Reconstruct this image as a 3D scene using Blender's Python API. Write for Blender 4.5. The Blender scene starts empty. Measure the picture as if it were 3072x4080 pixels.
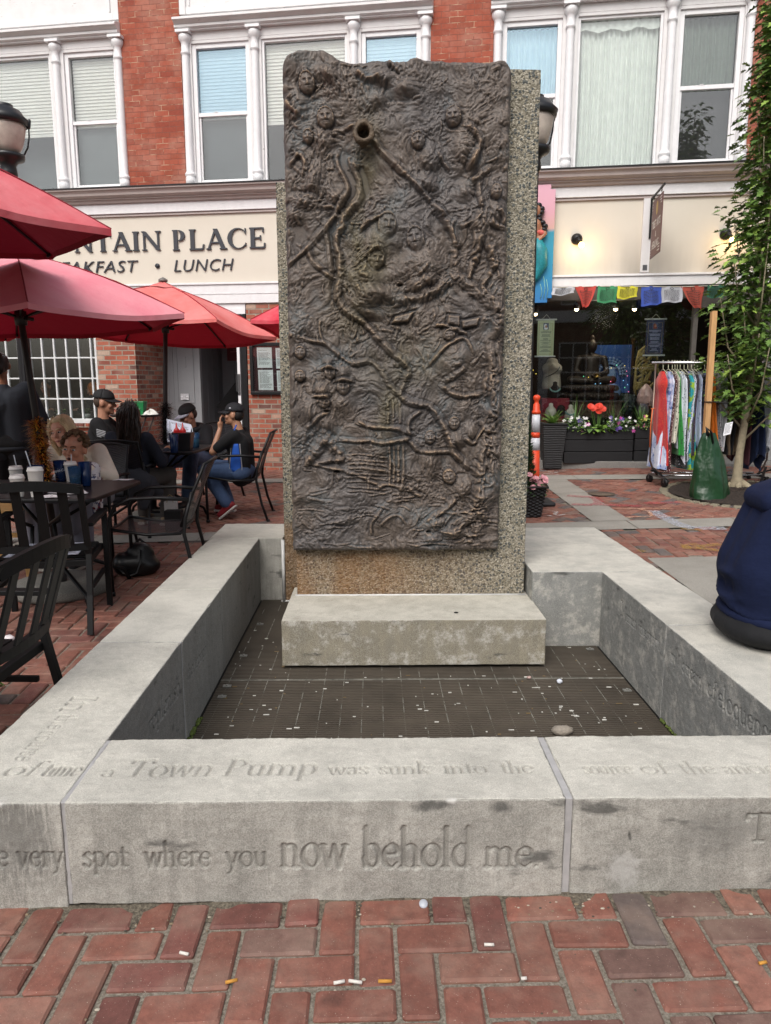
import bpy, bmesh, random
import numpy as np
from math import *
from mathutils import Vector, Matrix, Euler
SC = bpy.context.scene; COL = SC.collection
# ---------------------------------------------------------------- camera, sky, sun, exposure
CAM_F, PITCH, YAW, CAM_H = 2911.0, radians(9.93), radians(.88), 1.47
cd = bpy.data.cameras.new('camera'); cam = bpy.data.objects.new('camera', cd); COL.objects.link(cam)
cam.location = (0, 0, CAM_H); cam.rotation_euler = (radians(90) - PITCH, 0, -YAW)
cd.sensor_fit = 'VERTICAL'; cd.sensor_height = 36; cd.lens = CAM_F / 4080 * 36; cd.clip_start = .05; cd.clip_end = 500
SC.camera = cam
W = bpy.data.worlds.new("World"); SC.world = W; W.use_nodes = True
SUN_EL, SUN_AZ = radians(48), radians(200)
_n = W.node_tree.nodes; sky = _n.new('ShaderNodeTexSky'); sky.sky_type = 'NISHITA'; sky.sun_disc = False
sky.sun_elevation = SUN_EL; sky.sun_rotation = SUN_AZ; sky.air_density = 1.0; sky.dust_density = 4.5; sky.ozone_density = 1.0
_hs = _n.new('ShaderNodeHueSaturation'); _hs.inputs['Saturation'].default_value = .45
W.node_tree.links.new(sky.outputs[0], _hs.inputs['Color'])
W.node_tree.links.new(_hs.outputs[0], _n['Background'].inputs[0]); _n['Background'].inputs[1].default_value = .15
sd = bpy.data.lights.new('sun', 'SUN'); sd.energy = 1.3; sd.angle = radians(40); sd.color = (1, .97, .93)
sun = bpy.data.objects.new('sun', sd); COL.objects.link(sun)
# direction to the sun: behind the camera's left shoulder, high
_d = Vector((sin(SUN_AZ) * cos(SUN_EL), cos(SUN_AZ) * cos(SUN_EL), sin(SUN_EL)))
sun.rotation_euler = _d.to_track_quat('Z', 'Y').to_euler(); sun.location = _d * 30
SC.view_settings.view_transform = 'Standard'; SC.view_settings.look = 'None'; SC.view_settings.gamma = 1
SC.view_settings.exposure = .39
# ---------------------------------------------------------------- layout helpers
FW = Vector((sin(YAW) * cos(PITCH), cos(YAW) * cos(PITCH), -sin(PITCH))); RT = Vector((cos(YAW), -sin(YAW), 0)); UP = RT.cross(FW)
FA = radians(9.3); FP = Vector((-1.55, 11.2, 0)); FD = Vector((cos(FA), -sin(FA), 0)); FN = Vector((-sin(FA), -cos(FA), 0))
def gz(x, y):
    x = min(max(x, -5), 8); w = min(1, max(0, (y - 2.2) / 2.3)); w = w * w * (3 - 2 * w)
    return (.008 * x + max(0, min(y, 14) - 2) * (.0257 + .0037 * x)) * w + (.018 * x - .010) * (1 - w)
def ray(x, y): return FW + RT * ((x - 1536) / CAM_F) - UP * ((y - 2040) / CAM_F)
def AY(x, y, Y): d = ray(x, y); return Vector((0, 0, CAM_H)) + d * (Y / d.y)
def GP(x, y, h=0):
    z = 0
    for i in range(60):
        d = ray(x, y); p = Vector((0, 0, CAM_H)) + d * ((z + h - CAM_H) / d.z); z = .5 * z + .5 * gz(p.x, p.y)
    return p
def fw(s, y, z): return FP + FD * s - FN * y + Vector((0, 0, z))
# ---------------------------------------------------------------- objects and tags
def tag(o, label=None, cat=None, group=None, kind=None):
    if label: o['label'] = label
    if cat: o['category'] = cat
    if group: o['group'] = group
    if kind: o['kind'] = kind
    return o
def thing(name, label, cat, loc=(0, 0, 0), rz=0, group=None, rot=None):
    o = bpy.data.objects.new(name, None); o.empty_display_size = .1; COL.objects.link(o)
    o.location = loc; o.rotation_euler = rot if rot else (0, 0, rz)
    return tag(o, label, cat, group)
def children(o): return [c for c in COL.objects if c.parent == o]
def dup(o, loc=None, rz=None, label=None, parent=None):
    c = o.copy(); COL.objects.link(c)
    if parent: c.parent = parent
    for ch in children(o): dup(ch, parent=c)
    if loc is not None: c.location = loc
    if rz is not None: c.rotation_euler = rz if hasattr(rz, '__len__') else (0, 0, rz)
    if label: c['label'] = label
    return c
class MB:
    def __init__(s): s.v = []; s.f = []; s.m = []; s.s = []
    def add(s, vs, fs, mi=0, sm=False):
        b = len(s.v); s.v += [tuple(v) for v in vs]
        s.f += [tuple(b + i for i in f) for f in fs]; s.m += [mi] * len(fs); s.s += [sm] * len(fs); return s
    def box(s, x0, y0, z0, x1, y1, z1, mi=0):
        return s.add([(x0, y0, z0), (x1, y0, z0), (x1, y1, z0), (x0, y1, z0), (x0, y0, z1), (x1, y0, z1), (x1, y1, z1), (x0, y1, z1)],
                     [(3, 2, 1, 0), (4, 5, 6, 7), (0, 1, 5, 4), (1, 2, 6, 5), (2, 3, 7, 6), (3, 0, 4, 7)], mi)
    def hexa(s, lo, hi, mi=0):
        n = len(lo)
        return s.add(list(lo) + list(hi), [tuple(range(n))[::-1], tuple(range(n, 2 * n))] + [(i, (i + 1) % n, n + (i + 1) % n, n + i) for i in range(n)], mi)
    def beam(s, p, q, w, d, up=(0, 0, 1), mi=0):
        p, q, up = Vector(p), Vector(q), Vector(up); t = (q - p).normalized(); a = t.cross(up)
        if a.length < 1e-4: a = t.cross(Vector((0, 1, 0)))
        a.normalize(); b = a.cross(t); a = a * w / 2; b = b * d / 2
        return s.hexa([p - a - b, p + a - b, p + a + b, p - a + b], [q - a - b, q + a - b, q + a + b, q - a + b], mi)
    def tube(s, pts, r, n=8, mi=0, cap=True, flat=1.0):
        pts = [Vector(p) for p in pts]; k = len(pts); rr = r if hasattr(r, '__len__') else [r] * k
        vs = []; prev = None
        for i, p in enumerate(pts):
            t = (pts[min(i + 1, k - 1)] - pts[max(i - 1, 0)])
            t = t.normalized() if t.length > 1e-9 else Vector((0, 0, 1))
            if prev is None:
                a = t.cross(Vector((0, 0, 1)))
                if a.length < 1e-3: a = Vector((1, 0, 0))
            else: a = prev - t * prev.dot(t)
            a.normalize(); prev = a; b = t.cross(a)
            for j in range(n):
                g = 2 * pi * j / n; vs.append(p + a * (cos(g) * rr[i]) + b * (sin(g) * rr[i] * flat))
        fs = [(i * n + j, i * n + (j + 1) % n, (i + 1) * n + (j + 1) % n, (i + 1) * n + j) for i in range(k - 1) for j in range(n)]
        if cap: fs += [tuple(range(n))[::-1], tuple(range((k - 1) * n, k * n))]
        return s.add(vs, fs, mi, n > 5)
    def lathe(s, prof, c=(0, 0, 0), n=20, mi=0, sm=True, ax=None):
        c = Vector(c); q = Vector((0, 0, 1)).rotation_difference(Vector(ax)) if ax else None
        vs = []
        for r, z in prof:
            for j in range(n):
                v = Vector((r * cos(2 * pi * j / n), r * sin(2 * pi * j / n), z))
                if q: v = q @ v
                vs.append(c + v)
        k = len(prof)
        fs = [(i * n + j, i * n + (j + 1) % n, (i + 1) * n + (j + 1) % n, (i + 1) * n + j) for i in range(k - 1) for j in range(n)]
        if prof[0][0] > 1e-6: fs.append(tuple(range(n))[::-1])
        if prof[-1][0] > 1e-6: fs.append(tuple(range((k - 1) * n, k * n)))
        return s.add(vs, fs, mi, sm)
    def ell(s, c, r, n=14, m=9, mi=0, R=None):
        c = Vector(c); r = r if hasattr(r, '__len__') else (r, r, r); vs = []
        for i in range(m + 1):
            t = pi * i / m
            for j in range(n):
                g = 2 * pi * j / n; v = Vector((r[0] * sin(t) * cos(g), r[1] * sin(t) * sin(g), r[2] * cos(t)))
                vs.append(c + (R @ v if R else v))
        fs = [(i * n + j, (i + 1) * n + j, (i + 1) * n + (j + 1) % n, i * n + (j + 1) % n) for i in range(m) for j in range(n)]
        return s.add(vs, fs, mi, True)
    def cap(s, p, r0, q, r1, n=12, mi=0):
        p, q = Vector(p), Vector(q); d = q - p; L = d.length or 1e-6
        prof = [(r0 * sin(a), -r0 * cos(a)) for a in [i * pi / 8 for i in range(5)]] + [(r1 * cos(a), L + r1 * sin(a)) for a in [i * pi / 8 for i in range(5)]]
        prof[0] = (1e-7, prof[0][1]); prof[-1] = (1e-7, prof[-1][1])
        return s.lathe(prof, p, n, mi, True, d / L)
    def prof(s, pr, x0, x1, mi=0, sm=False, close=True):
        k = len(pr); vs = [(x0, y, z) for y, z in pr] + [(x1, y, z) for y, z in pr]
        fs = [(i, (i + 1) % k, k + (i + 1) % k, k + i) for i in range(k if close else k - 1)]
        if close: fs += [tuple(range(k))[::-1], tuple(range(k, 2 * k))]
        return s.add(vs, fs, mi, sm)
    def grid(s, fn, nu, nv, mi=0, sm=True, wrap=False):
        vs = [fn(i / nu, j / nv) for j in range(nv + 1) for i in range(nu + 1)]
        fs = [(j * (nu + 1) + i, j * (nu + 1) + i + 1, (j + 1) * (nu + 1) + i + 1, (j + 1) * (nu + 1) + i) for j in range(nv) for i in range(nu)]
        return s.add(vs, fs, mi, sm)
    def build(s, name, mats, parent=None, bev=0, label=None, loc=None, rot=None, seg=2, remesh=0, smooth=0, solid=0, fixn=False):
        me = bpy.data.meshes.new(name); me.from_pydata(s.v, [], s.f)
        mats = mats if isinstance(mats, (list, tuple)) else [mats]
        for m in mats: me.materials.append(m)
        if len(mats) > 1: me.polygons.foreach_set('material_index', s.m)
        me.polygons.foreach_set('use_smooth', [True] * len(s.f) if remesh else s.s)
        if fixn:
            bm = bmesh.new(); bm.from_mesh(me); bmesh.ops.recalc_face_normals(bm, faces=bm.faces); bm.to_mesh(me); bm.free()
        o = bpy.data.objects.new(name, me); COL.objects.link(o)
        if parent: o.parent = parent
        if loc is not None: o.location = loc
        if rot is not None: o.rotation_euler = rot
        if solid:
            md = o.modifiers.new('s', 'SOLIDIFY'); md.thickness = solid; md.offset = 0
        if bev:
            md = o.modifiers.new('b', 'BEVEL'); md.width = bev; md.segments = seg; md.limit_method = 'ANGLE'; md.angle_limit = radians(40)
        if remesh:
            md = o.modifiers.new('r', 'REMESH'); md.mode = 'VOXEL'; md.voxel_size = remesh; md.use_smooth_shade = True
            if smooth: md = o.modifiers.new('sm', 'SMOOTH'); md.factor = .5; md.iterations = smooth
        if label: o['label'] = label
        return o
def npmesh(name, V, Fq, mats, parent=None, col=None, smooth=True):
    me = bpy.data.meshes.new(name); V = np.asarray(V, np.float32); Fq = np.asarray(Fq, np.int32); n = Fq.shape[1]
    me.vertices.add(len(V)); me.vertices.foreach_set('co', V.ravel())
    me.loops.add(Fq.size); me.loops.foreach_set('vertex_index', Fq.ravel())
    me.polygons.add(len(Fq)); me.polygons.foreach_set('loop_start', np.arange(0, Fq.size, n, dtype=np.int32)); me.polygons.foreach_set('loop_total', np.full(len(Fq), n, np.int32))
    me.polygons.foreach_set('use_smooth', np.full(len(Fq), smooth)); me.update(calc_edges=True); me.validate()
    if col is not None:
        a = me.color_attributes.new('Col', 'FLOAT_COLOR', 'POINT'); c = np.ones((len(V), 4), np.float32); c[:, :3] = col; a.data.foreach_set('color', c.ravel())
    for m in (mats if isinstance(mats, (list, tuple)) else [mats]): me.materials.append(m)
    o = bpy.data.objects.new(name, me); COL.objects.link(o)
    if parent: o.parent = parent
    return o
def gridfaces(nx, ny, off=0):
    i, j = np.meshgrid(np.arange(nx - 1), np.arange(ny - 1)); a = (j * nx + i).ravel() + off
    return np.stack([a, a + 1, a + nx + 1, a + nx], 1)
# ---------------------------------------------------------------- materials
def lin(c):
    if isinstance(c, str):
        c = [int(c[i:i + 2], 16) / 255 for i in (1, 3, 5)]
        c = [x / 12.92 if x < .04045 else ((x + .055) / 1.055) ** 2.4 for x in c]
    return (c[0], c[1], c[2], 1)
class NT:
    def __init__(s, name):
        s.mat = bpy.data.materials.new(name); s.mat.use_nodes = True; s.t = s.mat.node_tree; s.b = s.t.nodes['Principled BSDF']; s.out = s.t.nodes['Material Output']
        s.tc = None
    def n(s, t, **k):
        nd = s.t.nodes.new(t)
        for a, v in k.items():
            if a.startswith('i_'): nd.inputs[int(a[2:]) if a[2:].isdigit() else a[2:].replace('_', ' ')].default_value = v
            else: setattr(nd, a, v)
        return nd
    def l(s, a, b): s.t.links.new(a, b)
    def obj(s):
        if not s.tc: s.tc = s.n('ShaderNodeTexCoord')
        return s.tc.outputs['Object']
    def noise(s, sc, det=4, rough=.6, vec=None, dist=0):
        nd = s.n('ShaderNodeTexNoise', i_Scale=sc, i_Detail=det, i_Roughness=rough, i_Distortion=dist); s.l(vec or s.obj(), nd.inputs['Vector']); return nd.outputs['Fac']
    def ramp(s, fac, stops):
        r = s.n('ShaderNodeValToRGB'); e = r.color_ramp.elements
        while len(e) < len(stops): e.new(.5)
        for x, (p, c) in zip(e, stops): x.position = p; x.color = lin(c) if not isinstance(c, (int, float)) else (c, c, c, 1)
        s.l(fac, r.inputs[0]); return r.outputs[0]
    def mix(s, fac, a, b, mode='MIX'):
        m = s.n('ShaderNodeMix', data_type='RGBA', blend_type=mode)
        for sock, v in ((m.inputs[0], fac), (m.inputs[6], a), (m.inputs[7], b)):
            if isinstance(v, (int, float)): sock.default_value = v
            elif isinstance(v, (str, tuple)): sock.default_value = lin(v)
            else: s.l(v, sock)
        return m.outputs[2]
    def math(s, op, a, b=0, c=None):
        m = s.n('ShaderNodeMath', operation=op)
        for i, v in enumerate((a, b) if c is None else (a, b, c)):
            if isinstance(v, (int, float)): m.inputs[i].default_value = v
            else: s.l(v, m.inputs[i])
        return m.outputs[0]
    def mapping(s, scale=(1, 1, 1), rot=(0, 0, 0), vec=None):
        m = s.n('ShaderNodeMapping'); m.inputs['Scale'].default_value = scale; m.inputs['Rotation'].default_value = rot; s.l(vec or s.obj(), m.inputs['Vector']); return m.outputs[0]
    def bump(s, h, strength=.3, dist=.01):
        b = s.n('ShaderNodeBump', i_Strength=strength, i_Distance=dist); s.l(h, b.inputs['Height']); s.l(b.outputs[0], s.b.inputs['Normal'])
    def set(s, col=None, rough=None, metal=None, **k):
        for nm, v in (('Base Color', col), ('Roughness', rough), ('Metallic', metal)):
            if v is None: continue
            if isinstance(v, (int, float)): s.b.inputs[nm].default_value = v
            elif isinstance(v, (str, tuple)): s.b.inputs[nm].default_value = lin(v)
            else: s.l(v, s.b.inputs[nm])
        for nm, v in k.items(): s.b.inputs[nm.replace('_', ' ')].default_value = v
        return s.mat
_mc = {}
def M(name, col, rough=.6, metal=0, var=.18, sc=9, bump=0, bsc=60, col2=None, stretch=(1, 1, 1), spec=None, sheen=0):
    if name in _mc: return _mc[name]
    t = NT(name); c = lin(col); v = t.mapping(stretch) if stretch != (1, 1, 1) else None
    a = tuple(x * (1 - var) for x in c[:3]); b = lin(col2)[:3] if col2 else tuple(min(1, x * (1 + var)) for x in c[:3])
    t.set(t.mix(t.ramp(t.noise(sc, 5, .65, v), [(.3, 0.), (.7, 1.)]), a, b), rough, metal)
    if spec is not None: t.b.inputs['Specular IOR Level'].default_value = spec
    if sheen: t.b.inputs['Sheen Weight'].default_value = sheen
    if bump: t.bump(t.noise(bsc, 4, .6, v), bump, .01)
    _mc[name] = t.mat; return t.mat
def emit(name, col, st):
    t = NT(name); t.set(col, .5); t.b.inputs['Emission Color'].default_value = lin(col); t.b.inputs['Emission Strength'].default_value = st; return t.mat
def glass(name, tint='#ffffff', refl='#ffffff', boost=.05, k=.9, trans=1.0):
    t = NT(name); f = t.n('ShaderNodeFresnel', i_IOR=1.45); g = t.n('ShaderNodeBsdfGlossy', i_Roughness=.015); g.inputs[0].default_value = lin(refl)
    tr = t.n('ShaderNodeBsdfTransparent'); tr.inputs[0].default_value = tuple(x * trans for x in lin(tint)[:3]) + (1,)
    mx = t.n('ShaderNodeMixShader'); t.l(t.math('MULTIPLY_ADD', f.outputs[0], k, boost), mx.inputs[0]); t.l(tr.outputs[0], mx.inputs[1]); t.l(g.outputs[0], mx.inputs[2]); t.l(mx.outputs[0], t.out.inputs[0]); return t.mat
def brickmat(name, c1, c2, mortar, bw=.215, rh=.0725, mo=.007, off=.5, pale=0, dark=None, bumpd=.006, msm=.1):
    t = NT(name); sx = t.n('ShaderNodeSeparateXYZ'); t.l(t.obj(), sx.inputs[0]); cb = t.n('ShaderNodeCombineXYZ')
    t.l(t.math('ADD', sx.outputs[0], sx.outputs[1]), cb.inputs[0]); t.l(sx.outputs[2], cb.inputs[1])
    w = t.n('ShaderNodeVectorMath', operation='MULTIPLY_ADD'); nz = t.n('ShaderNodeTexNoise', i_Scale=7.0, i_Detail=3.0); t.l(cb.outputs[0], nz.inputs[0])
    t.l(nz.outputs['Color'], w.inputs[0]); w.inputs[1].default_value = (.012, .009, 0); t.l(cb.outputs[0], w.inputs[2])
    br = t.n('ShaderNodeTexBrick', i_Scale=1.0); br.offset = off; br.inputs['Brick Width'].default_value = bw; br.inputs['Row Height'].default_value = rh
    br.inputs['Mortar Size'].default_value = mo; br.inputs['Mortar Smooth'].default_value = msm; br.inputs['Bias'].default_value = 0
    br.inputs['Color1'].default_value = (0, 0, 0, 1); br.inputs['Color2'].default_value = (1, 1, 1, 1); br.inputs['Mortar'].default_value = (.5, .5, .5, 1); t.l(w.outputs[0], br.inputs['Vector'])
    stops = [(0, dark or c1), (.25, c1), (.75, c2), (1, c2)]
    if pale: stops = [(0, dark or c1), (.15, c1), (.85, c2), (.95, pale)]
    body = t.ramp(br.outputs['Color'], stops)
    body = t.mix(t.ramp(t.noise(30, 5), [(.35, 0.), (.75, .55)]), body, t.mix(.6, body, '#4a2a20'))
    body = t.mix(t.ramp(t.noise(2.2, 4), [(.45, 0.), (.7, .45)]), body, t.mix(.45, body, '#cfc0ae'))
    mort = t.mix(t.ramp(t.noise(5, 3), [(.5, 0.), (.62, 1.)]), mortar[0], mortar[1])
    t.set(t.mix(br.outputs['Fac'], body, mort), .85)
    t.bump(t.math('SUBTRACT', t.math('MULTIPLY', t.noise(50, 4), .35), br.outputs['Fac']), .8, bumpd); return t.mat
def vcol(name, rough=.8, sc=40, amt=.35, bump=.4, metal=0, bsc=None, bd=.006):
    t = NT(name); a = t.n('ShaderNodeAttribute', attribute_name='Col')
    nz = t.noise(sc, 5, .65); t.set(t.mix(t.ramp(nz, [(.3, 0.), (.7, 1.)]), t.mix(amt, a.outputs[0], (0, 0, 0)), t.mix(amt * .35, a.outputs[0], (1, 1, 1))), rough, metal)
    if bump: t.bump(t.noise(bsc or sc, 5), bump, bd)
    return t.mat
WHITE = M('white_paint', '#dcdbdc', .5, var=.05, sc=14, bump=.12, bsc=35)
def peeling():
    t = NT('peeling_white_paint'); v = t.mapping((.35, 1, 1.6)); m = t.ramp(t.noise(16, 6, .7, v), [(.66, 0.), (.70, 1.)])
    t.set(t.mix(m, t.mix(t.noise(6), '#dedede', '#c9c5c4'), '#8a8078'), .6); t.bump(m, -.4, .004); return t.mat
PEEL = peeling()
MAUVE = M('mauve_grey_paint', '#a89c98', .5, var=.08, sc=5)
CREAM = M('cream_paint', '#c9c2b4', .6, var=.05, sc=3, bump=.05)
BLACKM = M('black_metal', '#0e0e10', .45, .0, var=.2, sc=30, bump=.05, spec=.35)
DARK = M('dark_interior', '#1b1a19', .9, var=.3, sc=3)
WOODL = M('raw_timber', '#b98f60', .7, var=.22, sc=7, stretch=(8, 8, .7), bump=.15)
CHROME = M('chrome', '#c8c8ca', .15, 1, var=.05)
CHROMEG = M('dull_steel', '#77777a', .35, 1, var=.1)
random.seed(4)

# ================================================================ GROUND
def ground():
    xs = [-60, -30, -15, -9] + list(np.arange(-7, -1.3, .5)) + [-1.2, -.6, 0, .6, 1.2, 1.76] + list(np.arange(2.2, 9, .5)) + [14, 30, 60]
    ys = [-60, -30, -12, -5, -2, 0, 1, 1.6, 1.97, 2.6, 3.4, 4.2, 5, 5.6, 6.03] + list(np.arange(6.5, 14.2, .5)) + [20, 40, 80]
    V = [(x, y, gz(x, y) - .009) for y in ys for x in xs]; n = len(xs); F = []
    for j in range(len(ys) - 1):
        for i in range(n - 1):
            if -1.21 < (xs[i] + xs[i + 1]) / 2 < 1.77 and 1.96 < (ys[j] + ys[j + 1]) / 2 < 6.04: continue
            F.append((j * n + i, j * n + i + 1, (j + 1) * n + i + 1, (j + 1) * n + i))
    t = NT('sand_joint'); t.set(t.mix(t.ramp(t.noise(120, 5, .7), [(.35, 0.), (.65, 1.)]), '#5b5347', '#8e877b'), .95); t.bump(t.noise(160, 4), .8, .006)
    mb = MB(); mb.add(V, F); tag(mb.build('ground', t.mat), kind='structure')
ground()
PIT = (4.06, 7.98, .74)
def band1(x): return 9.62 - (x - 0) * .175    # near edge of the far concrete band
def covered(x, y):
    if -1.24 < x < 1.8 and 1.93 < y < 6.08: return True
    if (x - PIT[0]) ** 2 + (y - PIT[1]) ** 2 < (PIT[2] + .02) ** 2: return True
    if 6.5 < y < 6.76: return True
    if .03 < y - band1(x) < .32: return True
    if 2.1 < x < 2.42 and 6.6 < y < band1(x): return True
    if x > 2.16 and 3.2 < y < 5.48: return True
    if y > 11.35 - (x + 1.55) * .163 and not (-2.6 < x < -1.0 and y < 11.6): return True
    return False
def paving():
    V = []; F = []; Cc = []; rng = random.Random(11)
    U = .105
    def brick(cx, cy, ang, horiz):
        hl, hw = (.1003, .0473); hl -= rng.random() * .003; hw -= rng.random() * .003
        a = ang + (0 if horiz else pi / 2) + rng.gauss(0, .012); ca, sa = cos(a), sin(a)
        cx += rng.gauss(0, .0012); cy += rng.gauss(0, .0012); tx, ty = rng.gauss(0, .008), rng.gauss(0, .014); dz = rng.gauss(-.001, .0016)
        b = len(V); near = cy < 3.2 or (cx < -1 and cy < 6)
        bev = .006 if near else .007
        P = [(-hl, -hw), (hl, -hw), (hl, hw), (-hl, hw)]
        ring = []
        if near:    # worn corners: extra points
            def outline(sx, sy, k):
                o = []
                for (qx, qy) in P:
                    ix, iy = (1 if qx > 0 else -1), (1 if qy > 0 else -1); c = (.006 + rng.random() * .004) * k
                    e1 = (qx - sx * ix, qy - sy * iy - c * iy); e2 = (qx - sx * ix - c * ix, qy - sy * iy)
                    o += [e2, e1] if ix * iy < 0 else [e1, e2]
                return o
            lo = outline(0, 0, .6); up = outline(bev, bev, 1)
        else: lo = P; up = [(x * (1 - bev / hl), y * (1 - bev / hw)) for x, y in P]
        for (L, zz) in ((lo, -.03), (lo, -.006), (up, 0)):
            for x, y in L:
                x += rng.gauss(0, .0008) if near else 0; y += rng.gauss(0, .0008) if near else 0
                X, Y = cx + x * ca - y * sa, cy + x * sa + y * ca
                V.append((X, Y, gz(X, Y) + zz + dz + x * tx + y * ty + .002))
        n = len(lo)
        for k in (0, 1):
            for i in range(n): F.append((b + k * n + i, b + k * n + (i + 1) % n, b + (k + 1) * n + (i + 1) % n, b + (k + 1) * n + i))
        F.append(tuple(b + 2 * n + i for i in range(n)))
        r = rng.random(); v = rng.uniform(.82, 1.15)
        col = (.225, .086, .060) if r < .55 else (.255, .110, .078) if r < .75 else (.180, .066, .052) if r < .9 else (.17, .095, .076) if r < .97 else (.11, .088, .08)
        if cx > 1.9 and rng.random() < .10: col = (.11, .10, .098)
        Cc.extend([tuple(c * v for c in col)] * (3 * n))
    def patt(x0, x1, y0, y1, ang, test, ox=0, oy=0):
        ca, sa = cos(ang), sin(ang); R = int(14 / U)
        for j in range(-R, R):
            for i in range(-R, R):
                t = (i + j) % 4
                if t == 0: px, py, h = (i + 1) * U, (j + .5) * U, True
                elif t == 2: px, py, h = (i + .5) * U, (j + 1) * U, False
                else: continue
                X, Y = ox + px * ca - py * sa, oy + px * sa + py * ca
                if x0 < X < x1 and y0 < Y < y1 and test(X, Y) and not covered(X, Y): brick(X, Y, ang, h)
    patt(-7, 2.12, .95, 6.5, 0, lambda x, y: abs(x) < .7 * y + .9, -.366, 1.70)
    patt(2.0, 7, 2.0, 6.5, 0, lambda x, y: x > 2.05 and x < .62 * y + .6 and y > 5.4, -.366, 1.695)
    patt(-7, 8, 6.7, 12.2, pi / 4 - .08, lambda x, y: abs(x) < .6 * y + .4, 0, 7)
    me = bpy.data.meshes.new('brick_paving'); me.from_pydata(V, [], F)
    a = me.color_attributes.new('Col', 'FLOAT_COLOR', 'POINT'); c = np.ones((len(V), 4), np.float32); c[:, :3] = Cc; a.data.foreach_set('color', c.ravel())
    t = NT('paving_brick'); at = t.n('ShaderNodeAttribute', attribute_name='Col')
    c1 = t.mix(t.ramp(t.noise(26, 6, .7), [(.35, 0.), (.7, .8)]), at.outputs[0], t.mix(.62, at.outputs[0], '#3a241e'))
    c1 = t.mix(t.ramp(t.noise(7, 5, .6), [(.45, 0.), (.75, .5)]), c1, '#8f7a6c')
    sp = t.ramp(t.noise(240, 2, .5), [(.70, 0.), (.74, .8)]); c1 = t.mix(sp, c1, '#b7aa9c')
    st = t.ramp(t.noise(4.3, 3, .5), [(.66, 0.), (.72, .55)]); c1 = t.mix(st, c1, '#2a1c18')
    t.set(c1, t.ramp(t.noise(12), [(.3, .62), (.7, .85)])); t.bump(t.math('ADD', t.noise(90, 5, .7), t.noise(18, 3)), .45, .006)
    me.materials.append(t.mat); o = bpy.data.objects.new('brick_paving', me); COL.objects.link(o); tag(o, kind='structure')
paving()
def conc(name, c1='#7e7b74', c2='#a19d94'):
    t = NT(name); c = t.mix(t.ramp(t.noise(180, 4, .7), [(.35, 0.), (.68, 1.)]), c1, c2); c = t.mix(t.ramp(t.noise(2.5, 5), [(.42, 0.), (.7, .5)]), c, '#67635c')
    t.set(c, .9); t.bump(t.noise(200, 3), .35, .004); return t.mat
CONC = conc('concrete')
def sheet(name, polys, mat, dz, kind='structure', div=6, thick=.02):
    mb = MB()
    for P in polys:
        P = [Vector((x, y, 0)) for x, y in P]
        mb.grid(lambda u, v: (lambda q: (q.x, q.y, gz(q.x, q.y) + dz))((P[0] * (1 - u) + P[1] * u) * (1 - v) + (P[3] * (1 - u) + P[2] * u) * v), div, div)
    return tag(mb.build(name, mat, solid=0), kind=kind)
def cband(L): return [[(a[0], a[1]), (b[0], b[1]), (c[0], c[1]), (d[0], d[1])] for a, b, c, d in L]
seg = []
for k in range(9):
    x0, x1 = -4 + k * 1.1, -4 + (k + 1) * 1.1 - .008
    seg.append([(x0, band1(x0)), (x1, band1(x1)), (x1, band1(x1) + .35), (x0, band1(x0) + .35)])
sheet('concrete_band', seg, CONC, .006)
seg = [[(x0, 6.46), (x0 + .99, 6.46), (x0 + .99, 6.80), (x0, 6.80)] for x0 in np.arange(-4.6, 5, 1.0)]
sheet('concrete_band', seg, CONC, .006)
seg = [[(2.075, y0), (2.44, y0), (2.44, y0 + .73), (2.075, y0 + .73)] for y0 in (6.81, 7.55, 8.29)] + [[(2.075, 9.03), (2.44, 9.03), (2.44, band1(2.44) - .01), (2.075, band1(2.075) - .01)]]
sheet('concrete_band', seg, CONC, .006)
seg = [[(x0, y0), (x0 + .985, y0), (x0 + .985, y0 + 1.09), (x0, y0 + 1.09)] for x0 in (2.12, 3.115, 4.11) for y0 in (-2.2, -1.1, 0.0, 1.1, 2.2, 3.30, 4.41)]
sheet('concrete_slab', seg, CONC, .004)
# shop step slab along the facade on the right
mb = MB()
for s0, s1, z in ((3.3, 7.6, .42),): mb.box(s0, -.42, -.2, s1, 1.6, z)
st = mb.build('shop_step', conc('step_concrete', '#6c6a67', '#8d8a86'), bev=.01, loc=FP, rot=(0, 0, -FA)); tag(st, kind='structure')
mulch = NT('mulch'); mulch.set(mulch.mix(mulch.ramp(mulch.noise(60, 5, .7), [(.4, 0.), (.7, 1.)]), '#15110e', '#4a3b30'), .95); mulch.bump(mulch.noise(50, 4), 1, .02)
mb = MB(); mb.grid(lambda u, v: (PIT[0] + PIT[2] * v * cos(2 * pi * u), PIT[1] + PIT[2] * v * sin(2 * pi * u), gz(PIT[0], PIT[1]) + .012 + .03 * (1 - v) + .012 * sin(37 * u + 11 * v) * sin(23 * v + 60 * u) + (PIT[0] + PIT[2] * v * cos(2 * pi * u) - PIT[0]) * .03 + PIT[2] * v * sin(2 * pi * u) * .04), 60, 14)
tag(mb.build('tree_pit', mulch.mat), kind='structure')
rng = random.Random(5); mb = MB()
for k in range(46):
    a = 2 * pi * k / 46; x, y = PIT[0] + (PIT[2] + .055) * cos(a), PIT[1] + (PIT[2] + .055) * sin(a); z = gz(x, y)
    ca, sa = cos(a), sin(a); q = lambda u, v, h: (x + u * ca - v * sa, y + u * sa + v * ca, z + h + rng.gauss(0, .001))
    lo = [q(-.05, -.045, -.02), q(.05, -.045, -.02), q(.05, .045, -.02), q(-.05, .045, -.02)]; hi = [q(-.04, -.038, .014), q(.04, -.038, .014), q(.04, .038, .014), q(-.04, .038, .014)]
    mb.hexa(lo, hi)
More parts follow.
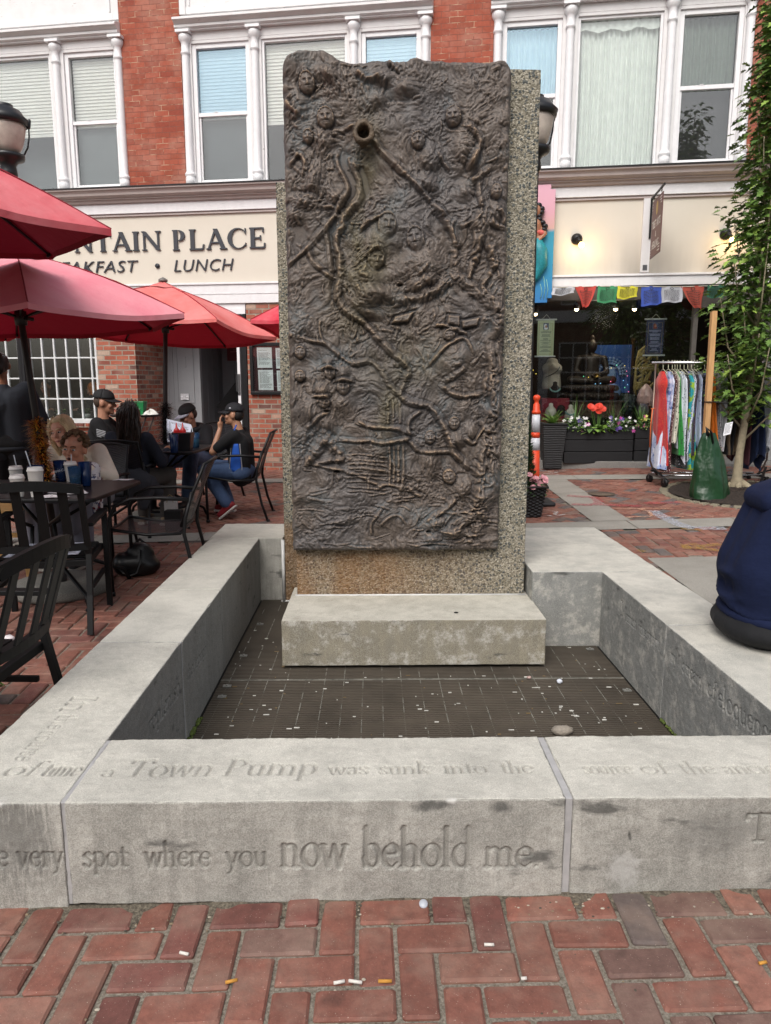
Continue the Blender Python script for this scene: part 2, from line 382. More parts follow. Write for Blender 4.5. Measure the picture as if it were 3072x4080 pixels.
tag(mb.build('pit_edging', M('cobble', '#77705f', .85, var=.25, sc=6, bump=.4), bev=.006), kind='structure')
# ================================================================ BUILDING
BLD = thing('brick_building', 'red brick building with white bay windows above two ground floor shop fronts', 'building', FP, -FA)
BRK = brickmat('upper_brick', '#90452f', '#9f4f39', ('#7c4a3c', '#b79a80'), .218, .0735, .004, .5, None, '#8a3d2b', .003)
OLDB = brickmat('old_brick', '#8f4a39', '#a85a42', ('#8b8072', '#9c9284'), .205, .0735, .009, .5, '#b39a88', '#5b3c38', .008)
for s0, s1 in ((-2.11, -1.2), (2.36, 3.2), (6.5, 12), (-11, -5.42)): mb = MB(); mb.box(s0, 0, 4.3, s1, .35, 9); mb.build('wall', BRK, BLD)
mb = MB()
mb.box(-5.4, .03, 6.55, -2.112, .3, 9); mb.box(-1.198, .03, 6.55, 2.358, .3, 9); mb.box(3.202, .03, 6.55, 6.498, .3, 9)
for a, b in ((-5.4, -2.112), (-1.198, 2.358), (3.202, 6.498)):
    mb.box(a, -.0, 6.6, a + .09, .03, 8.5); mb.box(b - .09, 0, 6.6, b, .03, 8.5); mb.box(a + .092, .004, 6.6, b - .092, .03, 6.69); mb.box(a + .13, .012, 6.71, a + .15, .03, 8.4); mb.box(b - .15, .012, 6.71, b - .13, .03, 8.4)
mb.build('spandrel_panel', PEEL, BLD, bev=.004)
mb = MB(); mb.box(-11, .8, 4.0, 12, 1.0, 9); mb.box(-11, .36, 9, 12, 1.0, 9.2); mb.box(-11, .30, 4.02, 12, 1.0, 4.2); mb.box(-11, .36, 4.2, -10.8, .8, 9); mb.box(11.8, .36, 4.2, 12, .8, 9)
mb.build('inner_wall', DARK, BLD)
for a, b in ((-5.42, -2.1), (-1.25, 2.39), (3.16, 6.52)):
    mb = MB()
    pr = [(.05, 6.37), (-.05, 6.37), (-.05, 6.385), (-.09, 6.40), (-.09, 6.43), (-.075, 6.435), (-.10, 6.45), (-.13, 6.47), (-.155, 6.475), (-.155, 6.50), (-.10, 6.53), (0.0, 6.56), (.05, 6.56)]
    mb.prof(pr, a, b); mb.build('cornice', PEEL, BLD)
GL = glass('window_glass', '#fbfdfc', '#ffffff', .03, .9, 1); GLB = glass('blue_film_glass', '#f4fafd', '#d3ecf9', .12, .9, 1)
BLIND = M('blind', '#efede8', .6, var=.03); DRAPE = M('drape', '#f0f4ef', .8, var=.06); BACKING = M('grey_backing', '#6d7376', .8, var=.08, sc=4); SCREEN = M('insect_screen', '#3c3b3b', .8, var=.06)  # the plain grey stands in for sky reflected in the lower panes
def column(s, z0=4.31, z1=6.37, r=.056, half=0):
    mb = MB(); H = z1 - z0
    p = [(r * 1.25, 0), (r * 1.25, .12), (r * 1.1, .13), (r * 1.38, .15), (r * 1.38, .175), (r * 1.12, .19), (r * 1.02, .21), (r, .6), (r * .93, H - .33), (r * .93, H - .30), (r * 1.15, H - .29), (r * 1.15, H - .265), (r * .98, H - .255), (r * .98, H - .15), (r * 1.1, H - .14), (r * 1.55, H - .10), (r * 1.6, H - .06), (r * 1.3, H - .035)]
    mb.lathe(p, (s, -.005, z0), 20); mb.box(s - r * 1.8, -.005 - r * 1.8, z1 - .035, s + r * 1.8, .05, z1 - .001)
    mb.build('column', WHITE, BLD)
def pleats(s0, s1, z0, z1, y, n, amp, seed, mat, parent, gap=None):
    rg = random.Random(seed); ph = [rg.uniform(-.4, .4) for _ in range(n + 2)]; am = [rg.uniform(.5, 1.2) for _ in range(n + 2)]
    def fn(u, v):
        k = u * n; i = int(k); w = k - i; a = am[i] * (1 - w) + am[i + 1] * w
        return (s0 + (s1 - s0) * u + .012 * sin(3 * v + ph[i]) * (1 - v), y + amp * a * sin(2 * pi * k + ph[i]) * (.5 + .5 * min(1, (1 - v) * 6)), z0 + (z1 - z0) * v)
    mb = MB(); mb.grid(fn, n * 8, 14); return mb.build('curtain', mat, parent)
def blind(s0, s1, z0, z1, y, parent):
    pr = []; z = z1
    while z > z0: pr += [(y + .004, z), (y - .018, z - .040), (y + .004, z - .0405)]; z -= .046
    mb = MB(); mb.prof(pr, s0, s1, close=False); mb.box(s0, y - .016, z0 - .04, s1, y + .008, z0 - .0); return mb.build('blind', BLIND, parent)
def window(s0, s1, z0, z1, kind, up=None, low=None, split=.5, gl=None, y=.04, fr=WHITE):
    mb = MB(); t = .06 if kind != 'fixed' else .035; d = .07
    mb.box(s0, y, z0, s0 + t, y + d, z1); mb.box(s1 - t, y, z0, s1, y + d, z1); mb.box(s0 + t + .0003, y + .001, z0, s1 - t - .0003, y + d - .001, z0 + t); mb.box(s0 + t + .0003, y + .001, z1 - t, s1 - t - .0003, y + d - .001, z1)
    if kind == 'double':
        zm = z0 + (z1 - z0) * split; mb.box(s0 + t + .0003, y + .012, zm - .026, s1 - t - .0003, y + .06, zm + .026)
        q = .028; mb.box(s0 + t + .0003, y + .03, z0 + t + .0003, s0 + t + q, y + .066, zm - .0263); mb.box(s1 - t - q, y + .03, z0 + t + .0003, s1 - t - .0003, y + .066, zm - .0263); mb.box(s0 + t + q + .0003, y + .031, z0 + t + .0003, s1 - t - q - .0003, y + .065, z0 + t + q)
        mb.box(s0 + .3, y + .005, zm + .026, s0 + .35, y + .02, zm + .036)
    w = mb.build('window', fr, BLD, bev=.004)
    a, b = s0 + t, s1 - t
    if kind == 'double':
        m = MB(); m.box(a, y + .046, zm, b, y + .05, z1 - t); m.build('pane', gl or GL, w)
        m = MB(); m.box(a, y + .054, z0 + t, b, y + .058, zm); m.build('pane', GL, w)
    else:
        m = MB(); m.box(a, y + .046, z0 + t, b, y + .05, z1 - t); m.build('pane', gl or GL, w); zm = z0 + t
    if up: up(w, a - .01, b + .01, zm, z1 - t + .01)
    if low: low(w, a - .01, b + .01, z0 + t - .02, zm)
    return w
bl = lambda w, a, b, z0, z1: blind(a, b, z0, z1, .17, w)
def pane_board(mat, y=.2):
    def f(w, a, b, z0, z1): m = MB(); m.box(a, y, z0, b, y + .004, z1); m.build('pane_backing', mat, w)  # board added behind the lower panes for their grey reflection tone
    return f
dr = lambda mat, n, amp, sd: (lambda w, a, b, z0, z1: pleats(a, b, z0, z1, .2, n, amp, sd, mat, w))
def bigblind(w, a, b, z0, z1): blind(a, b, z0 + .82, z1, .17, w)
def valance(w, a, b, z0, z1):
    pleats(a, b, z0, z1, .2, 15, .035, 7, DRAPE, w); m = MB()
    m.grid(lambda u, v: (a + (b - a) * u, .13 + .008 * sin(60 * u), z1 - .12 + .02 * sin(19 * u) * (1 - v) + .12 * v), 60, 2); m.build('valance', DRAPE, w)
JM = MB()
def jambs(s0, s1): JM.box(s0, .015, 4.3, s1, .12, 6.37)
JMH = MB()
for a, b, wins in ((-5.4, -2.112, ((-4.32, -3.23), (-3.01, -2.19))), (-1.198, 2.358, ((-1.05, -.20), (-.02, 1.2), (1.40, 2.22))), (3.202, 6.498, ((3.32, 4.10), (4.30, 5.38), (5.58, 6.37)))):
    e = a
    for w0, w1 in wins:
        JM.box(e, .015, 4.3, w0, .12, 6.26); e = w1
    JM.box(e, .015, 4.3, b, .12, 6.26); JM.box(a, .014, 6.2603, b, .12, 6.37); JM.box(a, -.02, 4.3, b, .121, 4.325)
    for w0, w1 in wins: JM.box(w0, .0153, 6.22, w1, .119, 6.2597)
JM.build('bay_woodwork', PEEL, BLD, bev=.004)
for s in (-5.3, -4.4, -3.12, -2.15): column(s)
for s in (-1.13, -.11, 1.3, 2.29): column(s)
for s in (3.26, 4.2, 5.48, 6.44): column(s)
window(-4.32, -3.23, 4.325, 6.22, 'fixed', bigblind); 
m = MB(); m.box(-5.4, .6, 4.3, -2.1, .62, 5.4); m.build('inner_partition', BACKING, BLD)
window(-3.01, -2.19, 4.325, 6.22, 'double', bl, pane_board(BACKING), .5)
window(-1.05, -.20, 4.325, 6.22, 'double', bl, pane_board(M('dusky_backing', '#4c555b', .8, var=.15, sc=3)), .51, GLB)
window(-.02, 1.2, 4.325, 6.22, 'fixed', bigblind); window(1.40, 2.22, 4.325, 6.22, 'double', bl, pane_board(BACKING), .5, GLB)
window(3.32, 4.10, 4.325, 6.22, 'double', dr(DRAPE, 9, .03, 3), pane_board(SCREEN), .51, GLB)
window(4.30, 5.38, 4.325, 6.22, 'fixed', valance); window(5.58, 6.37, 4.325, 6.22, 'double', dr(M('sage_drape', '#7f8a80', .8, var=.08), 8, .03, 5), pane_board(SCREEN), .51)
# belt cornice, fascia, sign bands
mb = MB(); mb.prof([(.3, 4.285), (-.24, 4.285), (-.24, 4.30), (.3, 4.305)], -11, 12); mb.build('cornice_flashing', M('black_membrane', '#1b1b1d', .7), BLD)
mb = MB(); mb.prof([(.2, 4.284), (-.225, 4.284), (-.225, 4.262), (-.20, 4.25), (-.185, 4.225), (-.18, 4.195), (-.15, 4.17), (-.125, 4.165), (-.125, 4.15), (-.10, 4.145), (-.085, 4.11), (-.06, 4.10), (.2, 4.10)], -11, 12); mb.build('belt_cornice', MAUVE, BLD)
mb = MB(); mb.box(-11, -.045, 3.965, 12, .2, 4.0995); mb.box(-11, -.03, 2.80, 12, .2, 2.9395); mb.box(-11, -.05, 2.925, 12, -.0302, 2.955); mb.box(-11, -.028, 2.655, 2.6, .2, 2.7995); mb.box(-11, -.035, 2.785, 2.6, -.0282, 2.80)
mb.build('fascia_board', WHITE, BLD, bev=.004)
mb = MB(); mb.box(-11, -.03, 3.925, 12, -.0003, 3.945); mb.box(-11, -.02, 3.946, 12, -.0003, 3.9647); mb.build('fascia_moulding', MAUVE, BLD, bev=.003)
cr = NT('sign_board_cream'); sx = cr.n('ShaderNodeSeparateXYZ'); cr.l(cr.obj(), sx.inputs[0])
g = cr.math('MULTIPLY', cr.ramp(sx.outputs[0], [(0.0, 0.), (1, 1.)]), cr.ramp(cr.math('SUBTRACT', 3.55, sx.outputs[2]), [(0, 0.), (.6, 1.)]))
v = cr.mapping((1, 1, .15)); soot = cr.math('MULTIPLY', g, cr.ramp(cr.noise(1.6, 4, .55, v), [(.38, 0.), (.7, .75)]))
cr.set(cr.mix(soot, cr.mix(cr.noise(3), '#c9c1b2', '#d3ccbf'), '#7d756d'), .6); cr.bump(cr.noise(8, 3), .08, .01)
mb = MB(); mb.box(-11, 0, 2.9555, 12, .2, 3.9645); mb.build('sign_board', cr.mat, BLD)
# ---- ground floor left: grid window, brick piers, recessed entrance
for q in ((-2.79, .0, 0, -2.15, .30, 2.66), (-2.42, .3003, 0, -2.1497, 1.03, 2.66), (-5.6, .02, 0, -2.7903, .3, .80), (-.36, .0, 0, 3.3, .35, 2.66), (-11, 0, 0, -5.61, .3, 2.66), (7.71, 0, 0, 12, .3, 2.81)): mb = MB(); mb.box(*q); mb.build('brick_pier', OLDB, BLD, bev=.004)
rl = MB()
for k in range(30): s0 = -5.6 + k * .094; rl.box(s0, -.045, .795, s0 + .086, .14, .86)
rl.build('brick_sill', OLDB, BLD, bev=.006)
GW = MB(); gs0, gs1, gz0, gz1 = -5.6, -2.8, .93, 2.62
GW.box(gs0, -.03, .862, gs1, .16, .93); GW.box(gs1 - .035, .02, gz0, gs1, .1, gz1); GW.box(gs0, .02, 2.6, gs1 - .036, .1, 2.65)
s = -2.905
while s > gs0: GW.box(s - .012, .03, gz0, s + .012, .075, 2.6); s -= .206
z = 1.24
while z < 2.6: GW.box(gs0, .033, z - .011, gs1 - .036, .073, z + .011); z += .318
gwo = GW.build('window', M('grid_paint', '#c9cbcb', .55, var=.12, sc=20), BLD, bev=.003)
m = MB(); m.box(gs0, .05, gz0, gs1, .054, 2.6); m.build('pane', glass('grid_glass', '#f2f6f6', '#ffffff', .015, .8, .95), gwo)
mb = MB(); mb.box(-6.6, 2.6, 0, -2.43, 2.8, 2.66); mb.box(-6.6, .31, .0, -2.43, 2.6, .25); mb.box(-6.8, .31, 0, -6.6, 2.8, 2.66); mb.box(-6.8, .31, 2.66, 2.6, 3.2, 2.75)
mb.build('dining_room', M('dining_room_wall', '#4a4238', .9), BLD)
GREY = M('grey_paint', '#8b8d90', .5, var=.06, sc=4); DGREY = M('grey_boards', '#6e7074', .6, var=.08, sc=5)
py = .96; mb = MB()   # fixed panelled side of the entrance at the back of the recess
mb.box(-2.149, py, .2, -1.50, py + .06, 2.655)
for a in (-2.08, -1.99): mb.box(a, py - .01, .2, a + .012, py, 2.6)
for z0, z1 in ((.28, 1.02), (1.16, 2.40)):
    for c, d in ((z0, z0 + .022), (z1 - .022, z1)): mb.box(-1.92, py - .014, c, -1.62, py, d)
    for a in (-1.92, -1.638): mb.box(a, py - .014, z0 + .0223, a + .018, py, z1 - .0223)
mb.box(-1.565, py - .03, .2, -1.50, py - .0003, 2.655); mb.box(-1.80, py - .013, 1.74, -1.75, py, 1.92)
ent = mb.build('entrance_panel', GREY, BLD, bev=.003)
mb = MB(); mb.box(-2.14, .0, 2.58, -.37, 1.0, 2.654); mb.box(-2.14, -.01, 2.5, -.37, .05, 2.5795)
mb.build('recess_ceiling', WHITE, BLD)
mb = MB()
for k in range(7): mb.box(-1.55 + k * .27, 2.0, .2, -1.55 + k * .27 + .263, 2.05, 2.65)
for k in range(5): mb.box(-1.56, 1.05 + k * .24, .2, -1.52, 1.05 + k * .24 + .232, 2.65)
mb.box(.3, .98, .2, .35, 2.05, 2.65); mb.box(-1.56, 1.0, .16, .35, 2.05, .2)
mb.build('vestibule_boards', DGREY, BLD, bev=.004)
mb = MB(); mb.box(-.46, -.01, .2, -.37, .34, 2.5); mb.build('door_jamb', BLACKM, BLD)
dm = MB(); dm.box(-.525, .0, .22, -.48, .85, 2.49); door = dm.build('door', WHITE, BLD, bev=.004)
m = MB(); m.box(-.565, .03, 1.36, -.5253, .12, 1.62); m.box(-.56, .05, 1.0, -.53, .08, 1.05); m.build('lock', M('lock_metal', '#3a3a3c', .4, .6), door)
m = MB(); m.box(-.522, -.003, 1.3, -.484, .0, 1.62); m.build('strike_plate', CHROMEG, door)
mb = MB(); mb.box(-2.14, -.04, 0, -.37, 1.0, .2); mb.build('entrance_step', OLDB, BLD, bev=.008)
mb = MB(); mb.box(-2.86, -.06, 2.36, -2.73, -.001, 2.53); mb.build('outlet_box', M('outlet_box', '#c9c9c7', .5), BLD, bev=.006)
# ---- ground floor right: shop front
mb = MB()
mb.box(3.3, .0, .42, 3.85, .3, 2.80); mb.box(3.8503, .0, .42, 6.08, .12, .80); mb.box(6.0, .0, .80, 6.06, .12, 2.62); mb.box(3.8503, 0, 2.62, 6.08, .12, 2.7997); mb.box(6.0803, .05, 2.5, 7.0, .12, 2.7997)
mb.build('shop_frame', M('shop_frame_paint', '#57524c', .6, var=.2), BLD, bev=.004)
m = MB(); m.box(3.85, .05, .80, 6.0, .056, 2.62); m.build('shop_pane', glass('shop_glass', '#f6f9f8', '#ffffff', .02, .9, 1), BLD)
mb = MB(); mb.box(3.3, 2.2, .3, 7.6, 2.4, 2.9); mb.box(3.3, .31, .3, 3.5, 2.2, 2.9); mb.box(7.4, .31, .3, 7.6, 2.2, 2.9); mb.box(3.5, .35, 2.7, 7.4, 2.2, 2.9)
mb.box(3.86, .13, .42, 6.0, 1.2, .78)
mb.build('shop_interior', M('shop_wall', '#2a2521', .9, var=.3), BLD)
mb = MB()
for k in range(7): mb.box(7.0, -.02, .42 + k * .345, 7.7, .35, .42 + k * .345 + .335)
mb.build('stone_pier', M('grey_stone', '#8d8d8c', .75, var=.1, sc=5, bump=.15), BLD, bev=.01)
# ---- sign lettering
LET = M('sign_letter', '#2f3138', .45, var=.1)
def textmesh(txt, size, mat, name, parent, loc, rot=(pi / 2, 0, 0), shear=0, ext=.0, align='LEFT', sx=1, spacing=1, bevel=0, off=0):
    cu = bpy.data.curves.new('t', 'FONT'); cu.body = txt; cu.size = size; cu.shear = shear; cu.extrude = ext; cu.align_x = align; cu.space_character = spacing; cu.bevel_depth = bevel; cu.offset = off; cu.resolution_u = 3
    ob = bpy.data.objects.new('t', cu); COL.objects.link(ob); dg = bpy.context.evaluated_depsgraph_get(); me = bpy.data.meshes.new_from_object(ob.evaluated_get(dg)); bpy.data.objects.remove(ob); bpy.data.curves.remove(cu)
    me.name = name; me.materials.clear(); me.materials.append(mat); o = bpy.data.objects.new(name, me); COL.objects.link(o)
    if parent: o.parent = parent
    o.location = loc; o.rotation_euler = rot; o.scale = (sx, 1, 1); return o
SERIF = {  # strokes of a heavy roman capital: (x0,y0,x1,y1,width) in a unit-high box, then the advance
 'F': ([(.12, 0, .12, 1, .17), (.12, .96, .55, .96, .08), (.12, .5, .45, .5, .08), (0, .03, .26, .03, .06), (.55, .97, .56, .76, .06), (.02, .975, .2, .975, .05), (.45, .6, .45, .4, .05)], .62),
 'N': ([(.1, 0, .1, 1, .08), (.72, 0, .72, 1, .08), (.1, .98, .72, .02, .18), (0, .03, .22, .03, .06), (.6, .97, .84, .97, .06), (0, .97, .14, .97, .06)], .88),
 'T': ([(.36, 0, .36, 1, .17), (.02, .96, .7, .96, .08), (.23, .03, .49, .03, .06), (.02, .98, .02, .75, .06), (.7, .98, .7, .75, .06)], .76),
 'A': ([(.06, 0, .38, 1, .08), (.36, 1, .7, 0, .18), (.16, .33, .55, .33, .07), (-.02, .03, .18, .03, .06), (.54, .03, .84, .03, .06)], .84),
 'I': ([(.14, 0, .14, 1, .17), (.0, .03, .28, .03, .06), (.0, .97, .28, .97, .06)], .36),
 'P': ([(.13, 0, .13, 1, .17), (.0, .03, .28, .03, .06), (.0, .97, .16, .97, .06), 'B'], .66),
 'L': ([(.13, 0, .13, 1, .17), (.0, .97, .28, .97, .06), (.0, .035, .56, .035, .08), (.56, .02, .6, .26, .06)], .68),
 'C': (['C', (.72, .98, .72, .72, .05), (.73, .14, .73, .28, .04)], .84),
 'E': ([(.13, 0, .13, 1, .17), (.0, .965, .56, .965, .07), (.13, .5, .45, .5, .07), (.0, .035, .6, .035, .08), (.56, .99, .56, .76, .06), (.6, .01, .62, .25, .06), (.45, .62, .45, .38, .05)], .72)}
def bigserif(txt, x, z, h, y, name, mat, parent, kx=1):
    mb = MB(); k = 0; xa = x; sc = lambda P: [(xa + (a - xa) * kx, b, c) for a, b, c in P]
    for ch in txt:
        if ch == ' ': x += .28 * h; continue
        st, adv = SERIF[ch]
        for q in st:
            k += 1; d = .022 + .0004 * (k % 9)
            if q == 'B':
                for i in range(10):
                    a0, a1 = pi / 2 - pi * i / 10, pi / 2 - pi * (i + 1) / 10; f = lambda a, e: (x + h * (.24 + (.2 + e) * cos(a)), y - d, z + h * (.72 + (.25 + e * .6) * sin(a)))
                    w0, w1 = (.03 + .06 * abs(cos(a0))), (.03 + .06 * abs(cos(a1)))
                    P = [f(a0, w0), f(a0, -w0), f(a1, -w1), f(a1, w1)]; P = sc(P); mb.hexa([(a, b + d, c) for a, b, c in P], P)
                continue
            if q == 'C':
                for i in range(22):
                    a0, a1 = radians(42 + 278 * i / 22), radians(42 + 278 * (i + 1) / 22); f = lambda a, e: (x + h * (.43 + (.36 + e) * cos(a)), y - d, z + h * (.5 + (.48 + e * .7) * sin(a)))
                    w0, w1 = [(.025 + .065 * max(0, -cos(a)) ** .8) for a in (a0, a1)]
                    P = [f(a0, w0), f(a0, -w0), f(a1, -w1), f(a1, w1)]; P = sc(P); mb.hexa([(a, b + d, c) for a, b, c in P], P)
                continue
            x0, y0, x1, y1, w = q; vert = abs(y1 - y0) > abs(x1 - x0) * .8; o = (w / 2, 0) if vert else (0, w / 2)
            if not vert and abs(y1 - y0) > .2: o = (w / 2, 0)
            P = [(x + h * (a + sg * o[0]), y - d, z + h * (b + sg * o[1])) for a, b, sg in ((x0, y0, -1), (x0, y0, 1), (x1, y1, 1), (x1, y1, -1))]
            P = sc(P); mb.hexa([(a, b + d, c) for a, b, c in P], P)
        x += (adv + .05) * h
    return x, mb.build(name, mat, parent, fixn=True)
bigserif('NTAIN', -3.02, 3.435, .275, -.004, 'sign_lettering', LET, BLD, 1.30)
bigserif('PLACE', -1.45, 3.425, .29, -.004, 'sign_lettering', LET, BLD, 1.27)
textmesh('BREAKFAST', .245, LET, 'sign_lettering', BLD, (-3.66, -.012, 3.135), shear=.22, ext=.011, sx=1.2, spacing=1.07, off=-.002)
textmesh('LUNCH', .245, LET, 'sign_lettering', BLD, (-1.47, -.012, 3.125), shear=.22, ext=.011, sx=1.06, spacing=1.09, off=-.002)
mb = MB(); mb.lathe([(.034, 0), (.034, .02)], (-1.71, -.003, 3.215), 20, ax=(0, -1, 0)); mb.build('sign_lettering', LET, BLD)

# ================================================================ ENGRAVING (broad pen strokes cut into the stone)
def cr(P, k=6):
    P = [np.array(p, float) for p in P]; P = [2 * P[0] - P[1]] + P + [2 * P[-1] - P[-2]]; o = []
    for i in range(1, len(P) - 2):
        a, b, c, d = P[i - 1:i + 3]
        for t in np.arange(k) / k: o.append(.5 * (2 * b + (c - a) * t + (2 * a - 5 * b + 4 * c - d) * t * t + (3 * b - a - 3 * c + d) * t ** 3))
    return o + [P[-2]]
def arc(cx, cy, rx, ry, a0, a1, n=16): return [(cx + rx * cos(radians(a0 + (a1 - a0) * i / n)), cy + ry * sin(radians(a0 + (a1 - a0) * i / n))) for i in range(n + 1)]
def stem(x, y0, y1, top=1, bot=1):
    o = [[(x, y0), (x, y1)]]
    if bot: o.append([(x - .075, y0 + .012), (x + .075, y0 + .012)])
    if top: o.append([(x - .085, y1 - .05), (x, y1 - .01)])
    return o
GLY = {
 'a': (.42, [cr([(.07, .34), (.12, .43), (.22, .45), (.29, .37), (.3, .1)]), cr([(.3, .1), (.33, .01), (.4, .03)]), cr([(.3, .27), (.13, .22), (.05, .11), (.1, .01), (.2, .02), (.3, .12)])]),
 'b': (.5, stem(.1, .02, .78, 1, 0) + [arc(.25, .225, .18, .225, 160, -170)]),
 'c': (.42, [arc(.24, .225, .19, .225, 50, 310), [(.36, .36), (.36, .42)]]),
 'd': (.52, stem(.4, .0, .78, 1, 0) + [arc(.24, .225, .18, .225, 30, 340), [(.4, .02), (.48, .03)]]),
 'e': (.44, [cr([(.06, .25), (.38, .27), (.35, .4), (.23, .45), (.1, .38), (.05, .22), (.1, .07), (.24, .0), (.39, .1)])]),
 'f': (.3, [cr([(.34, .72), (.26, .78), (.16, .72), (.14, .58), (.14, .3), (.14, .01)]), [(.03, .43), (.28, .43)], [(.06, .012), (.24, .012)]]),
 'g': (.46, [arc(.21, .29, .15, .155, 0, 360), cr([(.12, .16), (.08, .08), (.3, .04), (.38, -.06), (.26, -.19), (.1, -.17), (.05, -.09), (.12, .02)]), [(.33, .4), (.43, .42)]]),
 'h': (.54, stem(.1, 0, .78) + [cr([(.1, .32), (.2, .43), (.32, .43), (.4, .33), (.4, .1), (.4, 0)]), [(.33, .012), (.48, .012)]]),
 'i': (.26, stem(.12, 0, .44) + [[(.105, .62), (.135, .62)]]),
 'k': (.5, stem(.1, 0, .78) + [[(.1, .19), (.37, .43)], [(.2, .27), (.42, .01)], [(.3, .43), (.44, .43)], [(.38, .012), (.5, .012)]]),
 'l': (.25, stem(.11, 0, .78)),
 'm': (.8, stem(.1, 0, .44) + [cr([(.1, .32), (.2, .43), (.3, .43), (.38, .33), (.38, .1), (.38, 0)]), cr([(.38, .32), (.48, .43), (.58, .43), (.66, .33), (.66, .1), (.66, 0)]), [(.31, .012), (.45, .012)], [(.59, .012), (.74, .012)]]),
 'n': (.54, stem(.1, 0, .44) + [cr([(.1, .32), (.2, .43), (.32, .43), (.4, .33), (.4, .1), (.4, 0)]), [(.33, .012), (.48, .012)]]),
 'o': (.5, [arc(.25, .225, .205, .225, 0, 360, 24)]),
 'p': (.5, stem(.1, -.22, .44) + [arc(.25, .225, .18, .225, 150, -160)]),
 'q': (.5, stem(.4, -.22, .42, 0, 1) + [arc(.24, .225, .18, .225, 30, 330)]),
 'r': (.36, stem(.1, 0, .44) + [cr([(.1, .3), (.18, .42), (.28, .44), (.33, .4)])]),
 's': (.36, [cr([(.3, .36), (.22, .45), (.1, .42), (.08, .32), (.2, .23), (.3, .13), (.26, .02), (.13, .0), (.05, .09)])]),
 't': (.32, [cr([(.14, .58), (.14, .4), (.14, .12), (.2, .01), (.31, .06)]), [(.04, .43), (.29, .43)]]),
 'u': (.52, [cr([(.1, .43), (.1, .2), (.14, .04), (.24, .0), (.36, .1)]), [(.38, .44), (.38, .01)], [(.38, .02), (.46, .03)], [(.03, .43), (.1, .43)], [(.3, .43), (.38, .43)]]),
 'v': (.46, [[(.06, .43), (.23, .0)], [(.24, .0), (.4, .43)], [(.0, .43), (.14, .43)], [(.33, .43), (.46, .43)]]),
 'w': (.7, [[(.06, .43), (.2, .0)], [(.2, .0), (.35, .42)], [(.35, .42), (.49, .0)], [(.49, .0), (.63, .43)], [(.0, .43), (.14, .43)], [(.56, .43), (.7, .43)]]),
 'y': (.46, [[(.06, .43), (.24, .02)], cr([(.4, .43), (.25, .03), (.16, -.18), (.05, -.2)]), [(.0, .43), (.14, .43)], [(.33, .43), (.46, .43)]]),
 'T': (.66, [[(.32, 0), (.32, .68)], [(.04, .67), (.6, .67)], [(.22, .012), (.42, .012)], [(.05, .67), (.03, .55)], [(.59, .67), (.62, .55)]]),
 'P': (.56, [[(.12, 0), (.12, .68)], arc(.2, .5, .25, .175, 95, -95), [(.04, .012), (.22, .012)], [(.04, .67), (.2, .67)]]),
 'I': (.3, [[(.14, 0), (.14, .68)], [(.04, .012), (.24, .012)], [(.04, .67), (.24, .67)]]),
 '.': (.2, [[(.09, .035), (.12, .035)]])}
def textsegs(txt, u, v, xh, width=None, ang=0, ital=0):
    """segments (x0,y0,x1,y1,halfwidth) of an engraved word; xh = height of a small x; width = measured word width"""
    em = xh / .44; adv = sum(GLY[c][0] if c != ' ' else .3 for c in txt); kx = (width / (adv * em)) if width else 1
    out = []; x = 0; ca, sa = cos(ang), sin(ang)
    for c in txt:
        if c == ' ': x += .3; continue
        w, st = GLY[c]
        for s in st:
            for (a, b), (p, q) in zip(s[:-1], s[1:]):
                d = atan2((q - b), (p - a)); thick = .012 + .034 * abs(sin(d - radians(25)))
                if len(s) == 2 and abs(p - a) < .02: thick = .044
                x0, y0, x1, y1 = (x + a + ital * b) * em * kx, b * em, (x + p + ital * q) * em * kx, q * em
                thick = max(thick, .0021 / em); out.append((u + x0 * ca - y0 * sa, v + x0 * sa + y0 * ca, u + x1 * ca - y1 * sa, v + x1 * sa + y1 * ca, thick * em))
        x += w
    return out
def carve(UU, VV, segs):
    D = np.full(UU.shape, 1.0); us, vs = UU[0], VV[:, 0]
    for x0, y0, x1, y1, w in segs:
        m = w + .012; i0, i1 = np.searchsorted(us, [min(x0, x1) - m, max(x0, x1) + m]); j0, j1 = np.searchsorted(vs, [min(y0, y1) - m, max(y0, y1) + m])
        if i0 >= i1 or j0 >= j1: continue
        X, Y = UU[j0:j1, i0:i1], VV[j0:j1, i0:i1]; dx, dy = x1 - x0, y1 - y0; L = dx * dx + dy * dy + 1e-12
        t = np.clip(((X - x0) * dx + (Y - y0) * dy) / L, 0, 1); d = np.hypot(X - x0 - t * dx, Y - y0 - t * dy) - w
        D[j0:j1, i0:i1] = np.minimum(D[j0:j1, i0:i1], d)
    return np.clip((.0012 - D) * 2.2, 0, .0075)
def vnoise(x, y, seed=0):
    xi, yi = np.floor(x).astype(np.int64), np.floor(y).astype(np.int64); xf, yf = x - xi, y - yi
    def g(ix, iy):
        h = (ix * 374761393 + iy * 668265263 + seed * 974711) & 0x7fffffff; h = ((h ^ (h >> 13)) * 1274126177) & 0x7fffffff; h = h ^ (h >> 16); a = (h & 0xffff) / 65536 * 2 * np.pi; return np.cos(a), np.sin(a)
    def dot(ix, iy, fx, fy): a, b = g(ix, iy); return a * fx + b * fy
    u, v = xf ** 3 * (xf * (xf * 6 - 15) + 10), yf ** 3 * (yf * (yf * 6 - 15) + 10)
    a = dot(xi, yi, xf, yf) * (1 - u) + dot(xi + 1, yi, xf - 1, yf) * u; b = dot(xi, yi + 1, xf, yf - 1) * (1 - u) + dot(xi + 1, yi + 1, xf - 1, yf - 1) * u
    return (a * (1 - v) + b * v) * 1.5
